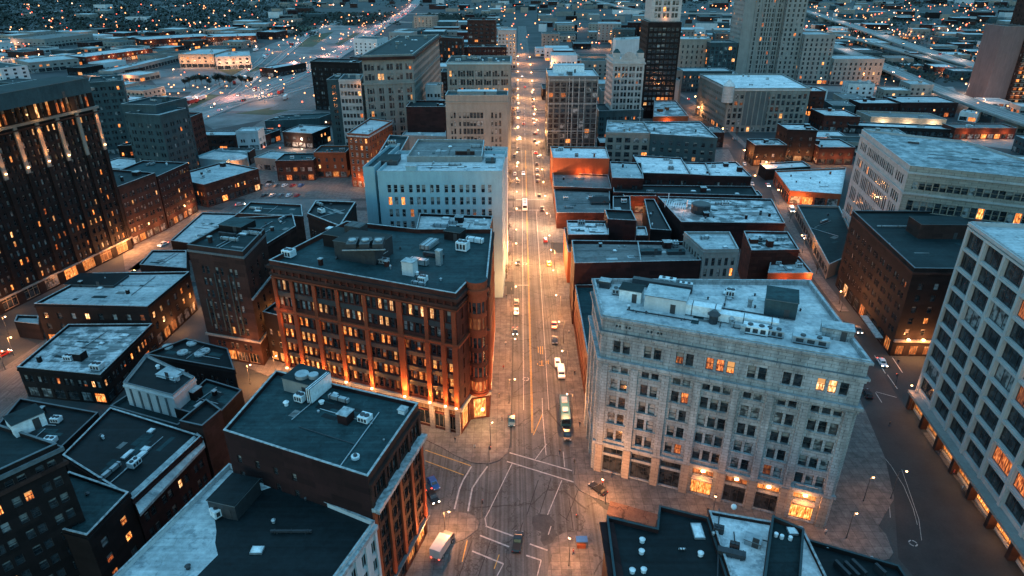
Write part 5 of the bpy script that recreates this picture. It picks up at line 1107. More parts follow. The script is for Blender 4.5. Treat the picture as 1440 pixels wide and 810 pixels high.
g.ledge(43.2, 43.9, .45, 'stone_pale', name='belt_course'); g.ledge(35.6, 36.3, .4, 'stone_pale', name='belt_course'); g.ledge(8.2, 8.9, .4, 'stone_pale', name='belt_course'); g.unit('roof_hatch', .35, .75, 4, 1.5, .8, 'metal_dark')
# dark brick block on the side street
P = [G(1286, 378, 30), (G(1286, 378, 30).x + 44, G(1286, 378, 30).y - 1.5), (G(1199, 297, 30).x + 52, G(1199, 297, 30).y - 1), G(1199, 297, 30)]
g = Bld('brick_building', 'near-black brick block with teal striped roof and orange lit corner entrance', P, 30.2, 'brick_dark', 'roof_dark', par=.8, cop='coping_dark')
L = g.edge(3)[2]; g.facade(3, [(7 + 3.9 * k, 9 + 3.9 * k, cols(L, [2] * 9, 1.2, .8, 1), .07, 'ds') for k in range(5)] + [(.5, 4.6, cols(L, [1] * 9, 4, 0, 1), .12, 'd3T')])
L = g.edge(0)[2]; g.facade(0, [(7.5 + 3.9 * k, 9.6 + 3.9 * k, cols(L, [1] * 9, 1.4, .8, 1), .16, 'ds') for k in range(5)] + [(.5, 3.6, cols(L, [1] * 10, 2.4, 0, .5), lambda u, z: 'glass_dim' if u < 20 else 'glass', 'd3T')]); g.close()
roof_unit(g, 1318, 330, 'penthouse', 17, 8, 5, 'brick_brown', top='roof_dark'); roof_unit(g, 1262, 320, 'duct', 14, .4, .4, 'metal'); roof_unit(g, 1250, 345, 'roof_vent', .8, 1, .8); g.ledge(5.2, 6.0, .7, 'stone_tan', [0], 'belt_course'); g.ledge(28.2, 28.9, .3, 'brick_brown')
b = MB(); a_ = g.at(3, 6, 0); q = Vector(g.P[0]) + Vector((-1.4, 10)); b.box((q.x + .1, q.y + 1, 4.4), (2.2, 15, .25), 'coping', -.14); b.obj('canopy', g.root)
for u_, e in ((4, 1100), (8.5, 1300), (13, 1000)):
    q = g.at(0, u_, .5, 5.6); b = MB(); b.box((q[0] + g.c[0], q[1] + g.c[1] - .3, 6.3), (.6, .6, .4), 'lamp_glow'); b.obj('wall_lamp', g.root); lamp(g.root, g.at(0, u_, 1.9, 6.6), e * .5, WARM, .2); lamp(g.root, g.at(0, u_, 2.2, 3.0), e * .3, WARM, .2)
lamp(g.root, g.at(3, L * .2 + 20, 2, 4), 200, WARM, .3); lamp(g.root, g.at(3, g.edge(3)[2] - 4, 2, 4), 20, WARM, .3)
# concrete grid office at the right edge
Z0 = Vector((111.7, 152.2)); 
fa = G(1365, 312, 54.7); nb_ = G(1438, 364, 54.7); d_ = (Vector((nb_.x, nb_.y)) - Vector((fa.x, fa.y))).normalized()
FE = Vector((fa.x, fa.y)); NE = FE + d_ * 96; nrm = Vector((-d_.y, d_.x))
if nrm.x < 0: nrm = -nrm
P = [(NE.x, NE.y), (NE.x + nrm.x * 40, NE.y + nrm.y * 40), (FE.x + nrm.x * 40, FE.y + nrm.y * 40), (FE.x, FE.y)]
g = Bld('office_building', 'concrete grid office block with deep dark window bays at the right edge', P, 54.7, 'concrete_pale', 'roof_pale', par=.9)
e = 3; a, d, L, n = g.edge(e); nb = 11; bw = L / nb; bc = [(k * bw + .6, (k + 1) * bw - .6) for k in range(nb)]
def LZ(u, z):
    if z < 5: return 'glass_shop'
    if z < 0: return 'glass'
    return rnd.choice(['glass'] * 14 + ['glass_dim', 'glass_blind'])
g.facade(e, [(.6, 4.9, bc, LZ, 'd3'), ] + [(7.0 + 5.15 * k, 11.4 + 5.15 * k, bc, LZ, 'dm3') for k in range(8)] + [(48.2, 51.4, bc, .0, 'dm3')] if False else [(.6, 4.9, bc, LZ, 'd3')] + [(6.9 + 5.2 * k, 11.2 + 5.2 * k, bc, LZ, 'd3') for k in range(9)], depth=.6)
g.close()
for k in range(nb + 1): g.pier(e, min(max(k * bw, .5), L - .5), .9, 5.72, 53, .4, 'concrete_pale')
for k in range(9): g.ledge(11.3 + 5.2 * k, 11.9 + 5.2 * k, .35, 'concrete_pale', [e], 'spandrel_ledge')
g.ledge(4.95, 5.7, 2.2, 'concrete', [e], 'arcade_canopy'); g.ledge(53.9, 54.68, .5, 'concrete_pale', [e])
for k in range(nb): 
    if k < 10: lamp(g.root, g.at(e, (k + .5) * bw, 1.3, 3.9), (150, 160, 120, 160, 100, 160, 110, 140, 60, 50)[k], (1, .42, .12), .3)
for k in range(nb): g.pier(e, k * bw + .7, 1.1, 0, 4.9, 1.6, 'brick_brown', 'arcade_pier')
b = MB(); p = g.inside(.5, .5); g.clutter(6, 104)
g.unit('penthouse', .6, .7, 12, 30, 3.5, 'metal_white', top='roof_pale')
# tower at the top right
FLp = G(1381, 145); P = [(FLp.x, FLp.y), (FLp.x + 19, FLp.y - 1), (FLp.x + 19, FLp.y + 26), (FLp.x, FLp.y + 26)]
g = Bld('residential_tower', 'tan blank-walled residential tower with lit balcony stack at the top-right corner', P, 65, 'brick_brown', 'roof_dark', 'tower', par=.5); g.wall = 'mauve'; g.close()
P2 = [(P[1][0] + .3, P[1][1] - 4), (P[1][0] + 34, P[1][1] - 7), (P[1][0] + 34, P[1][1] + 24), (P[1][0] + .3, P[1][1] + 24)]
w2 = Bld('balcony_wing', None, P2, 96, 'brick_brown', 'roof_dark'); del w2.root['category']; L = w2.edge(0)[2]
w2.facade(0, [(1.5 + 3.5 * k, 3.9 + 3.5 * k, cols(L, [1] * 7, 3.3, 0, .5), 1.0, 'dm') for k in range(26)], depth=1.2, ind=True); w2.auto(3, k=1, ww=1.2, lit=.1, ind=False); w2.close(); w2.root.parent = g.root; w2.root.location = (w2.c[0] - g.c[0], w2.c[1] - g.c[1], 0)
for k in range(26): w2.ledge(.6 + 3.5 * k, .9 + 3.5 * k, 1.4, 'stone_tan', [0], 'balcony')
for k in range(8): lamp(w2.root, w2.at(0, 6 + (k % 3) * 9, 2.6, 8 + k * 8), 350, WARM, .3)

# ------------------------------------------------------------------ bottom right roofs
h = 19
A1 = G(853, 726, h); B1_ = G(924, 743, h); C1 = G(927, 711, h); D1_ = G(996, 728, h); nd = Vector((.02, -1))
P = [(A1.x - 1.5, A1.y - 40), (D1_.x - 1.0, D1_.y - 40), (D1_.x, D1_.y), (C1.x, C1.y), (B1_.x, B1_.y), (A1.x, A1.y)]
g = Bld('low_building', 'black roofed block with notched corner, round vents and pale skylight', P, h, 'brick_maroon', 'roof_black', cop='teal_wall'); g.close()
g.auto
b = MB(); q0, q1 = G(856, 735, h - .6), G(846, 812, h - .6); b.box(((q0.x + q1.x) / 2 + 1, (q0.y + q1.y) / 2, h - .7), (2.6, abs(q0.y - q1.y), .5), 'brick_maroon', 0); b.obj('brick_wall_cap', g.root)
for px_ in ((903, 762), (902, 778), (889, 805), (905, 804), (985, 781)):
    q = G(px_[0], px_[1], h - .9); b = MB(); b.cyl(q.x, q.y, h - .9, h - .2, .45, 'metal_white', 12); b.cyl(q.x, q.y, h - .2, h, .55, 'metal_white', 12, .2); b.obj('roof_vent', g.root)
roof_unit(g, 981, 748, 'skylight', 1.9, 3.6); roof_unit(g, 959, 774, 'duct', 1.2, .25, .2, 'metal_white')
h = 20; A1 = G(997, 718, h); B1_ = G(1086, 738, h)
P = [(A1.x - 1, A1.y - 40), (B1_.x + 4.2, B1_.y - 42), (B1_.x + 5.2, B1_.y - .5), (A1.x, A1.y)]
g = Bld('low_building', 'bright white membrane roof with pipes and dark units at the bottom edge', P, h, 'brick_brown', 'roof_snow', par=.7); g.close()
roof_unit(g, 1028, 782, 'duct', 4.6, 1.2, .9, 'metal_dark', rz=-.3); roof_unit(g, 1032, 773, 'air_conditioner', 1.6, 1.3, 1.1, 'brick_brown'); roof_unit(g, 1058, 764, 'penthouse', 2.6, 1.8, 1.1, 'metal', top='metal', rz=-.5); roof_unit(g, 1010, 748, 'air_conditioner', 1.8, 1.2, 1, 'metal_dark'); roof_unit(g, 1003, 752, 'roof_vent', .8, 1, .8, 'metal')
for (p_, q_) in (((1052, 748), (1055, 760)), ((1032, 748), (1034, 770)), ((1012, 715), (1010, 745)), ((1060, 756), (1082, 762)), ((1010, 778), (1009, 812))):
    b = MB(); b.tube(G(*p_, h - .3), G(*q_, h - .3), .12, .12, 'metal_dark', 6); b.obj('pipe', g.root)
q = G(1034, 720, h); b = MB(); b.ball((q.x, q.y + 1, h + .3), .55, 'metal_white', 10); b.obj('roof_fan', g.root)
h = 23; P = [G(1074, 815, h), G(1126, 815, h), G(1131, 744, h), G(1086, 725, h)]
g = Bld('brick_building', 'dark teal box penthouse with pale hatch between the white and black roofs', P, h, 'brick_brown', 'roof_dark', cop='teal_wall'); g.close(); roof_unit(g, 1114, 748, 'skylight', 1.6, 1.6)
for px_ in ((1099, 757), (1111, 759), (1091, 754)):
    q = G(px_[0], px_[1], h - .9); b = MB(); b.cyl(q.x, q.y, h - .9, h - .2, .35, 'metal_white', 10); b.obj('roof_vent', g.root)
h = 16; A1 = G(1131, 757, h); B1_ = G(1264, 795, h); P = [(A1.x - .5, A1.y - 40), (B1_.x, B1_.y - 38), (B1_.x, B1_.y), (A1.x, A1.y)]
g = Bld('low_building', 'long black roof with a bright blue rim and slanted pale fins at the bottom right', P, h, 'brick_dark', 'roof_black', cop='teal_wall'); g.close()
for px_, l_ in (((1183, 805), 3.2), ((1196, 806), 3), ((1206, 803), 3), ((1236, 806), 2)): roof_unit(g, px_[0], px_[1], 'duct', .5, l_, 1.0, 'metal_white', rz=.35)
for px_ in ((1142, 781), (1163, 772), (1225, 787)): roof_unit(g, px_[0], px_[1], 'roof_vent', .8, 1, .8, 'metal')

# ------------------------------------------------------------------ street lamps
ORD = ['first', 'second', 'third', 'fourth', 'fifth', 'sixth', 'seventh', 'eighth', 'ninth', 'tenth', 'eleventh', 'twelfth', 'thirteenth', 'fourteenth', 'fifteenth', 'sixteenth', 'seventeenth', 'eighteenth', 'nineteenth', 'twentieth', 'twenty-first', 'twenty-second', 'twenty-third', 'twenty-fourth', 'twenty-fifth', 'twenty-sixth', 'twenty-seventh', 'twenty-eighth', 'twenty-ninth', 'thirtieth']
def lamp_proto(H_, arm, r, glow):
    key = (H_, arm, r, glow)
    if key not in LPC:
        b = MB(); b.cyl(0, 0, 0, .5, .16, 'pole', 8); b.cyl(0, 0, .5, H_, .09, 'pole', 6, .06); m1 = b.mesh('pole')
        b = MB(); b.tube((0, 0, H_ - .05), (arm, 0, H_ + .25), .05, .04, 'pole', 6); m2 = b.mesh('arm')
        b = MB(); b.box((arm, 0, H_ + .32), (.7, .3, .12), 'pole'); b.ball((arm, 0, H_ + .1 - r * .3), r, glow, 8, .7); m3 = b.mesh('lamp_head')  # glow ball, oversized on far lamps to carry their bloom
        LPC[key] = (m1, m2, m3)
    return LPC[key]
LPC = {}; NLAMP = [0]
def street_lamp(x, y, face, label, group, e=900, H_=8.0, arm=1.6, r=.26, glow='lamp_glow', color=WARM, light=True, z=0.1):
    o = empty('street_lamp', x, y, z); o.rotation_euler = (0, 0, face); tag(o, label, 'street lamp', group)
    for nme, me in zip(('pole', 'arm', 'lamp_head'), lamp_proto(H_, arm, r, glow)): link(nme, me, o, (0, 0, 0))
    if light: lamp(o, (arm + .1, 0, H_ - .55 - r), e, color, .3)
    NLAMP[0] += 1; return o
ys = [146, 168, 186, 205, 226, 246, 262, 290, 316, 340, 364, 396, 430, 465, 500, 540, 585, 635, 690, 750, 815, 890]
for k, Y in enumerate(ys):
    e = 1900 if Y > 155 and Y < 200 else (3000 if Y < 215 else (6800 if k % 2 else 2400)); e *= rnd.uniform(.75, 1.25)
    col_ = rnd.choice([WARM, WARM, (1, .5, .24), (1, .42, .14)]); r_ = .22 + max(0, Y - 200) * .0007  # heads swell with distance, bloom glow put into their size
    street_lamp(bx(Y) + .7, Y, math.pi, f'lit orange street lamp on the right kerb of the avenue, {ORD[k]} from the crossing', 'street lamps along the right kerb of the avenue', e, r=r_, color=col_)
    street_lamp(ax(Y) - .7, Y + 7, 0, f'lit orange street lamp on the left kerb of the avenue, {ORD[k]} from the crossing', 'street lamps along the left kerb of the avenue', e * .9, r=r_, color=col_)
def poly_at(pl_, Y):
    for (x0, y0), (x1, y1) in zip(pl_, pl_[1:]):
        if y0 <= Y <= y1: return x0 + (x1 - x0) * (Y - y0) / (y1 - y0)
    return pl_[-1][0]
for k, Y in enumerate((116, 150, 186, 208, 232, 262, 296, 326, 352, 380, 408, 436, 470, 510, 550, 600, 660, 730)):
    big = Y > 240; e = (160 if Y < 190 else 2300) * rnd.uniform(.7, 1.3)
    if k % 2 == 0: street_lamp(poly_at(RS_L, Y) - .8, Y, 0, f'lit street lamp on the left kerb of the side street, {ORD[k // 2]} from the near end', 'street lamps along the side street', e, r=.24 + max(0, Y - 200) * .0011)
    else: street_lamp(poly_at(RS_R, Y) + .8, Y, math.pi, f'lit street lamp on the right kerb of the side street, {ORD[k // 2]} from the near end', 'street lamps along the side street', e, r=.24 + max(0, Y - 200) * .0011)
for (px, lab, e, f_) in (((626, 752), 'lit street lamp on the near left corner of the crossing beside the box truck', 2200, 0), ((851, 709), 'lit street lamp at the brick forecourt on the near right of the crossing', 3200, 2.4), ((800, 796), 'bright street lamp in the small corner plaza at the bottom', 2200, 1.6), ((1190, 757), 'orange street lamp on the pavement right of the grey block', 260, .5), ((1214, 705), 'orange street lamp on the wide pavement close to the dark street', 260, .5), ((1000, 735), 'lamp between the grey block entrance and the white roof', 200, 1.2), ((690, 627), 'short street lamp on the corner pavement of the floodlit block', 1100, 1.2), ((20, 500), 'orange lamp on the street at the far left edge, lower one', 1500, 0), ((12, 470), 'orange lamp on the street at the far left edge, upper one', 1500, 0), ((8, 520), 'reddish lamp beside the tower street at the left edge', 900, 0), ((352, 540), 'yard lamp in the alley between the teal roofs and the art deco block', 2400, 0), ((388, 527), 'alley lamp at the foot of the art deco block', 2400, 0), ((300, 330), 'street lamp where the lit street bends past the brick row', 2400, 3)):
    q = G(*px); street_lamp(q.x, q.y, f_, lab, 'lone street lamps', e, H_=6.5, arm=1.1, r=.24)

# ------------------------------------------------------------------ vehicles
def car_meshes(kind, colr):
    key = (kind, colr)
    if key in CMC: return CMC[key]
    pm = 'car_' + colr; L_, W_, H_ = dict(car=(4.6, 1.85, 1.45), pickup=(5.6, 2.0, 1.8), van=(5.4, 2.1, 2.3), bus=(11.5, 2.6, 3.1), truck=(7.0, 2.4, 3.1))[kind]
    def loft(sec, mat, b, wid):
        # sec: profile in the x-z plane; extruded across with slight tumblehome
        n = len(sec); zt = max(z for x, z in sec)
        A = [(x, -wid * (1 - .07 * (z / zt) ** 2) / 2, z) for x, z in sec]; B = [(x, -y, z) for x, y, z in A]
        for i in range(n): j = (i + 1) % n; b.face([A[j], A[i], B[i], B[j]], mat)
        b.face(A, mat); b.face(B[::-1], mat)
    b = MB()
    h2 = L_ / 2
    if kind in ('car', 'pickup'):
        hb = .82 if kind == 'car' else 1.0
        loft([(-h2, .35), (h2, .35), (h2 + .05, .6), (h2 - .1, hb - .12), (h2 * .38, hb), (-h2 * .92, hb + .02), (-h2, .7)], pm, b, W_)
        ra, rb = (-h2 * .62, h2 * .18) if kind == 'car' else (-h2 * .12, h2 * .36)
        loft([(ra - .3, hb - .02), (rb + .55, hb - .02), (rb, H_ - .08), (rb - .2, H_), (ra + .2, H_), (ra, H_ - .1)], pm, b, W_ * .9)
        g_ = MB(); g_.face([(rb + .57, -W_ * .36, hb + .06), (rb + .57, W_ * .36, hb + .06), (rb + .06, W_ * .34, H_ - .12), (rb + .06, -W_ * .34, H_ - .12)], 'glass')
        g_.face([(ra - .31, W_ * .36, hb + .06), (ra - .31, -W_ * .36, hb + .06), (ra - .03, -W_ * .34, H_ - .14), (ra - .03, W_ * .34, H_ - .14)], 'glass')
        for s in (-1, 1): g_.face([(ra, s * W_ * .452, hb + .08), (rb + .35, s * W_ * .452, hb + .08), (rb, s * W_ * .433, H_ - .16), (ra + .1, s * W_ * .433, H_ - .16)][::s], 'glass')
        if kind == 'pickup': g_.box((-h2 * .58, 0, hb + .03), (h2 * .66, W_ * .8, .04), 'rubber')
    elif kind in ('van', 'bus'):
        loft([(-h2, .4), (h2, .4), (h2 + .05, 1.0), (h2 - (.7 if kind == 'van' else .1), 1.3 if kind == 'van' else H_ - .3), (h2 - (1.3 if kind == 'van' else .3), H_), (-h2 + .1, H_), (-h2, H_ - .2)], pm, b, W_)
        g_ = MB(); fx = h2 - .72 if kind == 'van' else h2 + .0
        g_.face([(h2 - .66 if kind == 'van' else h2 + .01, -W_ * .42, 1.36), (h2 - .66 if kind == 'van' else h2 + .01, W_ * .42, 1.36), (h2 - 1.24 if kind == 'van' else h2 - .07, W_ * .4, H_ - .15), (h2 - 1.24 if kind == 'van' else h2 - .07, -W_ * .4, H_ - .15)], 'glass')
        for s in (-1, 1): g_.box((0, s * W_ * .488, H_ * .66), (L_ * .8, .06, H_ * .26), 'glass')
        if kind == 'bus': g_.box((1.5, 0, H_ + .12), (2.2, 1.4, .25), 'metal'); g_.box((-3, 0, H_ + .12), (2.6, 1.5, .25), 'metal')
    else:
        b.box((-h2 + 2.35, 0, 1.95), (4.7, W_, 2.3), pm); loft([(h2 - 2.1, .5), (h2, .5), (h2, 1.3), (h2 - .5, 2.1), (h2 - 2.1, 2.2)], 'car_grey', b, W_ * .9); b.box((0, 0, .6), (L_ * .9, W_ * .5, .3), 'rubber')
        g_ = MB(); g_.face([(h2 + .01, -W_ * .38, 1.34), (h2 + .01, W_ * .38, 1.34), (h2 - .47, W_ * .36, 2.06), (h2 - .47, -W_ * .36, 2.06)], 'glass')
        for s in (-1, 1): g_.box((h2 - 1.0, s * W_ * .452, 1.65), (.9, .05, .55), 'glass')
    wheels = []
    wr = .33 if kind == 'car' else (.48 if kind in ('bus', 'truck') else .39)
    for sx in (-.31, .31):
        for s in (-1, 1):
            w_ = MB(); w_.tube((L_ * sx, s * (W_ / 2 - .24), wr), (L_ * sx, s * (W_ / 2 + .01), wr), wr, wr, 'rubber', 12); w_.tube((L_ * sx, s * (W_ / 2), wr), (L_ * sx, s * (W_ / 2 + .03), wr), wr * .55, wr * .5, 'metal', 8); wheels.append(w_)
    hl, tl = MB(), MB(); lights = []
    for s in (-1, 1):
        q = MB(); q.box((h2 + .0, s * W_ * .36, .68), (.12, .34, .18), 'head_glow'); lights.append(('headlight', q))
        q = MB(); q.box((-h2 - .0, s * W_ * .38, .78), (.1, .28, .2), 'tail_glow'); lights.append(('tail_light', q))
        q = MB(); q.box((h2 + .0, s * W_ * .36, .68), (.12, .34, .18), 'metal_white'); lights.append(('headlight_off', q))
        q = MB(); q.box((-h2 - .0, s * W_ * .38, .78), (.1, .28, .2), 'car_red'); lights.append(('tail_light_off', q))
    CMC[key] = (b.mesh('body'), g_.mesh('window'), [w_.mesh('wheel') for w_ in wheels], [(n_, q.mesh(n_.replace('_off', ''))) for n_, q in lights])
    return CMC[key]
CMC = {}
NAMES = dict(car='car', pickup='pickup_truck', van='van', bus='bus', truck='box_truck'); CATS = dict(car='car', pickup='pickup truck', van='van', bus='bus', truck='truck')
def vehicle(kind, colr, x, y, ang, label, group, on=False, z=.03):
    o = empty(NAMES[kind], x, y, z); o.rotation_euler = (0, 0, ang); tag(o, label, CATS[kind], group)
    bm_, gm_, wm_, lm_ = car_meshes(kind, colr); link('body', bm_, o, (0, 0, 0)); link('window', gm_, o, (0, 0, 0))
    for w_ in wm_: link('wheel', w_, o, (0, 0, 0))
    for n_, me in lm_:
        if ('_off' in n_) != on: link(n_.replace('_off', ''), me, o, (0, 0, 0))
    return o
UPD, DWN = R(90) - .01, R(-90) - .01
for px, kind, colr, ang, label, on in (
    ((784, 512), 'car', 'white', DWN, 'white parked car in front of the pinkish van on the right kerb', False), ((789, 527), 'van', 'white', DWN, 'pale van parked behind the white car on the right kerb', False),
    ((779, 459), 'car', 'red', DWN, 'dark red car on the right kerb above two dark ones', False), ((780, 480), 'car', 'black', DWN, 'black car parked on the right kerb just above the van', False),
    ((726.5, 427), 'car', 'black', UPD, 'black car on the left kerb right behind a white one', False), ((726, 440), 'car', 'white', DWN, 'white car on the left kerb just below a black one', False), ((724.5, 468), 'car', 'black', DWN, 'black car with a glowing front alone on the left kerb', True),
    ((719.5, 594), 'car', 'teal', DWN, 'teal car parked at the left corner near the crossing', False), ((794, 585), 'bus', 'teal', DWN, 'long pale bus waiting at the right kerb near the crossing', False), ((797, 612), 'pickup', 'black', DWN, 'dark pickup standing behind the bus near the crossing', False),
    ((609.5, 682), 'car', 'blue', R(-62), 'bright blue car at the left side of the crossing', False), ((608.5, 701), 'car', 'black', R(-62), 'dark blue car with glowing lamps below the bright blue car', True),
    ((728, 765), 'pickup', 'black', UPD - .12, 'black pickup truck driving up from the bottom towards the crossing', False), ((623, 772), 'truck', 'silver', R(68), 'pale box truck parked at the near left corner', True),
    ((841, 690), 'car', 'black', R(130), 'black car by the right corner pavement of the crossing', False),
    ((728.5, 371), 'car', 'black', DWN, 'black car at the left kerb just below the second crossing', False), ((772, 372), 'car', 'yellow', UPD, 'yellow-green cab on the right kerb below the second crossing', False), ((767, 339), 'car', 'red', UPD, 'dark red car inside the second crossing', False),
    ((738, 292), 'bus', 'white', DWN, 'white bus with red tail in the middle of the avenue', False), ((762, 296), 'pickup', 'black', UPD, 'dark pickup parked on the right above the second crossing', False), ((758.5, 276), 'car', 'black', UPD, 'black car parked on the right, further up than the pickup', False),
    ((756, 256), 'car', 'black', UPD, 'black parked car, nearest of the row of four on the right', False), ((756, 248), 'car', 'grey', UPD, 'grey parked car, second of the row of four on the right', False), ((755.5, 240), 'car', 'silver', UPD, 'silver parked car, third of the row of four on the right', False), ((755, 232), 'car', 'black', UPD, 'black parked car, last of the row of four on the right', False),
    ((753.5, 216), 'car', 'red', UPD, 'red car parked alone on the right beside the orange wall', True), ((728, 257), 'car', 'black', DWN, 'dark car at the left kerb beside the long slab', False), ((724, 246), 'car', 'silver', DWN, 'silver car on the left kerb beside the long slab', False), ((723, 221), 'car', 'black', DWN, 'black car on the left kerb near the grey roof', False),
    ((736, 245), 'car', 'white', DWN, 'white car driving down the left lanes of the avenue', True), ((731, 196), 'car', 'white', DWN, 'white car coming down the avenue with headlights on', True), ((752, 199), 'car', 'black', UPD, 'dark car parked right, below the glass slab', False), ((751.5, 189), 'car', 'black', UPD, 'black car parked right at the glass slab foot', False),
    ((750, 169), 'car', 'white', UPD, 'white car parked right next to the glass slab', False), ((749, 153), 'car', 'black', UPD, 'black car in the upper parked row beside the glass slab', False), ((749, 146), 'car', 'grey', UPD, 'grey car in the upper parked row beside the glass slab', False), ((748.5, 138), 'car', 'black', UPD, 'dark car further up the avenue beyond the glass slab corner', False), ((748, 131), 'car', 'silver', UPD, 'silver car further up the avenue beyond the glass slab', False),
    ((736, 175), 'car', 'black', UPD, 'black car driving away up the avenue with red lights', True), ((738, 123), 'car', 'red', UPD, 'far red-lit car driving away up the avenue', True), ((734, 108), 'car', 'white', DWN, 'far pale car on the avenue between the tall blocks', True), ((741, 84), 'car', 'black', UPD, 'tiny dark car at the far end of the avenue', True), ((725, 120), 'car', 'black', DWN, 'far dark car on the left kerb below the window-band block', False),
    ((1240, 512), 'car', 'white', R(-98), 'car with glaring headlights at the side street crossing', True), ((1206, 466), 'car', 'grey', R(-100), 'car coming down the side street with pink-white headlights', True), ((1219, 556), 'car', 'black', R(80), 'dark car close to the grey block on the side street', False),
    ((1113, 297), 'van', 'white', R(-100), 'white van at the upper side street kerb beside the tan wall', True), ((1131, 335), 'car', 'white', R(-100), 'white car on the side street by the middle of the tan wall', True), ((1152, 362), 'car', 'red', R(-100), 'red car parked along the tan wall', False), ((1162, 378), 'car', 'white', R(-100), 'white car at the lower end of the tan wall', False), ((1143, 350), 'car', 'black', R(-100), 'black car parked along the tan wall', False),
    ((1080, 262), 'car', 'silver', R(-97), 'silver car on the side street left of the snow-white store', True), ((1055, 224), 'car', 'black', R(-95), 'black car on the side street by the corner shop', False), ((1005, 172), 'car', 'white', R(-92), 'white lit car on the upper side street by the snowy block', True), ((985, 156), 'car', 'black', R(88), 'dark car with red lights on the upper side street', True), ((968, 140), 'car', 'red', R(88), 'red-lit car high up the side street by the black tower', True), ((1032, 196), 'car', 'grey', R(-94), 'grey car parked on the side street bend', False),
    ((140, 425), 'car', 'black', R(70), 'black car on the lit street beside the low blue roofs', False), ((185, 385), 'car', 'grey', R(70), 'grey car on the lit street near the tower door', False), ((230, 345), 'car', 'white', R(-110), 'white car on the lit street by the brick row', True), ((338, 289), 'car', 'silver', R(20), 'silver car with bright lamps rounding the bend by the square', True), ((380, 257), 'car', 'black', R(10), 'round dark car in the lamp-lit square', False), ((5, 500), 'car', 'red', R(70), 'car at the far left edge with red lamps', True)):
    q = G(*px); vehicle(kind, colr, q.x, q.y, ang, label, None, on, z=.05 if kind != 'x' else 0)

pk = random.Random(9)
for k in range(16):
    Y = 405 + k * 17 + pk.uniform(-3, 3); side = k % 2; cn = pk.choice(['black', 'silver', 'grey', 'white', 'red'])
    vehicle('car', cn, (bx(Y) - 1.4) if side else (ax(Y) + 1.4), Y, UPD if side else DWN, f'{cn} car parked far up the avenue, {ORD[k // 2]} in the {"right" if side else "left"} kerb row', 'cars parked far up the avenue', False, .05)
for k in range(10):
    Y = 214 + k * 21; cn = pk.choice(['black', 'silver', 'grey', 'white', 'blue']); vehicle('car', cn, poly_at(RS_L, Y) + 1.3, Y, R(-97), f'{cn} car parked on the left kerb of the side street, {ORD[k]} from the near end', 'cars parked along the side street', False, .05)
for k in range(11):
    q = G(366 + 11.5 * (k % 6) + (k > 5) * 6, 262 + (k > 5) * 14); vehicle('car', ['black', 'silver', 'grey', 'white', 'red', 'blue'][k % 6], q.x, q.y, R(80), f'{["black", "silver", "grey", "white", "dark red", "blue"][k % 6]} car parked in the {"lower" if k > 5 else "upper"} row on the lamp-lit square', 'cars parked on the square', False)
# ------------------------------------------------------------------ people on the pavements, bollards, small street things
def person(px, face, coat, legs, label):
    q = G(*px); o = empty('person', q.x, q.y, .13); o.rotation_euler = (0, 0, face); tag(o, label, 'person', None)
    b = MB(); bp = 'rubber'
    prof = [(.84, .15, .11), (.95, .17, .12), (1.1, .16, .12), (1.25, .19, .13), (1.38, .22, .12), (1.45, .16, .10), (1.5, .06, .06), (1.55, .055, .06), (1.60, .08, .09), (1.67, .085, .105), (1.74, .075, .09), (1.78, .03, .04)]
    def lf(prof, cx, cy, mats):
        for (z0, a0, b0, *k0), (z1, a1, b1, *k1) in zip(prof, prof[1:]):
            c0 = k0 or [0, 0]; c1 = k1 or [0, 0]
            for i in range(8):
                t0, t1 = 6.2832 * i / 8, 6.2832 * (i + 1) / 8
                b.face([(cx + c0[0] + b0 * math.cos(t0), cy + c0[1] + a0 * math.sin(t0), z0), (cx + c0[0] + b0 * math.cos(t1), cy + c0[1] + a0 * math.sin(t1), z0), (cx + c1[0] + b1 * math.cos(t1), cy + c1[1] + a1 * math.sin(t1), z1), (cx + c1[0] + b1 * math.cos(t0), cy + c1[1] + a1 * math.sin(t0), z1)], mats(z0))
    lf(prof, 0, 0, lambda z: coat if z < 1.45 else ('skin' if z < 1.66 else 'hair'))
    for s in (-1, 1):
        lf([(0, .05, .12, .05 + .14 * s, 0), (.08, .05, .07, .14 * s, 0), (.45, .065, .07, .1 * s, 0), (.88, .09, .10, 0, 0)], 0, .09 * s, lambda z: legs)
        lf([(.76, .03, .04, .16 * -s + .04, .06 * s), (.84, .035, .045, .14 * -s, .05 * s), (1.1, .045, .05, .02 * -s, .05 * s), (1.42, .06, .06, 0, -.02 * s)], 0, .22 * s, lambda z: coat if z > .8 else 'skin')
    b.obj('tmp', None); t = bpy.context.scene.objects[-1] if 0 else [x for x in bpy.data.objects if x.name == 'tmp'][0]
    t.name = 'body'; t.parent = o; return o
M['skin'] = plain('skin', (.32, .18, .12), .6); M['hair'] = plain('hair', (.03, .02, .015), .8); M['coat_dark'] = plain('coat_dark', (.02, .025, .035), .8); M['coat_red'] = plain('coat_red', (.25, .03, .03), .8); M['coat_pale'] = plain('coat_pale', (.45, .44, .42), .8); M['jeans'] = plain('jeans', (.03, .05, .09), .8)
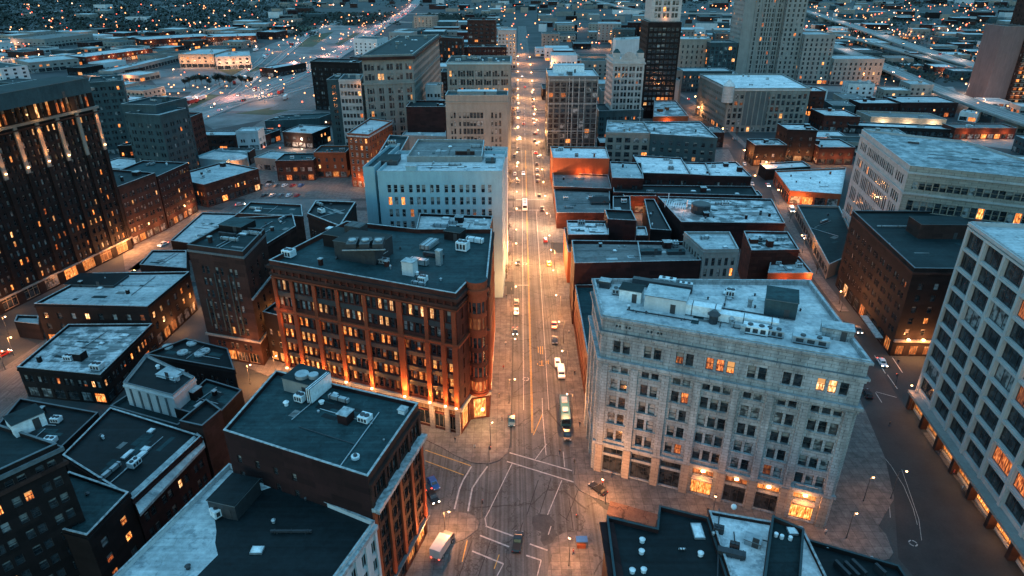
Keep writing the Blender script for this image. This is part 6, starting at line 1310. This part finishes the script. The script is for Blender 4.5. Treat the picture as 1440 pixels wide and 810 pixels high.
for px, f_, c_, l_, lb in (((706, 592), 0, 'coat_dark', 'jeans', 'person in a dark coat walking near the left corner of the avenue'), ((711, 486), 1.5, 'coat_pale', 'jeans', 'person in a pale coat on the left pavement of the avenue'), ((808, 528), 2, 'coat_dark', 'jeans', 'person in dark clothes beside the pale van'), ((847, 683), .5, 'coat_red', 'coat_dark', 'person in a red jacket at the right corner of the crossing'), ((860, 672), 3, 'coat_dark', 'jeans', 'person standing by the stone piers of the grey block'), ((995, 722), 1, 'coat_dark', 'coat_dark', 'person at the lit entrance of the grey block'), ((1320, 640), 1, 'coat_dark', 'jeans', 'person under the glowing arcade at the right'), ((1352, 690), 2, 'coat_pale', 'jeans', 'person in a pale coat under the glowing arcade'), ((1262, 512), 1, 'coat_dark', 'jeans', 'person crossing the side street by the orange entrance'), ((787, 640), 1.2, 'coat_dark', 'jeans', 'person waiting at the kerb behind the pickup'), ((806, 780), 0, 'coat_red', 'jeans', 'person in a red jacket in the corner plaza'), ((702, 560), 0, 'coat_dark', 'coat_dark', 'person in black by the floodlit block side on the avenue'), ((708, 520), 2, 'coat_red', 'jeans', 'person in red on the left pavement further up'), ((712, 420), 1, 'coat_dark', 'jeans', 'person on the left pavement near the white car'), ((800, 470), 1, 'coat_pale', 'jeans', 'person in pale clothes on the right pavement by the dark cars'), ((815, 600), 4, 'coat_dark', 'jeans', 'person walking beside the bus'), ((668, 632), 1, 'coat_pale', 'coat_dark', 'person in a pale coat on the rounded left corner'), ((640, 622), 4, 'coat_dark', 'jeans', 'person in dark clothes at the shop front by the left corner'), ((1160, 752), 1, 'coat_pale', 'jeans', 'person in pale clothes in front of the lit corner shop'), ((1340, 668), 2, 'coat_red', 'jeans', 'person in red under the glowing arcade'), ((1250, 600), 2, 'coat_dark', 'jeans', 'person on the dark side street near the arcade')):
    person(px, f_, c_, l_, lb)
for px, f_, lb in (((688, 650), .6, 'traffic signal on the rounded left corner of the crossing'), ((808, 668), 2.2, 'traffic signal at the right corner beside the grey block'), ((678, 727), 1.2, 'traffic signal on the near left corner tip'), ((812, 747), 2.6, 'traffic signal at the corner plaza'), ((1258, 545), 2.2, 'traffic signal at the side street crossing')):
    q = G(*px); o = empty('traffic_signal', q.x, q.y, .13); tag(o, lb, 'traffic light'); o.rotation_euler = (0, 0, f_)
    b = MB(); b.cyl(0, 0, 0, 4.6, .09, 'pole', 8, .07); link('pole', b.mesh('pole'), o, (0, 0, 0))
    b = MB(); b.box((.25, 0, 4.1), (.3, .36, 1.0), 'frame_dark'); link('signal_head', b.mesh('signal_head'), o, (0, 0, 0))
    for zz, mt in ((4.4, 'lamp_glow_red'), (4.1, 'rubber'), (3.8, 'rubber')):
        b = MB(); b.cyl(.44, 0, zz - .1, zz + .1, .1, mt, 8); link('signal_lens', b.mesh('signal_lens'), o, (0, 0, 0))
q = G(820, 770); b = MB(); o = empty('market_tent', q.x - .4, q.y, .13); tag(o, 'small blue topped kiosk tent in the corner plaza', 'tent')
b.box((0, 0, 2.3), (2.4, 1.6, .12), 'car_blue'); link('tent_top', b.mesh('tent_top'), o, (0, 0, 0))
for sx in (-1.1, 1.1):
    for sy in (-.7, .7): b = MB(); b.cyl(sx, sy, 0, 2.24, .04, 'pole', 6); link('leg', b.mesh('leg'), o, (0, 0, 0))
b = MB(); b.box((0, 0, .45), (1.8, .8, .9), 'brick_orange'); link('counter', b.mesh('counter'), o, (0, 0, 0))

# ------------------------------------------------------------------ trees
def tree_mesh(seed, H_=6.5, leafy=False):
    r = random.Random(seed); t, c = MB(), MB(); t.tube((0, 0, 0), (.1, 0, H_ * .35), .16, .11, 'bark', 7); tips = []
    for k in range(9):
        a = 6.283 * k / 9 + r.uniform(-.3, .3); z0 = H_ * r.uniform(.28, .5); p = Vector((.1, 0, z0)); q_ = Vector((math.cos(a) * r.uniform(.7, 1.5), math.sin(a) * r.uniform(.7, 1.5), z0 + H_ * r.uniform(.2, .42)))
        t.tube(p, q_, .07, .035, 'bark', 5)
        for j in range(4):
            q2 = q_ + Vector((r.uniform(-.8, .8), r.uniform(-.8, .8), r.uniform(.1, 1.2))); t.tube(q_, q2, .03, .012, 'bark', 4); tips.append(q2); tips.append((q_ + q2) / 2)
    t.tube((.1, 0, H_ * .35), (.15, .1, H_ * .9), .1, .02, 'bark', 5)
    for q_ in tips:
        for j in range(16 if leafy else 7):
            d = Vector((r.gauss(0, .38), r.gauss(0, .38), r.gauss(0, .34))); s_ = r.uniform(.08, .2) if leafy else r.uniform(.04, .10); ctr = q_ + d; u_ = Vector((r.uniform(-1, 1), r.uniform(-1, 1), r.uniform(-1, 1))).normalized(); v_ = u_.orthogonal().normalized()
            c.face([ctr - u_ * s_ * 1.6, ctr + v_ * s_, ctr + u_ * s_ * 1.6, ctr - v_ * s_], 'leaf' if leafy else 'twig')
    return t.mesh('trunk'), c.mesh('crown')
TM = [tree_mesh(1), tree_mesh(2), tree_mesh(3, leafy=True), tree_mesh(4, leafy=True)]
def tree(x, y, k, label, group, s=1.0, z=.1):
    o = empty('street_tree', x, y, z); o.rotation_euler = (0, 0, rnd.uniform(0, 6)); o.scale = (s, s, s); tag(o, label, 'tree', group); link('trunk', TM[k][0], o, (0, 0, 0)); link('crown', TM[k][1], o, (0, 0, 0))
for k, Y in enumerate((236, 250, 266, 282, 298, 352, 372, 500, 524, 548, 600, 640)):
    tree(ax(Y) - 3, Y, k % 2, f'bare street tree on the left pavement of the avenue, {ORD[k]} from the second crossing', 'street trees along the left pavement', 1.0 if Y < 400 else 1.4)
for k, Y in enumerate((214, 240, 300, 380, 480, 520)):
    tree(poly_at(RS_R, Y) + 2.4, Y, k % 2, f'bare street tree on the right side of the side street, {ORD[k]} from the near end', 'street trees along the side street', .9)
for k in range(14):
    q = G(262 + k * 7 + rnd.uniform(-2, 2), 122 + rnd.uniform(-3, 3)); tree(q.x, q.y, 2 + k % 2, f'dark bushy tree in the row beside the rail yard, {ORD[k]} from the left', 'row of bushy trees by the rail yard', rnd.uniform(1.3, 2.0))

# ------------------------------------------------------------------ rail yard, highways
sheet('rail_yard_ground', [G(*p) for p in [(232, 165), (300, 100), (380, 62), (470, 34), (520, 40), (440, 92), (360, 132), (300, 168)]], .012, 'gravel_lot')
sheet('rail_yard_ground', [G(*p) for p in [(200, 100), (300, 92), (372, 96), (300, 128), (230, 130)]], .008, 'gravel_lot')
sheet('lot_ground', [G(*p) for p in [(300, 182), (470, 150), (500, 95), (440, 96), (350, 140), (280, 170)]], .010, 'gravel_lot')
sheet('grass_verge', [G(*p) for p in [(300, 150), (360, 120), (430, 88), (440, 92), (372, 128), (312, 156)]], .02, 'grass')
sheet('grass_verge', [G(*p) for p in [(360, 44), (420, 34), (450, 40), (372, 54)]], .02, 'grass')
sheet('lot_ground', [G(*p) for p in [(340, 300), (480, 296), (510, 262), (400, 250), (350, 256)]], .02, 'gravel_lot')
sheet('lot_ground', [G(*p) for p in [(1105, 175), (1345, 190), (1440, 200), (1440, 150), (1100, 120)]], .010, 'ground')
sheet('freeway_side_road', [G(*p) for p in [(1080, 118), (1200, 122), (1340, 122), (1345, 128), (1200, 130), (1080, 126)]], .02, 'highway')
sheet('freeway_side_road', [G(*p) for p in [(1340, 192), (1440, 196), (1440, 212), (1370, 204)]], .02, 'highway')
def deck(name, label, pts, wd_, z, mat='highway', piers=True, rail=True, strip=None):
    P_ = [Vector(G(*p, z)[:2]) for p in pts]; fine = []
    for a_, b__ in zip(P_, P_[1:]):
        n_ = max(1, int((b__ - a_).length / 60)); fine += [a_ + (b__ - a_) * i / n_ for i in range(n_)]
    P_ = fine + [P_[-1]]
    for _ in range(3): P_ = [P_[0]] + [(P_[i - 1] + P_[i] * 2 + P_[i + 1]) / 4 for i in range(1, len(P_) - 1)] + [P_[-1]]
    L_, Rr = [], []
    for i, p in enumerate(P_):
        d_ = (P_[min(i + 1, len(P_) - 1)] - P_[max(i - 1, 0)]).normalized(); n_ = Vector((d_.y, -d_.x)); L_.append(p - n_ * wd_ / 2); Rr.append(p + n_ * wd_ / 2)
    root = empty(name, P_[0].x, P_[0].y); tag(root, label, 'elevated road' if z > 1 else 'highway') if z > 1 else tag(root, None, None, None, 'structure')
    b = MB()
    for i in range(len(P_) - 1):
        a, b_, c, d = L_[i], Rr[i], Rr[i + 1], L_[i + 1]
        b.face([(a.x, a.y, z), (b_.x, b_.y, z), (c.x, c.y, z), (d.x, d.y, z)], mat)
        if z > 1:
            b.face([(b_.x, b_.y, z - 1.4), (c.x, c.y, z - 1.4), (c.x, c.y, z), (b_.x, b_.y, z)], 'concrete'); b.face([(d.x, d.y, z - 1.4), (a.x, a.y, z - 1.4), (a.x, a.y, z), (d.x, d.y, z)], 'concrete'); b.face([(d.x, d.y, z - 1.4), (c.x, c.y, z - 1.4), (b_.x, b_.y, z - 1.4), (a.x, a.y, z - 1.4)], 'concrete')
    o = b.obj('deck', root)
    if z <= 1: o['kind'] = 'structure'
    if rail:
        for side, sg in ((L_, 1), (Rr, -1)):
            b = MB()
            for a, c in zip(side, side[1:]):
                m_ = (a + c) / 2; d_ = c - a; b.box((m_.x, m_.y, z + .5), (d_.length, .3, 1.0), 'concrete_pale', math.atan2(d_.y, d_.x))
            b.obj('barrier', root)
    b = MB()
    for f_ in (-.5, 0, .5) if wd_ > 14 else (0,):
        for i in range(len(P_) - 1):
            p = P_[i] + (Rr[i] - L_[i]).normalized() * f_ * wd_ * .5; q_ = P_[i + 1] + (Rr[i + 1] - L_[i + 1]).normalized() * f_ * wd_ * .5; d_ = (q_ - p).normalized(); n_ = Vector((d_.y, -d_.x)) * .25
            b.face([(p.x + n_.x, p.y + n_.y, z + .02), (q_.x + n_.x, q_.y + n_.y, z + .02), (q_.x - n_.x, q_.y - n_.y, z + .02), (p.x - n_.x, p.y - n_.y, z + .02)], 'paint_line')
    b.obj('lane_line', root)
    if z > 1 and piers:
        acc = 0
        for i in range(1, len(P_) - 1):
            acc += (P_[i] - P_[i - 1]).length
            if acc > 40:
                acc = 0; b = MB(); b.box((P_[i].x, P_[i].y, (z - 1.4) / 2), (1.6, 1.6, z - 1.4), 'concrete'); b.box((P_[i].x, P_[i].y, z - 1.9), (wd_ * .8, 1.6, 1), 'concrete', math.atan2((Rr[i] - L_[i]).y, (Rr[i] - L_[i]).x)); b.obj('pier', root)
    HWY.append((P_, L_, Rr, z, wd_)); return root
HWY = []
deck('highway', 'broad left highway', [(262, 168), (345, 138), (400, 116), (440, 96), (490, 66), (530, 40), (560, 24), (580, 10), (592, -6), (596, -14)], 30, .05)
deck('highway_ramp', 'ramp', [(330, 132), (360, 108), (392, 84), (420, 60), (440, 44), (500, 22), (620, 18), (700, 24)], 11, .06)
deck('highway_ramp', 'ramp', [(240, 160), (300, 120), (360, 100), (380, 70)], 9, .055)
deck('elevated_road', 'elevated road sweeping past the cream shop bays towards the right edge', [(1168, 62), (1205, 78), (1250, 96), (1300, 118), (1345, 140), (1400, 158), (1470, 180)], 17, 9)
deck('elevated_road', 'long elevated freeway crossing the upper right behind the tan tower', [(1070, -4), (1130, 14), (1180, 30), (1240, 50), (1290, 68), (1340, 84), (1420, 106)], 20, 11)
deck('elevated_road', 'lower ramp joining the long freeway from the left', [(1120, 40), (1200, 52), (1270, 72), (1330, 90), (1400, 104)], 13, 8)
deck('elevated_road', 'pale road curving across the top behind the black tower', [(800, -8), (850, 4), (890, 14), (950, 20), (1040, 18), (1120, 24)], 22, 8)
deck('highway_ramp', 'ramp', [(255, 158), (330, 146), (400, 138), (470, 118), (500, 100)], 9, .058)
deck('highway_ramp', 'ramp', [(370, 128), (420, 116), (452, 98), (470, 84), (452, 74), (420, 78)], 8, .056)
for gv in ([(420, 100), (446, 82), (462, 84), (448, 98)], [(470, 62), (500, 46), (512, 48), (484, 66)], [(300, 96), (340, 88), (372, 96), (330, 108)], [(410, 66), (440, 50), (470, 44), (440, 66)], [(330, 160), (400, 148), (440, 146), (380, 162)], [(250, 150), (290, 132), (310, 134), (270, 152)]):
    sheet('grass_verge', [G(*p) for p in gv], .03, 'grass')
deck('highway', 'far', [(40, 18), (200, 12), (360, 2), (420, -6)], 22, .05); deck('highway', 'far2', [(130, 56), (250, 44), (420, 30), (560, 30), (720, 40)], 14, .045)
hr = random.Random(5); nh = 0
for hi, (P_, L_, Rr, z, wd_) in enumerate(HWY[:7]):
    for i in range(0, len(P_) - 1):
        if PX((P_[i].x, P_[i].y, z))[1] < 8 or nh > 120: continue
        for rep_ in range(4 if hi == 0 else 1):
            if hi and hr.random() > .32: continue
            f_ = hr.choice([.2, .36, .64, .8]); p = L_[i] + (Rr[i] - L_[i]) * f_ + (P_[i + 1] - P_[i]) * (rep_ / 4 + hr.uniform(0, .18)); d_ = P_[i + 1] - P_[i]; a_ = math.atan2(d_.y, d_.x) + (0 if f_ > .5 else math.pi)
            vehicle(hr.choice(['car', 'car', 'van']), hr.choice(['white', 'black', 'grey', 'red']), p.x, p.y, a_, 'car with lamps on driving along the left highway' if hi == 0 else 'car with lamps on driving on the elevated roads and ramps', 'cars on the left highway' if hi == 0 else 'cars on the elevated roads and ramps', True, z + .02); nh += 1
    step = 5 if hi else 2
    for i in range(1, len(P_) - 1, step):
        if PX((P_[i].x, P_[i].y, z))[1] < 6: continue
        p = L_[i]; d_ = Rr[i] - L_[i]
        street_lamp(p.x, p.y, math.atan2(d_.y, d_.x), 'tall highway lamp beside the left highway' if hi == 0 else 'tall lamp beside the elevated roads and ramps', 'lamps of the left highway' if hi == 0 else 'lamps of the elevated roads and ramps', 8000 if hi == 0 else 4500, H_=11, arm=2.2, r=.8, glow='lamp_glow_far', color=(1, .36, .27) if hi == 0 else (1, .62, .45), z=z)

# ------------------------------------------------------------------ outer districts
FB = []
for P_ in FOOT: cx = sum(p[0] for p in P_) / len(P_); cy = sum(p[1] for p in P_) / len(P_); FB.append((cx, cy, max(math.hypot(p[0] - cx, p[1] - cy) for p in P_)))
HP = [(p.x, p.y, wd_ / 2) for P_, _, _, z, wd_ in HWY for p in P_]
def inpoly(pt, poly):
    c = False; n = len(poly); x, y = pt
    for i in range(n):
        x0, y0 = poly[i]; x1, y1 = poly[i - 1]
        if (y0 > y) != (y1 > y) and x < (x1 - x0) * (y - y0) / (y1 - y0) + x0: c = not c
    return c
EXC = [[(335, 246), (500, 246), (520, 330), (250, 345), (200, 330), (230, 255)], [(225, 175), (300, 96), (372, 62), (480, 20), (560, -20), (640, -20), (560, 60), (470, 130), (430, 160), (300, 190)], [(-50, -40), (-50, 50), (180, 48), (380, 30), (430, -40)], [(200, 90), (360, 90), (360, 130), (200, 135)], [(1060, 112), (1380, 112), (1380, 132), (1060, 132)]]
def free(x, y, r):
    if any(math.hypot(x - a, y - b) < r * .8 + c * .85 for a, b, c in FB): return False
    if any(math.hypot(x - a, y - b) < r * .8 + c + 3 for a, b, c in HP): return False
    if ax(y) - 8 - r * .8 < x < bx(y) + 7 + r * .8 and y < 1600: return False
    if y < 1000 and poly_at(RS_L, y) - 5 - r * .7 < x < poly_at(RS_R, y) + 5 + r * .7: return False
    p = PX((x, y, 0))
    return not any(inpoly(p, e) for e in EXC)
# hand-placed long halls by the rail yard
for nm, lb, h_, a_, b__, dp, wl, rf, sd, lt in (
    ('warehouse', 'large warehouse with pale roof and floodlit ribbed front beside the rail yard', 16, (250, 76), (300, 76), 60, 'limestone', 'roof_pale', 201, .3), ('warehouse', 'cream wing of the large warehouse with dark window strips', 15, (302, 80), (352, 78), 55, 'stone_pale', 'roof_pale', 202, .3),
    ('long_shed', 'long white roofed shed with lamp-lit red front left of the warehouse', 11, (120, 80), (214, 68), 40, 'brick_red', 'roof_white', 203, .5), ('long_shed', 'long pale platform roof running towards the warehouse', 8, (158, 100), (250, 78), 16, 'concrete', 'roof_pale', 204, .0),
    ('industrial_hall', 'blue-roofed hall with bright side at the left edge', 18, (0, 96), (38, 92), 60, 'paint_white', 'roof_teal', 205, .05), ('industrial_hall', 'low teal hall with orange yard lights behind the tower roof', 12, (40, 88), (110, 82), 50, 'concrete', 'roof_pale', 206, .1), ('industrial_hall', 'wide pale hall in front of the woods', 14, (62, 55), (130, 47), 60, 'concrete', 'roof_grey', 207, .1),
    ('industrial_hall', 'flat dark hall with red lit rim near the highway', 12, (200, 56), (300, 50), 60, 'brick_maroon', 'roof_pale', 208, .4), ('industrial_hall', 'white rimmed flat hall at the top beside the highway', 12, (290, 52), (360, 50), 60, 'brick_brown', 'roof_white', 209, .3), ('low_building', 'low dark office beside the highway ramp', 10, (384, 96), (430, 88), 20, 'brick_dark', 'roof_pale', 210, .2)):
    p0, p1 = G(*a_, h_), G(*b__, h_); d_ = Vector((p1.x - p0.x, p1.y - p0.y)).normalized()
    B_ = simple(nm, lb, h_, ext(h_, a_, b__, dp, (-d_.y, d_.x)), wl, rf, 3, sd, bay=7, ww=3, k=1, lit=lt, glit=lt, ind=False, ground=5.5)
    if lt > .2:
        LL = B_.edge(0)[2]
        for q_ in range(4): lamp(B_.root, B_.at(0, LL * (q_ + .5) / 4, 5, 8), 1500, (1, .42, .18), .6)
    cx, cy = B_.c; FB.append((cx, cy, dp))
fr = random.Random(21); cnt = 0
WL = ['brick_brown', 'brick_maroon', 'stone_tan', 'concrete', 'teal_wall', 'brick_dark', 'stone_beige', 'paint_white', 'limestone']; RL = ['roof_dark', 'roof_teal', 'roof_white', 'roof_pale', 'roof_patchy', 'roof_grey', 'roof_pale', 'roof_white']
DN = {'brick_brown': 'brown brick', 'brick_maroon': 'maroon brick', 'stone_tan': 'tan', 'concrete': 'grey concrete', 'teal_wall': 'teal-grey', 'brick_dark': 'dark brick', 'stone_beige': 'beige', 'paint_white': 'white walled', 'limestone': 'cream stone'}
RN = {'roof_dark': 'dark', 'roof_teal': 'teal', 'roof_white': 'white', 'roof_pale': 'pale blue', 'roof_patchy': 'patchy', 'roof_grey': 'grey'}
spots = []
Y = 335.0
while Y < 1500:
    st = 24 + (Y - 330) * .022; X = -Y * .86 - 60
    while X < Y * .86 + 60: spots.append((X + fr.uniform(-3, 3), Y + fr.uniform(-4, 4), st)); X += st * fr.uniform(1.15, 1.9)
    Y += st * 1.25
for X, Y, st in spots:
    p = PX((X, Y, 0))
    if cnt >= 285 or not (-40 < p[0] < 1480) or p[1] < 6: continue
    w_ = st * fr.uniform(.6, 1.0); d_ = st * fr.uniform(.55, .95)
    if fr.random() < .12 or not free(X, Y, max(w_, d_) / 2): continue
    cen = 60 < X < 0 or (-200 < X < 260)
    h_ = fr.uniform(7, 16) if (not cen or fr.random() < .6) else fr.uniform(16, 34)
    if X > 380 or X < -330: h_ = fr.uniform(5, 12)
    wl, rf = fr.choice(WL), fr.choice(RL); an = fr.uniform(-.03, .03) + (0 if -140 < X < 160 else (-.28 if X < 0 else -.15)); ca, sa = math.cos(an), math.sin(an)
    P_ = [(X + ca * a * w_ / 2 - sa * b_ * d_ / 2, Y + sa * a * w_ / 2 + ca * b_ * d_ / 2) for a, b_ in ((-1, -1), (1, -1), (1, 1), (-1, 1))]
    if p[1] > 150: h_ = min(h_, fr.uniform(6, 11))
    side = 'on the left' if X < -60 else ('on the right' if X > 160 else 'near the avenue'); far = 'far' if Y > 800 else 'middle'
    tl = 'tall' if h_ > 16 else ('low' if h_ < 9 else 'mid-height'); wd2 = 'wide' if w_ > st * .85 else ('narrow' if w_ < st * .7 else 'square')
    lb = f'{tl} {wd2} {DN[wl]} block, {RN[rf]} roof, {far} distance, {side}'
    B_ = Bld('distant_building', lb, P_, h_, wl, rf, 'building', f'{tl} {wd2} {DN[wl]} blocks with {RN[rf]} roofs, {far} distance, {side}', .5)
    for i in range(4):
        if B_.facing(i): B_.auto(i, bay=4.5 if Y < 700 else 6, k=1, ww=2.0, wh=2.0, fh=3.8, lit=.12, glit=.35, ind=False)
    B_.close(); cnt += 1
    if Y < 700: B_.clutter(2, cnt)
    if fr.random() < .16 and Y < 1000:
        lamp(B_.root, B_.at(0, w_ / 2, 4, 5), 1800 + Y * 2, fr.choice([WARM, (1, .35, .15), (1, .6, .4)]), .5)
# rooftops too far off to count
b = MB(); vr = random.Random(3); k = 0
while k < 1500:
    Y = vr.uniform(1350, 5200); X = vr.uniform(-Y * .85, Y * .85); p = PX((X, Y, 0))
    if any(inpoly(p, e) for e in EXC[1:3]) and vr.random() < .93: k += 1; continue
    if any(math.hypot(X - a, Y - b_) < c + 16 for a, b_, c in HP): k += 1; continue
    s_ = vr.uniform(14, 46); wl = vr.choice(WL); b.box((X, Y, 4), (s_, s_ * vr.uniform(.5, 1), vr.uniform(8, 20)), wl, vr.uniform(-.3, .1), vr.choice(['roof_dark', 'roof_teal', 'roof_black'] * 2 + RL)); k += 1
b.obj('distant_rooftops')['kind'] = 'stuff'
# woods and scrub
b = MB(); k = 0
for k in range(5200):
    if k % 2: px_ = (vr.uniform(-60, 440), vr.uniform(-22, 52))
    elif k % 4: px_ = (vr.uniform(-60, 1500), vr.uniform(-30, 12))
    else: px_ = vr.choice([(vr.uniform(600, 700), vr.uniform(22, 40)), (vr.uniform(1130, 1440), vr.uniform(28, 64)), (vr.uniform(430, 560), vr.uniform(20, 36)), (vr.uniform(1180, 1420), vr.uniform(80, 116))])
    q = G(*px_)
    if any(math.hypot(q.x - a, q.y - c_) < w_ + 14 for a, c_, w_ in HP) or not free(q.x, q.y, 2) and px_[1] > 40 and 0: continue
    s_ = 5 + q.y * .003
    for j in range(7):
        c = Vector((q.x + vr.gauss(0, s_ * .7), q.y + vr.gauss(0, s_ * .7), abs(vr.gauss(3.4, 2)))); u_ = Vector((vr.uniform(-1, 1), vr.uniform(-1, 1), vr.uniform(-.25, .25))).normalized(); v_ = u_.orthogonal().normalized(); z_ = s_ * vr.uniform(.18, .42)
        b.face([c - u_ * z_, c - v_ * z_ * .8, c + u_ * z_, c + v_ * z_ * .9], 'leaf')
b.obj('distant_woods')['kind'] = 'stuff'
# lights of the outer districts
lr = random.Random(11); n1 = 0; b = MB(); b2 = MB()
ZN = [((0, 1440), (2, 26), 1.0, 'lamps strewn over the outermost suburbs'), ((60, 620), (26, 62), 1.3, 'lamps of the industrial quarter by the rail yard'), ((640, 1040), (6, 80), 1.2, 'lamps of the quarter beyond the tall blocks'), ((1110, 1400), (8, 62), 1.7, 'lamps of the quarter behind the freeway'), ((0, 60), (40, 130), .3, 'lamps of the industrial quarter by the rail yard'), ((1120, 1420), (60, 200), .3, 'lamps of the low quarter below the freeway'), ((230, 480), (52, 150), .7, 'lamps of the rail yard'), ((100, 500), (130, 240), .25, 'lamps of the quarter around the square')]
tw = sum(z[2] for z in ZN)
for k in range(900):
    t = lr.uniform(0, tw)
    for z in ZN:
        t -= z[2]
        if t <= 0: break
    px_ = (lr.uniform(*z[0]), z[1][0] + (z[1][1] - z[1][0]) * lr.random()); q = G(*px_); r_ = min(2.2, .28 + q.y * lr.uniform(.0003, .0009))  # globes larger than real lamps, bloom glow put into the shape
    if any(math.hypot(q.x - a, q.y - c_) < d_ * .9 for a, c_, d_ in FB): continue
    gl = lr.choice(['lamp_glow_far', 'lamp_glow_far', 'lamp_glow_far', 'lamp_glow_far_white', 'lamp_glow_red'])
    if n1 < 165 and lr.random() < .42 and q.y > 300:
        street_lamp(q.x, q.y, lr.uniform(0, 6), 'lit lamp among the ' + z[3].replace('lamps', 'glints').replace('strewn over', 'of') , z[3], (900 + q.y * 3.2) * (2.2 if q.y > 500 and 'rail' not in z[3] and 'industrial' not in z[3] else .6), H_=9, arm=1.5, r=round(r_, 1), glow=gl if gl != 'lamp_glow_red' else 'lamp_glow_far', color=lr.choice([WARM, (1, .5, .3)]), light=q.y < 1500 and lr.random() < .75); n1 += 1
    else: b.ball((q.x, q.y, 8), r_, gl, 6)
b.obj('distant_lights')['kind'] = 'stuff'
for k in range(12):
    q = G((262, 272, 283, 360, 395, 402, 430, 330, 345, 372, 410, 440)[k], (143, 146, 141, 72, 132, 140, 52, 118, 112, 82, 64, 46)[k]); o = empty('freight_trailer', q.x, q.y, .05); o.rotation_euler = (0, 0, 1.2 + k * .1)
    tag(o, f'{("white", "red", "grey")[k % 3]} freight trailer parked by the rail yard, {ORD[k // 3]} {("white", "red", "grey")[k % 3]} one from the left', 'trailer', 'freight trailers by the rail yard')
    b = MB(); b.box((0, 0, 2.6), (13, 2.6, 2.8), ('car_white', 'car_red', 'car_silver')[k % 3]); link('body', b.mesh('body'), o, (0, 0, 0))
    for x_ in (-5, -3.8, 4.4):
        b = MB(); b.tube((x_, -1.25, .5), (x_, 1.25, .5), .5, .5, 'rubber', 10); link('wheel', b.mesh('wheel'), o, (0, 0, 0))
